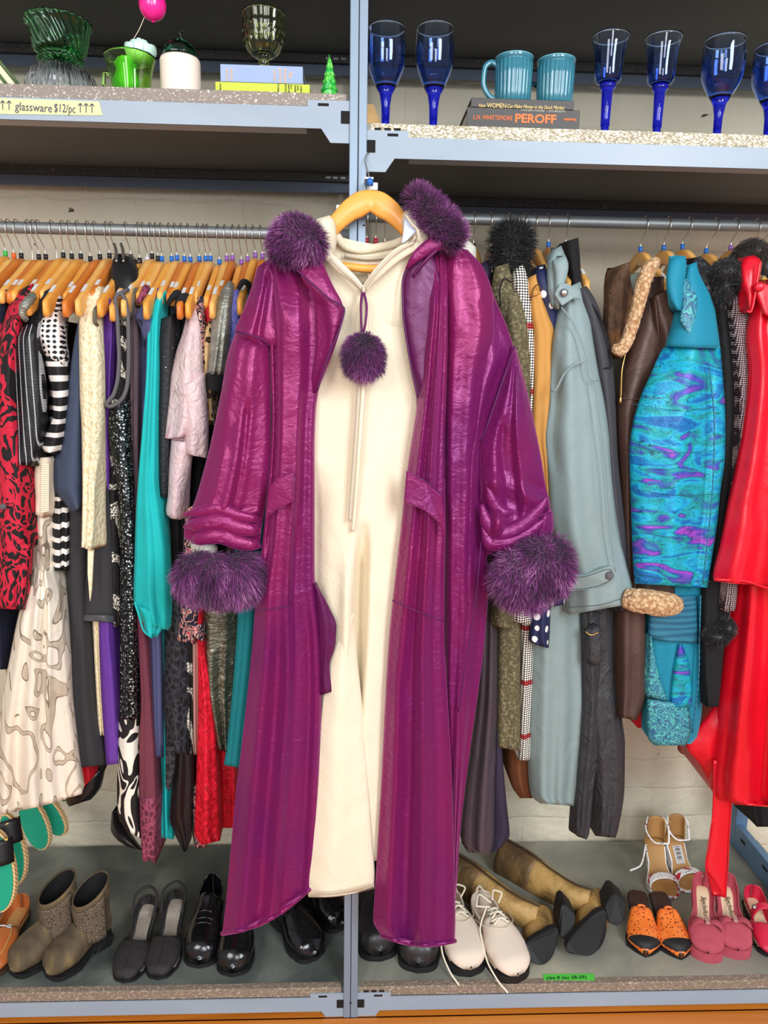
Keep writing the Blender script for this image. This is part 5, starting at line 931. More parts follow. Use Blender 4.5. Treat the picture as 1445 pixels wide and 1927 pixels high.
fur('fur_cuff', [(P(1346, 1194, .05), (.026, .03, .017)), (P(1364, 1180, .05), (.015, .028, .020))], 1800, .012, m_blkfur, g, droop=.2)
# black fur pompom
g = G('black_fur_hood', 'big fluffy black fur collar sticking up at the right rail', 'collar', (963, 480), .12)
fur('fur_ball', [(P(962, 452, .13), (.033, .035, .026)), (P(960, 484, .12), (.028, .03, .034)), (P(968, 520, .12), (.017, .02, .03))], 6500, .030, m_blkfur, g, droop=.1, spread=.7, width=.0014)
g = G('brown_fur_piece', 'dark brown fur stole on the hanger above the red coat', 'stole', (1412, 510), .15)
fur('fur_body', [(P(1410, 478, .14), (.030, .05, .030)), (P(1428, 505, .14), (.018, .04, .045)), (P(1392, 488, .14), (.02, .04, .02))], 4200, .013, furmat('brown_fur', (28, 20, 16), (64, 50, 42), (110, 90, 74)), g, droop=.8, comb=(-.3, 0, -.2))
# red coat
g = G('red_leather_coat', 'bright red leather coat with belt hanging down, cut off by the right edge', 'coat', (1400, 1520))
shell('body', [(1400, 590, 1480, 560, .05), (1404, 700, 1500, 700), (1400, 900, 1520, 900), (1392, 1100, 1520, 1100), (1386, 1150, 1530, 1150), (1378, 1230, 1530, 1230), (1368, 1310, 1530, 1310), (1358, 1400, 1530, 1402), (1350, 1480, 1530, 1490), (1350, 1502, 1530, 1515), (1380, 1512, 1530, 1524)], m_redl, g, Y=.045, depth=.3, edge=('hem_edge', .003, m_redl), folds=(4, .022), ridges=((.35, .06, .02, .0, .9),))
shell('sleeve', [(1420, 560, 1500, 520, .0), (1408, 640, 1530, 620), (1412, 700, 1540, 700), (1402, 800, 1540, 800), (1388, 880, 1540, 880), (1372, 950, 1540, 950), (1358, 1020, 1540, 1020), (1342, 1088, 1540, 1098), (1344, 1094, 1540, 1116)], m_redl, g, Y=-.01, depth=.12, folds=(3, .012), ridges=((.30, .08, .012, 0, .8),))
shell('back_flap', [(1378, 1200, 1430, 1200), (1362, 1270, 1430, 1270), (1340, 1330, 1430, 1330), (1310, 1372, 1430, 1380), (1290, 1404, 1430, 1420), (1316, 1440, 1430, 1460), (1344, 1492, 1430, 1500)], m_redl, g, Y=.10, depth=.16, folds=(2, .008), M=40)
tpx('sleeve_hem', [(1343, 1090, -.002, .0028), (1390, 1092, -.014, .0028), (1450, 1108, -.016, .0028), (1510, 1116, -.012, .0028)], m_redl, g, seg=8)
shell('collar', [(1400, 484, 1418, 480, .02), (1394, 500, 1434, 492, .005), (1396, 530, 1430, 520, -.004), (1404, 560, 1422, 556, -.006), (1406, 584, 1416, 588, -.006)], m_redl, g, depth=.045, folds=(0, 0), d1=.012)
tpx('collar_piping', [(1430, 492, -.012, .0022), (1424, 530, -.013, .0022), (1418, 570, -.013, .0022), (1411, 588, -.012, .0022), (1405, 584, -.010, .0022)], m_redl, g, seg=8)
slab('storm_flap', [(1420, 540, -.012), (1432, 530, -.014), (1500, 560, -.014), (1500, 640, -.012), (1440, 590, -.014)], 0, .012, m_redl, g, bv=.003)
tpx('button', [(1428, 540, -.018, .0095), (1428, 540, -.024, .008), (1428, 540, -.025, .003)], m_redl, g, seg=24, res=4)
shell('belt', [(1342, 1430, 1380, 1430), (1341, 1500, 1377, 1502), (1338, 1560, 1374, 1560), (1333, 1600, 1371, 1600), (1327, 1630, 1369, 1630), (1345, 1660, 1368, 1660), (1361, 1688, 1367, 1690)], m_redl, g, Y=.085, depth=.010, folds=(0, 0), d1=.003)
tpx('belt_edge', [(x, y, .084, .0013) for x, y in ((1377, 1500), (1372, 1580), (1369, 1640), (1364, 1690), (1327, 1630), (1340, 1540))], m_redl, g, seg=6)
g = G('dark_far_garment', 'dark garment hem beyond the side rail at the far right edge', 'dress', (1440, 1560), .3)
shell('body', rw([(1380, 1410, 1470), (1530, 1416, 1470), (1556, 1424, 1470)]), m_blk_f, g, Y=.3, depth=.15)
# ================================================================ the purple coat over the cream fleece gown
m_satin = M_('purple_crinkle_satin', (112, 20, 84), rough=.36, metal=.32, sheen=.45, stint=(255, 120, 220),
    pat=('noise', (3.5, 3.5, 1.6), [(0, (92, 18, 98)), (.42, (116, 22, 94)), (.58, (132, 26, 88)), (1, (142, 32, 102))], {'lin': True, 'det': 2}), wrinkle=((30, 30, 42), .0022, 1.8), bump=(120, .0006, .8))
m_fleece = M_('cream_fleece', (229, 217, 192), rough=.95, sheen=.5, wrinkle=(6, .006), bump=(300, .0012, .8))
m_cream2 = M_('cream_zip_tape', (236, 224, 200), rough=.7, weave=1000)
m_lining = M_('purple_lining', (92, 20, 78), rough=.42, metal=.2, wrinkle=(20, .004))
m_pfur = furmat('purple_fur', (48, 14, 50), (138, 54, 132), (236, 168, 224))
m_cord = M_('purple_cord', (100, 22, 84), rough=.6)
m_thread = M_('seam_thread', (84, 14, 78), rough=.6)
# hanger
g = thing('wooden_hanger', 'large honey wooden hanger with blue marker hooked on the rack beam, carrying the fleece gown', 'hanger', P(697, 360, -.035))
me = hanger_mesh(1.0, .0075)
pc = P(697, 358, -.045)
def hp(s, z, y=0): return (pc[0]+s, pc[1]+y, pc[2]+z)
A = interp([(-.165, -.118, .030), (-.14, -.105, .034), (-.10, -.078, .038), (-.07, -.045, .043), (-.045, -.018, .046), (-.02, -.003, .045), (0, 0, .043), (.02, -.003, .045), (.045, -.018, .046), (.07, -.045, .043), (.10, -.078, .038), (.14, -.105, .034), (.165, -.118, .030)], 61)
V = []; F = []
for s, z, h in A:
    vee = .006*max(0, 1-abs(s)/.012)
    for dy, dz in ((-.6, 0), (.6, 0), (1, -.1), (1, -.9), (.6, -1), (-.6, -1), (-1, -.9), (-1, -.1)): V.append(hp(s, z+dz*h+(vee if dz < -.5 else 0), dy*.009))
for i in range(60):
    for k in range(8): k2 = (k+1) % 8; F.append((i*8+k, i*8+k2, (i+1)*8+k2, (i+1)*8+k))
F.append(tuple(range(7, -1, -1))); F.append(tuple(60*8+k for k in range(8)))
bmfix(mesh('shoulder_bar', V, F, woods[0], g))
tpx('trouser_bar', [(640, 500, -.05, .0075), (700, 506, -.05, .0075), (770, 494, -.05, .0075)], woods[0], g, seg=14)
tpx('hook', [(697, 362, -.045, .0013), (696, 345, -.045, .0013), (692, 322, -.035, .0013), (687, 303, -.02, .0013), (689, 292, -.008, .0013), (696, 288, .0, .0013), (700, 296, .006, .0013)], m_chrome, g, seg=8, res=40)
nk = P(696, 349, -.045); lathe('size_marker', [(.0014, 0), (.006, 0), (.006, .012), (.0014, .012)], nk, mk['blue'], g, 14)
box('steel_peg', (PXR-.004, -.05, P(695, 349, 0)[2]), (PXR+.012, .0, P(695, 349, 0)[2]+.003), m_zinc, g)
# gown
gw = thing('fleece_gown', 'long cream fleece gown with a centre zip, worn inside the purple coat', 'gown', P(650, 1680, -.06))
shell('front_yoke', [(598, 466, 612, 462, -.06), (588, 500, 638, 498, -.08), (580, 526, 662, 524, -.084), (570, 556, 690, 552, -.086), (566, 600, 690, 600, -.08), (566, 650, 690, 650, -.055)], m_fleece, gw, depth=.03, folds=(0, 0), d1=.012)
shell('front_yoke', [(786, 456, 814, 440, -.07), (750, 480, 812, 470, -.084), (712, 512, 808, 505, -.088), (682, 552, 806, 552, -.086), (680, 600, 806, 600, -.08), (680, 650, 806, 650, -.055)], m_fleece, gw, depth=.03, folds=(0, 0), d1=.012)
shell('body', [(572, 556, 806, 550, -.080), (566, 600, 806, 600, -.080), (560, 750, 806, 750, -.085), (566, 900, 790, 900, -.085), (566, 1050, 772, 1050, -.085), (566, 1200, 764, 1200, -.085), (562, 1350, 752, 1350, -.085), (552, 1500, 742, 1500, -.088), (545, 1620, 735, 1620, -.090)], m_fleece, gw, depth=.06, folds=(2, .006), ridges=((.56, .05, .05, .40, 1.0), (.12, .10, .025, .3, 1.0), (.42, .06, -.016, .45, 1.0)), M=90, d1=.02)
shell('front_fold', [(655, 1150, 668, 1150, -.09), (622, 1230, 672, 1230, -.098), (606, 1330, 682, 1330, -.102), (598, 1430, 690, 1430, -.105), (590, 1530, 697, 1530, -.108), (582, 1610, 702, 1600, -.11), (576, 1660, 705, 1645, -.11), (580, 1688, 704, 1668, -.11)], m_fleece, gw, depth=.05, folds=(1, .006), M=60, d1=.02, flute=0, sag=8)
tpx('blanket_stitch', [(584, 1684, -.108, .0013), (620, 1686, -.118, .0013), (660, 1681, -.116, .0013), (704, 1666, -.10, .0013)], m_cream2, gw, seg=6)
for k in range(46):
    t = k/45; x = 586+t*118; y = 1688-16*t**1.6+3*math.sin(3.14*t); tpx('stitch', [(x, y, -.117+.008*abs(t-.4), .0007), (x-2, y-10, -.119+.008*abs(t-.4), .0007)], m_cream2, gw, seg=4, res=3)
shell('neck_back', [(614, 425, 640, 460, -.03), (622, 470, 780, 468, -.02), (630, 500, 775, 498, -.02), (650, 540, 740, 535, -.02)], m_fleece, gw, depth=.02, folds=(0, 0), M=40, d1=.0)
tpx('neck_rim', [(614, 418, -.05, .007), (630, 440, -.035, .008), (652, 464, -.028, .008), (680, 470, -.022, .008), (710, 466, -.022, .008), (745, 458, -.022, .008), (770, 440, -.03, .008), (778, 415, -.04, .008)], m_fleece, gw, seg=12, res=50)
tpx('neck_ribbing', [(648, 480, -.032, .0035), (690, 486, -.030, .0035), (740, 482, -.032, .0035)], m_cream2, gw, seg=8)
tpx('v_collar_band', [(606, 440, -.085, .007), (614, 475, -.098, .009), (636, 500, -.105, .009), (664, 525, -.105, .007), (682, 545, -.10, .005)], m_fleece, gw, seg=12, res=40, flat=.6)
tpx('v_collar_band', [(812, 440, -.085, .008), (790, 455, -.10, .010), (750, 478, -.108, .011), (712, 512, -.108, .009), (684, 545, -.10, .005)], m_fleece, gw, seg=12, res=40, flat=.6)
tpx('zip_tape', [(622, 486, -.118, .0024), (645, 510, -.12, .0024), (668, 530, -.115, .0024), (682, 546, -.106, .0024)], m_cream2, gw, seg=8)
tpx('zip_tape', [(785, 452, -.118, .0024), (745, 476, -.122, .0024), (705, 516, -.12, .0024), (684, 546, -.106, .0024)], m_cream2, gw, seg=8)
tpx('centre_zip', [(683, 545, -.106, .0035), (680, 620, -.106, .0035), (676, 720, -.108, .0035), (670, 820, -.108, .0035), (664, 900, -.104, .0035), (658, 980, -.10, .003)], m_cream2, gw, seg=8, res=60)
tpx('zip_welt', [(691, 560, -.104, .0042), (688, 640, -.106, .0042), (683, 740, -.107, .0042), (677, 830, -.107, .0042), (671, 920, -.104, .0035), (664, 1000, -.098, .0035)], m_fleece, gw, seg=8, res=60)
slab('care_tag', [(692, 496), (716, 492), (714, 518), (704, 524), (692, 521)], -.047, .002, M_('silver_tag', (200, 176, 156), rough=.5, pat=('wave', (1, 1, 90), [(0, (206, 182, 160)), (.8, (150, 128, 116))], {'dir': 'Z'})), gw)
# cream hood turn-outs
shell('hood_side', [(596, 412, 620, 405, -.085), (590, 430, 630, 418, -.10), (592, 455, 634, 450, -.10), (608, 478, 626, 490, -.095)], m_fleece, gw, depth=.05, folds=(1, .004), d1=.02)
shell('hood_side', [(758, 402, 772, 388, -.09), (760, 425, 800, 400, -.105), (768, 450, 812, 425, -.11), (780, 468, 822, 445, -.108), (780, 480, 806, 462, -.10)], m_fleece, gw, depth=.05, folds=(1, .004), d1=.02)
slab('grey_facing', [(762, 405, -.118), (786, 432, -.124), (766, 452, -.12), (756, 458, -.118), (760, 430, -.118)], 0, .01, M_('blue_grey_facing', (196, 206, 232), rough=.8), gw)
tpx('zip_tape', [(763, 405, -.122, .0022), (775, 422, -.127, .0022), (787, 436, -.128, .0022), (778, 452, -.125, .0022)], m_cream2, gw, seg=6)
tpx('zip_pull', [(785, 432, -.132, .003), (788, 446, -.132, .0026), (789, 456, -.131, .002)], m_cream2, gw, seg=8, res=6)
shell('white_sleeve_end', [(360, 1010, 396, 1018), (358, 1026, 410, 1030), (362, 1040, 408, 1042)], m_knitw, gw, Y=-.08, depth=.05, folds=(0, 0))
# coat
ct = thing('purple_satin_coat', 'huge purple satin hooded coat with fur cuffs, hanging open in the centre', 'coat', P(660, 1770, -.1))
T = m_satin
shell('left_sleeve', [(444, 624, 500, 643, -.085), (430, 662, 508, 650, -.10), (414, 750, 510, 750), (396, 835, 510, 840), (372, 925, 502, 935), (356, 970, 497, 965), (346, 998, 492, 995), (348, 1016, 490, 1018), (364, 1012, 488, 1032)], T, ct, Y=-.11, depth=.085, folds=(2, .010), gather=(.80, 2.2, .013), step=.005, wr=.006, wrs=14, ridges=((.55, .06, .012, .3, .9), (.25, .08, -.008, .5, .95)), M=64, d1=.035)
shell('left_shoulder', [(484, 502, 520, 478, -.07), (472, 545, 540, 520, -.085), (455, 590, 540, 590, -.095), (441, 628, 540, 640, -.10), (470, 645, 540, 660, -.09)], T, ct, depth=.07, folds=(1, .008), wr=.004, M=50, d1=.03, ridges=((.45, .08, .014, .1, 1),))
for y0, rr in ((988, .017), (1016, .016), (965, .012)):
    tpx('sleeve_gather', [(346+(y0 > 1000)*14, y0+4, -.085, .003), (376, y0-2, -.103, rr*.8), (412, y0-8, -.108, rr), (446, y0+4, -.108, rr*.9), (474, y0+10, -.104, rr*.7), (490, y0+12, -.09, .003)], T, ct, seg=18, res=50, flat=.75, jit=.02)
for pts in ([(906, 950, .004), (918, 985, .014), (945, 1004, .018), (978, 992, .017), (1010, 962, .011), (1030, 935, .003)], [(908, 992, .004), (925, 1022, .014), (955, 1020, .018), (990, 1004, .015), (1024, 978, .004)], [(916, 905, .003), (926, 940, .010), (948, 965, .012), (968, 962, .003)]):
    tpx('sleeve_gather', [(x, y, -.092, r) for x, y, r in pts], T, ct, seg=18, res=50, flat=.75, jit=.02)
tpx('armhole_seam', [(443, 624, -.105, .0016), (470, 630, -.118, .0016), (500, 642, -.118, .0016), (508, 652, -.110, .0016)], m_thread, ct, seg=6)
shell('left_front', [(505, 490, 570, 480, -.085), (500, 530, 600, 520, -.10), (506, 590, 606, 590), (508, 650, 606, 660), (510, 700, 602, 715), (512, 780, 594, 780), (509, 860, 592, 860), (502, 940, 592, 940), (495, 1010, 592, 1010), (487, 1070, 592, 1070), (480, 1140, 596, 1140), (476, 1200, 601, 1200), (466, 1300, 605, 1300), (455, 1400, 603, 1400), (443, 1500, 600, 1500), (434, 1600, 596, 1600), (427, 1680, 592, 1650), (418, 1758, 590, 1668)], T, ct, Y=-.115, depth=.09, folds=(3, .020), hemfold=1.3, wr=.006, wrs=12, ridges=((.12, .06, .022, .0, .5), (.40, .12, -.014, .0, .6), (.62, .07, .014, .35, 1.0), (.85, .06, .010, .5, 1)), M=90, d1=.03, sag=20, edge=('hem_edge', .0045, T))
shell('left_lapel', [(560, 492, 604, 486, -.118), (566, 520, 628, 540, -.13), (586, 550, 642, 566, -.132), (610, 578, 648, 586, -.13), (618, 640, 646, 600, -.128), (604, 700, 628, 660, -.12), (594, 740, 608, 712, -.115)], T, ct, depth=.025, folds=(1, .004), wr=.003, d1=.008, M=24)
tpx('lapel_edge', [(556, 506, -.128, .0018), (590, 536, -.138, .0018), (620, 562, -.14, .0018), (648, 582, -.136, .0018), (640, 615, -.134, .0018), (620, 665, -.13, .0018), (597, 735, -.122, .0018)], m_thread, ct, seg=6)
shell('inner_facing', [(590, 1098, 596, 1100, -.098), (594, 1130, 618, 1140, -.098), (600, 1180, 633, 1180, -.10), (603, 1215, 631, 1215, -.10), (604, 1250, 620, 1252, -.10), (604, 1285, 622, 1280, -.10), (604, 1308, 627, 1301, -.10)], m_lining, ct, depth=.02, folds=(1, .004), wr=.004, d1=.006)
def pocket(nm, flap, edges):
    slab(nm, flap, 0, .012, T, ct, bv=.0025)
    for e in edges: tpx('pocket_seam', e, m_thread, ct, seg=5)
slab('pocket_flap', [(506, 918, -.134), (520, 902, -.142), (552, 890, -.140), (552, 944, -.140), (520, 960, -.144), (498, 976, -.132)], 0, .012, T, ct, bv=.003)
for e in ([(553, 890), (552, 1000), (550, 1080), (547, 1140)], [(547, 1140), (515, 1145), (480, 1148)]): tpx('pocket_seam', [(x, y, -.1305, .0011) for x, y in e], m_thread, ct, seg=5)
# right side
shell('right_sleeve', [(962, 650, 970, 652, -.07), (944, 715, 988, 720, -.09), (915, 800, 1006, 800), (903, 850, 1019, 865), (904, 900, 1028, 920), (905, 950, 1036, 952), (907, 1000, 1034, 968), (916, 1046, 1010, 996)], T, ct, Y=-.10, depth=.085, folds=(2, .014), gather=(.62, 2.0, .020), step=.005, wr=.009, wrs=13, ridges=((.35, .08, .014, .35, .95), (.62, .08, -.014, .1, .9)), M=64, d1=.035)
shell('right_back', [(900, 505, 915, 520, -.04), (880, 560, 936, 572, -.06), (870, 620, 956, 620, -.07), (880, 680, 966, 660, -.075), (880, 720, 942, 725), (880, 790, 918, 800), (870, 870, 905, 870), (850, 1000, 912, 1000), (840, 1100, 919, 1100), (836, 1180, 914, 1180), (836, 1240, 908, 1240), (838, 1300, 900, 1300), (842, 1400, 886, 1400), (848, 1500, 873, 1500), (850, 1600, 863, 1600), (852, 1690, 858, 1690)], T, ct, Y=-.08, depth=.06, folds=(2, .010), wr=.006, wrs=14, M=56, d1=.025)
tpx('armhole_seam', [(968, 652, -.085, .0016), (946, 716, -.112, .0016), (918, 798, -.116, .0016), (903, 832, -.108, .0016)], m_thread, ct, seg=6)
shell('right_mid', [(846, 462, 880, 470, -.08), (838, 500, 910, 505, -.095), (836, 560, 928, 560, -.10), (838, 620, 930, 620, -.10), (838, 700, 912, 700, -.10), (836, 800, 904, 790, -.10), (836, 900, 898, 900, -.098), (838, 1000, 898, 1000, -.096), (838, 1140, 898, 1140, -.092), (838, 1280, 888, 1280, -.09), (842, 1420, 874, 1420, -.086), (848, 1560, 862, 1560, -.08), (850, 1640, 858, 1640, -.07)], T, ct, depth=.06, folds=(2, .012), wr=.004, M=50, d1=.03)
shell('right_facing', [(772, 488, 812, 468, -.10), (758, 540, 826, 520, -.106), (760, 600, 836, 600, -.108), (772, 680, 838, 680, -.108), (786, 748, 838, 750, -.108), (800, 900, 838, 900, -.108)], m_lining, ct, depth=.025, folds=(1, .006), wr=.005, M=40, d1=.01)
shell('right_front', [(812, 476, 838, 455, -.085), (808, 520, 842, 515, -.10), (806, 570, 842, 570), (798, 640, 842, 640), (790, 720, 840, 720), (781, 790, 838, 790), (770, 860, 837, 870), (762, 920, 837, 930), (756, 980, 838, 990), (748, 1050, 837, 1050), (740, 1120, 836, 1120), (733, 1190, 836, 1190), (727, 1280, 840, 1280), (722, 1380, 846, 1380), (717, 1480, 851, 1480), (711, 1580, 854, 1580), (705, 1680, 856, 1680), (702, 1730, 857, 1730), (718, 1762, 856, 1772)], T, ct, Y=-.125, depth=.09, folds=(3, .018), hemfold=1.3, wr=.006, wrs=12, ridges=((.28, .08, .014, .55, 1), (.62, .14, -.016, .1, 1)), M=80, d1=.03, sag=12, edge=('hem_edge', .0045, T))
tpx('facing_edge', [(772, 488, -.10, .002), (758, 530, -.106, .002), (759, 590, -.108, .002), (764, 630, -.108, .002), (774, 690, -.108, .002), (786, 748, -.108, .002)], m_thread, ct, seg=6)
tpx('right_collar_edge', [(764, 506, -.104, .002), (780, 486, -.112, .008), (812, 462, -.114, .013), (840, 452, -.108, .015), (862, 466, -.10, .006)], T, ct, seg=16, flat=.45)
tpx('snap_tape', [(776, 520, -.108, .003), (800, 492, -.118, .0035), (822, 470, -.122, .003)], m_lining, ct, seg=8)
slab('pocket_flap', [(765, 886, -.142), (800, 904, -.152), (832, 934, -.146), (839, 1000, -.138), (836, 1008, -.140), (826, 985, -.148), (800, 962, -.152), (760, 944, -.142)], 0, .012, T, ct, bv=.003)
for e in ([(764, 888, -.138), (800, 905, -.150), (832, 934, -.142)], [(738, 1130, -.138), (780, 1148, -.152), (836, 1170, -.140)], [(905, 1020, -.095), (896, 1120, -.108), (878, 1240, -.110), (862, 1340, -.102)]): tpx('seam', [(x, y, Y_, .0012) for x, y, Y_ in e], m_thread, ct, seg=5)
shell('sleeve_tail', [(1010, 975, 1040, 962), (1008, 1000, 1042, 992), (1000, 1018, 1036, 1012)], T, ct, Y=-.095, depth=.05, folds=(1, .006), wr=.006)
# furs
def B(x, y, Y, rx, ry, rz): return (P(x, y, Y), (rx, ry, rz))
fur('left_fur_cuff', [B(372, 1078, -.10, .036, .045, .040), B(410, 1082, -.11, .036, .05, .040), B(448, 1080, -.105, .034, .05, .040), B(470, 1076, -.095, .018, .04, .036)], 15000, .026, m_pfur, ct, droop=.8, comb=(.4, -.1, -.3), width=.0014)
fur('right_fur_cuff', [B(965, 1082, -.11, .032, .05, .045), B(1005, 1062, -.11, .038, .055, .052), B(1040, 1060, -.105, .028, .05, .050), B(990, 1108, -.10, .036, .045, .026)], 16000, .027, m_pfur, ct, droop=.45, comb=(-.3, -.2, -.1), spread=.9, width=.0014)
fur('fur_trim', [B(556, 448, -.10, .036, .05, .034), B(578, 458, -.105, .028, .05, .030), B(540, 462, -.10, .026, .04, .024)], 9000, .020, m_pfur, ct, droop=.45, comb=(-.3, -.2, 0))
fur('fur_trim', [B(786, 378, -.09, .018, .03, .018), B(806, 398, -.10, .022, .035, .022), B(825, 420, -.105, .024, .035, .024), B(845, 440, -.10, .020, .03, .022)], 9000, .021, m_pfur, ct, droop=.1, comb=(.35, -.2, .3))
pm = thing('pompom_pull', 'purple fur pompom dangling from the gown zip on a purple cord', 'pompom', P(684, 660, -.12))
tpx('cord', [(682, 546, -.112, .0022), (679, 575, -.125, .0022), (680, 610, -.13, .0022), (681, 625, -.13, .0022)], m_cord, pm, seg=8); tpx('cord', [(684, 546, -.112, .0022), (690, 580, -.128, .0022), (688, 605, -.132, .0022), (684, 625, -.13, .0022)], m_cord, pm, seg=8)
tpx('zip_slider', [(684, 540, -.112, .003), (684, 550, -.115, .0035)], m_cream2, pm, res=4)
fur('pompom', [B(684, 664, -.128, .031, .031, .031), B(684, 684, -.128, .030, .028, .020)], 9000, .016, m_pfur, pm, droop=.7)
# ================================================================ shoes on the bottom shelves
def leather(n, c, r=.35, **k): return M_(n, c, rough=r, coat=k.pop('coat', .15), **k)
m_ltan = leather('tan_leather', (176, 92, 40), pat=('noise', 12, [(0, (150, 72, 28)), (1, (196, 112, 56))], {'lin': True}))
m_insole = M_('tan_insole', (186, 140, 84), rough=.6); m_insg = M_('grey_silver_insole', (150, 142, 134), rough=.35, pat=('noise', 14, [(0, (70, 62, 58)), (.5, (130, 120, 110)), (1, (196, 186, 172))], {'lin': True})); m_insb = M_('beige_insole', (226, 196, 160), rough=.6, pat=('noise', 9, [(0, (200, 170, 136)), (1, (236, 208, 172))], {'lin': True}))
m_suede = M_('olive_brown_suede', (102, 86, 66), rough=.8, sheen=.4, pat=('noise', 13, [(.25, (58, 48, 38)), (.5, (92, 78, 58)), (.75, (150, 126, 78))], {'lin': True}), bump=(260, .001))
m_perf = M_('perforated_suede', (96, 82, 68), rough=.75, pat=('voro', (170, 170, 130), [(0, (196, 184, 168)), (.18, (24, 20, 18)), (.34, (98, 84, 68))], {'rnd': .5}), bump=(180, .002, .8))
m_sole = M_('black_rubber', (24, 23, 24), rough=.6); m_solbr = M_('dark_brown_sole', (58, 42, 32), rough=.55)
m_bleath = leather('black_polished_leather', (16, 16, 19), .16, coat=.5, wrinkle=(26, .003)); m_bmatte = leather('black_matte_leather', (34, 32, 33), .42, wrinkle=(20, .002)); m_bfab = M_('black_ribbed_fabric', (36, 32, 33), rough=.7, weave=(1, 500, 1), wrinkle=(20, .002))
m_linen = M_('cream_canvas_shoe', (226, 208, 190), rough=.85, sheen=.3, bump=(500, .0008)); m_lace = M_('cream_shoelace', (236, 226, 204), rough=.8)
m_cow = M_('tan_cowboy_leather', (176, 140, 84), rough=.5, pat=[('noise', 11, [(0, (62, 48, 30)), (.40, (108, 84, 50)), (.56, (186, 148, 88)), (1, (210, 172, 112))], {'lin': True, 'det': 4})], wrinkle=(18, .006, 1.5))
m_cowd = M_('dark_cowboy_leather', (104, 80, 52), rough=.55, pat=('noise', 12, [(.2, (56, 42, 28)), (.5, (112, 86, 54)), (.8, (168, 132, 80))], {'lin': True, 'det': 4}), wrinkle=(22, .006, 1.8))
m_flor = M_('white_floral_leather', (228, 222, 222), rough=.45, pat=[('contour', (30, 30, 30), [(0, (255, 255, 255)), (.9, (255, 255, 255)), (.93, (150, 150, 160))], {'k': 3, 'dist': 1.5, 'det': 0}), ('noise', 38, [(0, (255, 255, 255)), (.60, (255, 255, 255)), (.63, (200, 40, 70))], {'det': 1})])
m_mule = M_('orange_cracked_leather', (226, 100, 40), rough=.35, coat=.2, pat=[('noise', 40, [(0, (180, 50, 60)), (.5, (238, 120, 44)), (1, (246, 150, 90))], {'lin': True}), ('voro', 150, [(0, (60, 24, 20)), (.25, (255, 255, 255))], {'rnd': 1})])
m_dbr = M_('dark_brown_footbed', (56, 32, 26), rough=.5)
m_psue = M_('dusty_rose_suede', (176, 70, 88), rough=.85, sheen=.6, pat=('noise', 22, [(0, (158, 58, 76)), (1, (196, 88, 100))], {'lin': True}), bump=(300, .001))
m_crim = leather('crimson_leather', (204, 34, 66), .4)
m_esp = M_('green_espadrille_sole', (10, 150, 118), rough=.7, sheen=.3); m_jute = M_('jute_rope_edge', (222, 186, 130), rough=.9, pat=('wave', (60, 60, 60), [(0, (190, 150, 96)), (1, (236, 204, 152))], {'dir': 'DIAGONAL', 'lin': True}), bump=(150, .002))
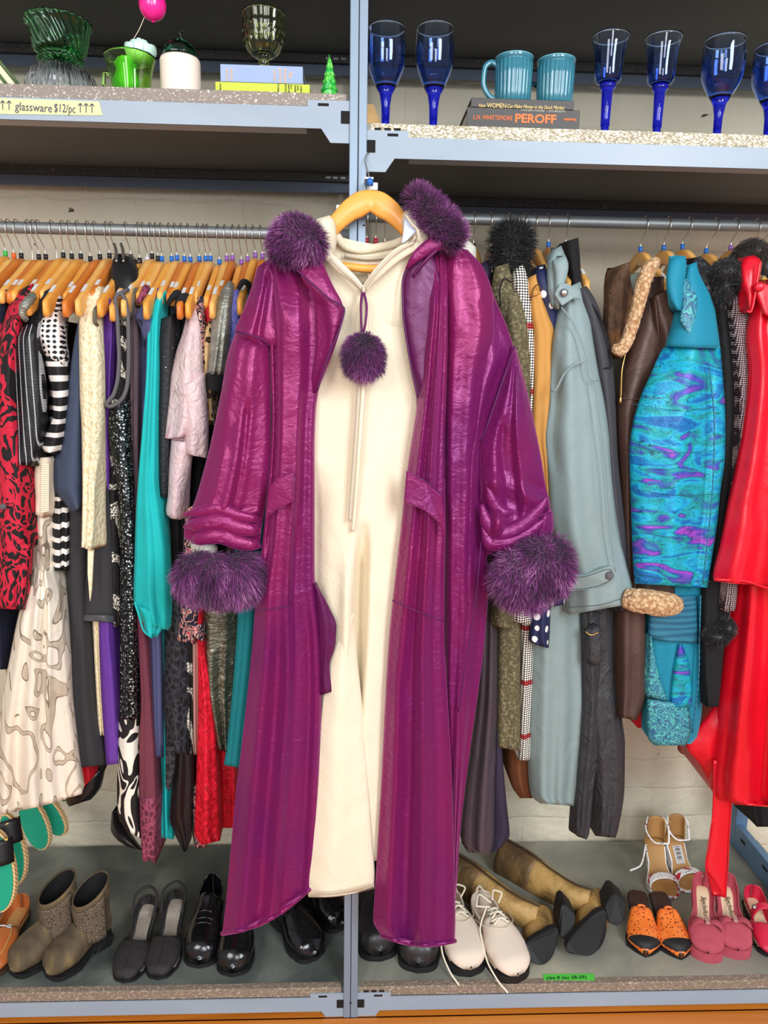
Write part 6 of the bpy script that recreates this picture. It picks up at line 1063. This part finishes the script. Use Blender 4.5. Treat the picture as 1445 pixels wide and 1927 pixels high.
def shoe(g, toe, heel, W, up, sole, ins, style='pump', Ltoe='point', op=(.06, .62), H=.055, Hh=None, rise=.006, heel_k='block', hw=.02, th=.008, tip=None, lean=0.0, openw=1.0, platform=0.0, counter=1.0, vampH=None, shaft=None):
    """toe, heel: world points at insole level. returns local-frame function"""
    toe = np.array(toe, float); heel = np.array(heel, float); ax = toe-heel; hh = heel[2]-toe[2]; L = math.hypot(ax[0], ax[1]); X = np.array([ax[0]/L, ax[1]/L, 0]); Yv = np.array([-X[1], X[0], 0]); z0 = toe[2]
    def zb(t): return z0+hh*(0.5+0.5*math.cos(math.pi*min(1, t/.66))) if hh > 0 else z0
    def hwid(t):
        t = min(max(t, 0), 1)
        b = np.interp(t, [0, .04, .14, .36, .62, .72, .82], [.02, .55, .66, .58, .96, 1.0, .93])
        if t > .82:
            s = min(1, (t-.82)/.18)
            b = .93*(1-s)**.75*(1 if s < .98 else .6)+(.10*(1-s**6)) if Ltoe == 'point' else .93*math.sqrt(max(0, 1-s**2.3)) if Ltoe == 'round' else .93*(1-.42*s)*math.sqrt(max(0, 1-s**7))
        return max(.0012, W/2*b)
    def pt(t, y, z): p = heel+X*(t*L)+Yv*y; return (p[0], p[1], zb(min(1, t))+z)
    vH = vampH or H
    def hgt(t):
        if t < op[0]: return H*(.9+.1*t/op[0])
        return np.interp(t, [op[0], .3, op[1], op[1]+.1, .9, 1.0], [H, H*.82, vH*.95, vH*.85, vH*.52, vH*.42])*(1 if t < .88 else max(.12, 1-min(1, (t-.88)/.12)**3)**.5)
    def sec(t, a, w, h, k=1.0):
        s_ = abs(math.sin(a)); sy = math.copysign(s_**(.62 if abs(a) < math.pi/2 else .62+.38*(abs(a)-math.pi/2)/(math.pi/2)), a)
        return pt(t, w*k*sy, h*k*(1-math.cos(a))/2+.0005)
    N = 46; K = 25; V = []; F = []
    for i in range(N):
        t = i/(N-1); w = hwid(t); h = hgt(t)
        if t < op[0]*.6: ph = 2.5
        elif t < op[1]: s = (t-op[0]*.6)/(op[1]-op[0]*.6); ph = 1.62+(.85*(1-s/.15)**2 if s < .15 else 0)+(1.5*((s-.72)/.28)**2 if s > .72 else 0)*openw
        else: ph = math.pi
        ph = min(ph, math.pi)
        if style == 'mule' and t < op[1]*.9: ph = .25
        if style == 'sandal': ph = .25
        for k in range(K):
            a = -ph+2*ph*k/(K-1); V.append(sec(t, a, w, h))
    for i in range(N-1):
        for k in range(K-1): F.append((i*K+k, (i+1)*K+k, (i+1)*K+k+1, i*K+k+1))
    F.append(tuple((N-1)*K+k for k in range(K)))
    if style != 'sandal':
        o = mesh('upper', V, F, up, g); bm = bmesh.new(); bm.from_mesh(o.data); bmesh.ops.remove_doubles(bm, verts=bm.verts, dist=2e-5); bm.to_mesh(o.data); bm.free(); o.data.polygons.foreach_set('use_smooth', [True]*len(o.data.polygons)); s = o.modifiers.new('s', 'SOLIDIFY'); s.thickness = .0022; s.offset = 0
    def plate(nm, z1, z2, m, k=1.0, t0=0.0, t1=1.0, mm=None):
        n = 40; V = []; 
        for i in range(n):
            t = t0+(t1-t0)*i/(n-1); w = hwid(t)*k
            for y, z in ((-w, z1), (w, z1), (w, z2), (-w, z2)): V.append(pt(t if i < n-1 else t+.004*k, y, z))
        F = []
        for i in range(n-1):
            for q in range(4): q2 = (q+1) % 4; F.append((i*4+q, i*4+q2, (i+1)*4+q2, (i+1)*4+q))
        F += [(3, 2, 1, 0), tuple((n-1)*4+q for q in range(4))]
        return bmfix(mesh(nm, V, F, m, g, mm is not None))
    plate('insole', .0012, .004, ins, .93, .02, .97 if style == 'sandal' else .84)
    plate('sole', -th-platform*0, .0008, sole, 1.04)
    if platform: plate('platform', -platform-th, -th, up, 1.02, .5, 1.0)
    if hh > .012:
        t1 = .2 if heel_k == 'block' else .12; zz = pt(.02, 0, 0)[2]-th; w0, w1 = W*.31, hw/2
        V = []
        for (f, zt) in ((1.0, zz), (.55, zz*.5), (0.0, -.0)):
            w = w1+(w0-w1)*f**1.5; xl = .012*(1-f); xr = t1*L*(f*.9+.1)+hw*(1-f)
            zt = max(zt, 0.001) if f < 1 else zz
            for x, y in ((xl, -w), (xr, -w), (xr, w), (xl, w)): p = heel+X*x+Yv*y; V.append((p[0], p[1], zt if f < 1 else zz-(.0 if x < .02 else hh*.06)))
        F = [(0, 1, 2, 3), (11, 10, 9, 8)]+[(j*4+q, (j+1)*4+q, (j+1)*4+(q+1) % 4, j*4+(q+1) % 4) for j in range(2) for q in range(4)]
        o = bmfix(mesh('heel', V, F, sole if heel_k != 'up' else up, g, False)); bevel(o, .003, 2)
    if tip: # toe cap in another colour
        V = []; F = []; n = 14
        for i in range(n):
            t = tip+(1.004-tip)*i/(n-1); w = hwid(t)+.0015; h = hgt(t)+.0028
            for k in range(K): a = -math.pi+2*math.pi*k/(K-1); V.append(sec(t, a, w, h))
        for i in range(n-1):
            for k in range(K-1): F.append((i*K+k, (i+1)*K+k, (i+1)*K+k+1, i*K+k+1))
        mesh('toe_cap', V, F, sole if tip is True else (up if False else sole), g)
    return pt, hwid, hgt, L, X, Yv
def S_(name, label, cat='shoe', px=(0, 0), group=None): return thing(name, label, cat, PZ(px[0], px[1], 0), group)
def tube_l(nm, g, pts, r, m, seg=8, **k): return tube(nm, [tuple(p)+(r,) for p in pts], m, g, seg=seg, **k)
# tan loafer (left edge)
g = S_('tan_loafer', 'tan leather loafer with a metal bit, cut off by the left edge', px=(20, 1780))
pt, hw_, hg, L, X, Yv = shoe(g, PZ(-28, 1838, .012), PZ(42, 1708, .014), .088, m_ltan, m_solbr, m_insole, Ltoe='round', op=(.06, .56), H=.052, th=.010)
tube_l('moc_stitch', g, [pt(t, s*hw_(t)*.72, hg(t)*.96) for t, s in ((.56, .9), (.66, .95), (.78, .9), (.88, .6), (.92, 0), (.88, -.6), (.78, -.9), (.66, -.95), (.56, -.9))], .0016, m_insole)
tube_l('bit_bar', g, [pt(.6, -.026, .055), pt(.6, -.01, .060), pt(.6, .01, .060), pt(.6, .026, .055)], .0022, m_snap)
tube_l('bit_ring', g, [pt(.6+.02*math.cos(a), .024+.006*math.sin(a), .057) for a in np.linspace(0, 6.28, 12)], .0018, m_snap)
# ankle boots
def shaft(g, pt, t0, t1, w, z0, z1, m, liner, front=.0, tiltf=0, topcut=.02, name='shaft', panel=None):
    def ring(z, s):
        a = []
        for k in range(32):
            th = 2*math.pi*k/32; tc = (t0+t1)/2-front*s; tr = (t1-t0)/2*(1+.10*s); a.append(pt(tc+tr*math.cos(th), w*(1+.02*s)*math.sin(th), 0)[:2]+(z+(-topcut*math.cos(th) if s >= .99 else -topcut*s*s*math.cos(th)),))
        return a
    V = []; n = 14
    for i in range(n): s = i/(n-1); V += ring(z0+(z1-z0)*s, s)
    F = [(i*32+k, i*32+(k+1) % 32, (i+1)*32+(k+1) % 32, (i+1)*32+k) for i in range(n-1) for k in range(32)]
    o = mesh(name, V, F, m, g); s_ = o.modifiers.new('s', 'SOLIDIFY'); s_.thickness = .003; s_.offset = 0
    Vi = []
    for q in V: c = np.array(pt((t0+t1)/2, 0, 0)); Vi.append((c[0]+(q[0]-c[0])*.93, c[1]+(q[1]-c[1])*.93, q[2]-.003))
    mesh('shaft_lining', Vi, F, liner, g)
    return V
for lb, toe, heel in (('olive-brown suede ankle boot with perforated shaft, nearest the tan loafer', (18, 1826), (146, 1738)), ('olive-brown suede ankle boot with perforated shaft, right one of the pair', (86, 1832), (206, 1742))):
    g = S_('ankle_boot', lb, 'boot', ((toe[0]+heel[0])/2, 1800), 'suede ankle boots')
    T_, H_2 = PZ(*toe, .012), PZ(*heel, .036)
    pt, hw_, hg, L, X, Yv = shoe(g, T_, H_2, .086, m_suede, m_sole, m_sole, Ltoe='round', op=(.05, .50), H=.085, th=.010, vampH=.078, hw=.05)
    _zt = P((toe[0]+heel[0])/2+50, 1672, PZ(*heel, 0)[1]-.02)[2]
    shaft(g, pt, .02, .50, .036, .06, .165, m_suede, m_sole, front=.0, topcut=.022)
    # perforated side panel hugging the shaft (camera side) and its edge stitching
    V = []; F = []; nu, nv = 14, 12
    for sd in (-1, 1):
        st = len(V)
        for i in range(nv):
            for j in range(nu):
                s = i/(nv-1); th = -1.9+2.5*j/(nu-1)*(.55+.45*s); a = th*sd
                tr = .24*(1+.10*s)+.012; tc = .26; z = .052+.105*s
                V.append(pt(tc+tr*math.cos(a), (.038)*math.sin(a)*1.06, 0)[:2]+(z-.022*s*s*math.cos(a)-.004,))
        F += [(st+i*nu+j, st+i*nu+j+1, st+(i+1)*nu+j+1, st+(i+1)*nu+j) for i in range(nv-1) for j in range(nu-1)]
        o = mesh('perforated_panel', V[st:], [tuple(q-st for q in f) for f in F[-(nv-1)*(nu-1):]], m_perf, g); s_ = o.modifiers.new('s', 'SOLIDIFY'); s_.thickness = .002
        tube_l('panel_stitch', g, V[st:st+nu], .0012, m_jute, seg=5)
# black slingback pumps
for lb, toe, heel in (('black fabric pointed slingback pump, left one beside the suede boots', (232, 1846), (282, 1702)), ('black fabric pointed slingback pump, right one beside the polished loafers', (296, 1840), (334, 1692))):
    g = S_('slingback_pump', lb, 'shoe', ((toe[0]+heel[0])/2, 1790), 'black slingback pumps')
    pt, hw_, hg, L, X, Yv = shoe(g, PZ(*toe, .008), PZ(*heel, .062), .080, m_bfab, m_sole, m_insg, Ltoe='square', op=(.03, .60), H=.036, th=.006, vampH=.046, hw=.016, heel_k='slim', openw=.8)
    tube_l('heel_strap', g, [pt(.30, -.026, .03), pt(.12, -.028, .045), pt(0, 0, .052), pt(.12, .028, .045), pt(.30, .026, .03)], .003, m_bfab)
    tube_l('vamp_seam', g, [pt(t, 0, hg(t)+.001) for t in (.64, .74, .84, .93, .99)], .0012, m_bmatte, seg=6)
# black polished loafers with tall vamp
for lb, toe, heel in (('black polished leather loafer, fully in view left of the purple coat', (374, 1816), (402, 1688)), ('black polished leather loafer half under the purple coat hem', (436, 1832), (462, 1700))):
    g = S_('black_loafer', lb, 'shoe', ((toe[0]+heel[0])/2, 1780), 'black polished loafers')
    pt, hw_, hg, L, X, Yv = shoe(g, PZ(*toe, .012), PZ(*heel, .045), .086, m_bleath, m_sole, m_sole, Ltoe='round', op=(.04, .34), H=.085, th=.009, vampH=.088, hw=.045)
    for t in (.52, .60, .66): tube_l('vamp_crease', g, [pt(t+.01*abs(a), hw_(t)*math.sin(a)*.86, hg(t)*(1+math.cos(a))/2+.001) for a in np.linspace(-1.25, 1.25, 9)], .0022, m_bleath)
# black boots behind the coat, toes pointing right
for lb, toe, heel, Hs in (('black leather shoe pointing right, front one between coat hem and post', (596, 1800), (520, 1712), 0), ('black leather boot pointing right, behind it against the post', (648, 1742), (572, 1672), 1)):
    g = S_('black_boot', lb, 'boot', ((toe[0]+heel[0])/2, 1770), 'black boots beside the post')
    pt, hw_, hg, L, X, Yv = shoe(g, PZ(*toe, .012), PZ(*heel, .03), .086, m_bleath, m_sole, m_sole, Ltoe='round', op=(.05, .48), H=.085, th=.010, vampH=.076, hw=.045)
    shaft(g, pt, .02, .46, .035, .06, .125, m_bleath, m_sole, topcut=.01)
# round black boots right of post
for lb, toe, heel in (('black round-toed rubber boot just right of the post', (716, 1800), (694, 1690)), ('black round-toed rubber boot under the right hem of the purple coat', (786, 1822), (792, 1706))):
    g = S_('round_toe_boot', lb, 'boot', ((toe[0]+heel[0])/2, 1780), 'black round-toed boots')
    pt, hw_, hg, L, X, Yv = shoe(g, PZ(*toe, .014), PZ(*heel, .03), .100, m_bmatte, m_sole, m_sole, Ltoe='round', op=(.05, .42), H=.09, th=.014, vampH=.10, hw=.06)
    shaft(g, pt, .0, .46, .040, .06, .15, m_bmatte, m_sole, topcut=.01)
# white sneakers
for lb, toe, heel in (('cream canvas lace-up shoe, left one partly behind the purple coat', (886, 1826), (838, 1700)), ('cream canvas lace-up shoe with untied laces, right one beside the cowboy boots', (974, 1838), (900, 1712))):
    g = S_('canvas_shoe', lb, 'shoe', ((toe[0]+heel[0])/2, 1790), 'cream canvas lace-up shoes')
    pt, hw_, hg, L, X, Yv = shoe(g, PZ(*toe, .018), PZ(*heel, .020), .098, m_linen, m_sole, m_linen, Ltoe='round', op=(.05, .46), H=.072, th=.018, vampH=.072)
    for s in (-1, 1):
        for i, t in enumerate((.38, .46, .54)):
            p = np.array(pt(t, s*hw_(t)*.52, hg(t)*.92+.004)); tube_l('eyelet', g, [p, p+np.array([0, 0, .002])], .0042, m_snap, res=3)
    for i, t in enumerate((.36, .44, .52)):
        for s in (-1, 1): tube_l('shoelace', g, [pt(t, -s*hw_(t)*.5, hg(t)*.95+.005), pt(t+.03, 0, hg(t)+.012), pt(t+.06, s*hw_(t)*.5, hg(t)*.95+.005)], .0022, m_lace)
    tube_l('shoelace', g, [pt(.36, .015, .08), pt(.30, .03, .095), pt(.26, .012, .10), pt(.34, .0, .088)], .0022, m_lace); tube_l('shoelace', g, [pt(.36, -.005, .085), pt(.28, -.03, .10), pt(.36, -.045, .085), pt(.40, -.012, .082)], .0022, m_lace)
    tube_l('shoelace', g, [pt(.38, -.02*1, .08), pt(.55, -.052, .05), pt(.78, -.058, .02), pt(.98, -.050, .0 if toe[0] > 900 else .0), pt(1.10, -.035, -.014)], .0022, m_lace)
    tube_l('facing_seam', g, [pt(.34, .046, .045), pt(.5, .040, .055), pt(.63, .018, .066), pt(.66, 0, .066), pt(.63, -.018, .066), pt(.5, -.040, .055), pt(.34, -.046, .045)], .0011, m_lace, seg=5)
    tube_l('collar_rim', g, [pt(t, s*hw_(t)*.98, hg(t)*.55+.004) for t, s in ((.32, 1), (.2, 1), (.1, 1), (.03, 1))]+[pt(.0, 0, .07)]+[pt(t, s*hw_(t)*.98, hg(t)*.55+.004) for t, s in ((.03, -1), (.1, -1), (.2, -1), (.32, -1))], .003, m_linen)
# cowboy boots lying on their sides
def cowboy(label, sh, foot, sole, heel, w_r):
    g = S_('cowboy_boot', label, 'boot', (sh[1][0], sh[1][1]), 'tan cowboy boots lying down')
    tube('boot_shaft', [tuple(P(x, y, Y))+(r,) for x, y, Y, r in sh], m_cow, g, seg=28, res=40, flat=.78)
    a = sh[0]; tube('dark_top', [tuple(P(x, y, Y))+(r*1.02+.001,) for x, y, Y, r in [sh[0], sh[1], tuple((np.array(sh[1])*.5+np.array(sh[2])*.5))]], m_cowd, g, seg=28, res=10, flat=.78)
    tube('boot_foot', [tuple(P(x, y, Y+.022))+(r*.92,) for x, y, Y, r in foot], m_cow, g, seg=28, res=30)
    slab('boot_sole', [(x, y, Y-.012) for x, y, Y in sole], 0, .016, m_sole, g, bv=.003, res=48)
    slab('boot_heel', [(x, y, Y-.005) for x, y, Y in heel], 0, .055, m_sole, g, bv=.004)
    # piping along the shaft
    pp = [tuple(P(x+6, y-r*620, Y-.012))+(.0022,) for x, y, Y, r in sh[0:]]; tube('side_piping', pp, m_solbr, g, seg=8)
    # stitched flowers near the top
    for k in range(16):
        t = k/15; i0 = np.array(sh[0])*(1-t*.5)+np.array(sh[1])*t*.5; p = P(i0[0]+12*math.sin(k*2.3), i0[1]+18*math.cos(k*1.7), i0[2]-.060); p = np.array(p)
        o = mesh('stitched_flower', [p+np.array([.004*math.cos(q)*(1 if n % 2 else .35), 0, .004*math.sin(q)*(1 if n % 2 else .35)]) for n, q in enumerate(np.linspace(0, 6.28, 11)[:-1])]+[p+np.array([.002*math.cos(q), .003, .002*math.sin(q)]) for q in np.linspace(0, 6.28, 11)[:-1]], [tuple(range(10)), tuple(range(19, 9, -1))]+[(i, (i+1) % 10, 10+(i+1) % 10, 10+i) for i in range(10)], m_jute, g, False) if False else None
    return g
cowboy('tan cowboy boot lying on its side, front one, sole facing out beside the canvas shoe',
    [(838, 1630, .36, .052), (880, 1655, .31, .052), (930, 1690, .25, .047), (975, 1715, .21, .040), (1010, 1728, .19, .036)],
    [(1015, 1722, .20, .038), (1016, 1742, .165, .042), (1014, 1762, .13, .042), (1012, 1780, .105, .036), (1010, 1788, .095, .024)],
    [(981, 1786, .075), (990, 1776, .08), (1018, 1758, .10), (1044, 1746, .12), (1051, 1750, .12), (1049, 1772, .10), (1042, 1796, .075), (1030, 1812, .06), (1018, 1817, .055), (996, 1810, .058), (983, 1800, .065)],
    [(1050, 1744, .145), (1056, 1706, .165), (1064, 1700, .17), (1084, 1722, .15), (1082, 1755, .12), (1064, 1772, .11), (1052, 1764, .12)], 1)
cowboy('tan cowboy boot lying on its side, rear one with its heel near the orange mules',
    [(945, 1612, .42, .054), (985, 1635, .37, .054), (1035, 1668, .30, .048), (1080, 1690, .25, .040), (1110, 1698, .23, .037)],
    [(1130, 1694, .235, .038), (1122, 1712, .20, .042), (1112, 1735, .165, .044), (1105, 1755, .14, .038), (1100, 1770, .125, .024)],
    [(1063, 1783, .09), (1072, 1768, .10), (1102, 1735, .13), (1134, 1713, .155), (1141, 1716, .155), (1142, 1745, .13), (1136, 1772, .10), (1122, 1792, .08), (1104, 1800, .072), (1084, 1797, .074), (1066, 1792, .08)],
    [(1139, 1706, .17), (1152, 1682, .195), (1160, 1682, .195), (1180, 1700, .185), (1174, 1736, .15), (1160, 1745, .14), (1144, 1736, .15)], 1)
# floral sandals at the wall
for lb, toe, heel in (('white floral high sandal standing by the wall, left one with loose strap', (1256, 1688), (1226, 1606)), ('white floral high sandal by the wall, right one with a price sticker', (1308, 1676), (1262, 1602))):
    g = S_('floral_sandal', lb, 'shoe', ((toe[0]+heel[0])/2, 1650), 'white floral sandals')
    hl = P(heel[0], heel[1], PZ(heel[0], heel[1]+18, 0)[1]-.01); hl[2] = .085; T0 = PZ(*toe, .010); dirn = np.array([T0[0]-hl[0], T0[1]-hl[1]]); 
    pt, hw_, hg, L, X, Yv = shoe(g, T0, hl, .082, m_flor, m_flor, m_insole, style='sandal', Ltoe='round', H=.04, th=.007, hw=.03)
    V = []; F = []
    for i in range(9):
        t = .66+.17*i/8
        for k in range(17): a = -1.6+3.2*k/16; V.append(pt(t, (hw_(t)+.002)*math.sin(a), .004+.036*math.cos(a)**.7 if abs(a) < 1.57 else .0))
    F = [(i*17+k, (i+1)*17+k, (i+1)*17+k+1, i*17+k+1) for i in range(8) for k in range(16)]
    o = mesh('toe_strap', V, F, m_flor, g); s_ = o.modifiers.new('s', 'SOLIDIFY'); s_.thickness = .0025
    V = []
    for i in range(9):
        z = .0+.075*i/8
        for k in range(17): a = 1.2+3.9*k/16; V.append(pt(.10+.12*math.cos(a)*(1-.1*i/8)+.02*(i/8), .028*math.sin(a)*(1-.25*i/8), z))
    F = [(i*17+k, (i+1)*17+k, (i+1)*17+k+1, i*17+k+1) for i in range(8) for k in range(16)]
    o = mesh('heel_counter', V, F, m_insole, g); s_ = o.modifiers.new('s', 'SOLIDIFY'); s_.thickness = .0025
    tube_l('ankle_strap', g, [pt(.0, -.02, .072), pt(.22, -.034, .070), pt(.36, -.01, .066), pt(.34, .025, .060), pt(.15, .03, .070), pt(.0, .02, .072)], .0024, m_flor)
    if 'left one' in lb: tube_l('loose_strap', g, [pt(.30, -.034, .045), pt(.42, -.05, .01), pt(.45, -.08, -.0)], .0024, m_flor)
    else:
        V = [pt(.20, -.014, .006), pt(.20, .014, .006), pt(.42, .014, .006), pt(.42, -.014, .006)]; o = mesh('price_sticker', V+[(a, b, c+.001) for a, b, c in V], [(3, 2, 1, 0), (4, 5, 6, 7), (0, 1, 5, 4), (1, 2, 6, 5), (2, 3, 7, 6), (3, 0, 4, 7)], m_grip, g, False)
        for k in range(7): q = .22+.024*k; V = [pt(q, -.008, .0072), pt(q, .006, .0072), pt(q+.006+.006*(k % 2), .006, .0072), pt(q+.006+.006*(k % 2), -.008, .0072)]; mesh('barcode_line', V+[(a, b, c+.0003) for a, b, c in V], [(3, 2, 1, 0), (4, 5, 6, 7), (0, 1, 5, 4), (1, 2, 6, 5), (2, 3, 7, 6), (3, 0, 4, 7)], m_sole, g, False)
# orange mules
for lb, toe, heel in (('orange cracked-leather pointed mule with black toe, left one', (1215, 1798), (1198, 1676)), ('orange cracked-leather pointed mule with black toe, right one', (1282, 1803), (1236, 1678))):
    g = S_('pointed_mule', lb, 'shoe', ((toe[0]+heel[0])/2, 1760), 'orange pointed mules')
    pt, hw_, hg, L, X, Yv = shoe(g, PZ(*toe, .006), PZ(*heel, .052), .078, m_mule, m_sole, m_dbr, style='mule', Ltoe='point', op=(.05, .46), H=.05, th=.005, vampH=.052, hw=.022, heel_k='slim', tip=.84)
    for s in (-.75, 0, .75): tube_l('scalloped_edge', g, [pt(.44-.02*math.cos(q)*1, hw_(.46)*(s*.62+.30*math.sin(q)), .030+.016*(1-abs(s))) for q in np.linspace(-1.5, 1.5, 8)], .0035, m_mule)
# rose platforms
for lb, toe, heel in (('dusty rose suede platform pump with a bow, left one', (1332, 1796), (1320, 1668)), ('dusty rose suede platform pump with a bow, right one under the red belt', (1388, 1790), (1362, 1668))):
    g = S_('platform_pump', lb, 'shoe', ((toe[0]+heel[0])/2, 1760), 'dusty rose platform pumps')
    T0 = PZ(toe[0], toe[1], .024); H0 = PZ(heel[0], heel[1], .088)
    pt, hw_, hg, L, X, Yv = shoe(g, T0, H0, .082, m_psue, m_psue, m_insb, Ltoe='round', op=(.04, .64), H=.052, th=.006, vampH=.046, hw=.024, heel_k='slim', platform=.018)
    for s in (-1, 1):
        V = []; 
        for i in range(7):
            u = i/6
            for j in range(5): v = j/4-.5; V.append(pt(.70+v*(.05+.13*u), s*(.004+.034*u), .050+.008*math.sin(u*3.1)-.010*u+.003*math.cos(v*9)))
        o = mesh('bow_loop', V, [(i*5+j, (i+1)*5+j, (i+1)*5+j+1, i*5+j+1) for i in range(6) for j in range(4)], m_psue, g); s_ = o.modifiers.new('s', 'SOLIDIFY'); s_.thickness = .003
    V, F = boxes([((-.005, -.010, 0), (.005, .010, .005))]); c = np.array(pt(.70, 0, .052)); mesh('bow_knot', [c+X*v[1]+Yv*v[0]+np.array([0, 0, v[2]]) for v in V], F, m_tan, g, False)
    text('insole_lettering', 'Seychelles', pt(.20, -.004, .0085), .017, m_dbr, g, vec=((X[0], X[1], -.30), (Yv[0], Yv[1], 0)), shear=.3, fit=.055)
# crimson mary jane
g = S_('mary_jane', 'crimson leather strap shoe with a snap, cut off by the right edge', px=(1430, 1750))
pt, hw_, hg, L, X, Yv = shoe(g, PZ(1462, 1800, .010), PZ(1412, 1690, .034), .080, m_crim, m_sole, m_insb, Ltoe='round', op=(.05, .66), H=.05, th=.007, vampH=.044, hw=.04)
V = []
for i in range(6):
    for k in range(15): a = -1.5+3.0*k/14; V.append(pt(.40+.10*i/5, (hw_(.42)+.003)*math.sin(a), .020+.040*math.cos(a)))
o = mesh('instep_strap', V, [(i*15+k, (i+1)*15+k, (i+1)*15+k+1, i*15+k+1) for i in range(5) for k in range(14)], m_crim, g); s_ = o.modifiers.new('s', 'SOLIDIFY'); s_.thickness = .003
p = np.array(pt(.45, -.024, .052)); tube_l('snap', g, [p, p+np.array([0, -.002, .004])], .0055, m_snap, seg=16, res=4)
g = S_('mary_jane', 'second crimson leather shoe, only a sliver at the right edge', px=(1475, 1720))
shoe(g, PZ(1530, 1790, .010), PZ(1470, 1680, .034), .080, m_crim, m_sole, m_insb, Ltoe='round', op=(.05, .66), H=.05, th=.007, vampH=.044, hw=.04)
# green espadrille sandals hanging at the left edge in a stack
blackpr = M_('black_gold_print', (20, 20, 22), rough=.5, pat=('noise', 30, [(0, (18, 18, 20)), (.62, (18, 18, 20)), (.64, (230, 190, 90))], {'det': 1}))
for i, (cx, cy, Y, ln, wd_, ang, lb) in enumerate(((-4, 1640, .03, .17, .075, .12, 'front green-soled wedge sandal at the far left, nearest the camera'), (18, 1600, .11, .16, .070, .2, 'green-soled wedge sandal with black gold-printed strap, second at the far left'), (62, 1545, .30, .15, .065, .45, 'small green-soled sandal against the wall below the brocade dress'), (88, 1526, .36, .15, .060, .7, 'rearmost green-soled sandal, just a sliver under the brocade hem'))):
    g = thing('green_sandal', lb, 'shoe', P(cx, cy, Y), 'green-soled sandals at the left edge')
    c = P(cx, cy, Y); V = []; V2 = []; n = 36
    def outline(k, ext=0):
        a = 2*math.pi*k/n; u = math.cos(a); w = wd_/2*(.9-.16*u)*(1-.0*u); return u*(ln/2+ext), math.sin(a)*(w+ext)
    dn = np.array([math.sin(ang), -.28, -math.cos(ang)]); dn /= np.linalg.norm(dn); sd = np.cross(dn, [0, 1, 0]); sd /= np.linalg.norm(sd); nr = np.cross(sd, dn); nr = nr if nr[1] < 0 else -nr
    for nm, m, e, z0_, z1_ in (('sole_bed', m_esp, 0, .002, .006), ('rope_edge', m_jute, .004, -.014, .002)):
        V = []
        for z in (z0_, z1_):
            for k in range(n): u, v = outline(k, e); V.append(c-dn*u*1.0+sd*v+nr*z)
        F = [tuple(range(n)), tuple(range(2*n-1, n-1, -1))]+[(k, (k+1) % n, n+(k+1) % n, n+k) for k in range(n)]
        bevel(bmfix(mesh(nm, V, F, m, g, False)), .0015)
    tt = c-dn*(-(ln/2))*-1; top_ = c-dn*(ln/2-.012)*1.0 if dn[2] < 0 else c
    tube('hanging_cord', [tuple(top_)+(.0012,), (top_[0]+.004, YR-.02 if Y < .2 else YR+.02, top_[2]+.25, .0012), (top_[0], YR, ZRL-.012, .0012)], m_jute, g, seg=5)
    if i < 2:
        V = []
        for q in range(6):
            for k in range(13): a = -1.5+3*k/12; V.append(c-dn*(.02+.055*q/5)+sd*(wd_*.52*math.sin(a))+nr*(.004+.03*math.cos(a)))
        o = mesh('printed_strap', V, [(a*13+k, (a+1)*13+k, (a+1)*13+k+1, a*13+k+1) for a in range(5) for k in range(12)], blackpr, g); s_ = o.modifiers.new('s', 'SOLIDIFY'); s_.thickness = .003
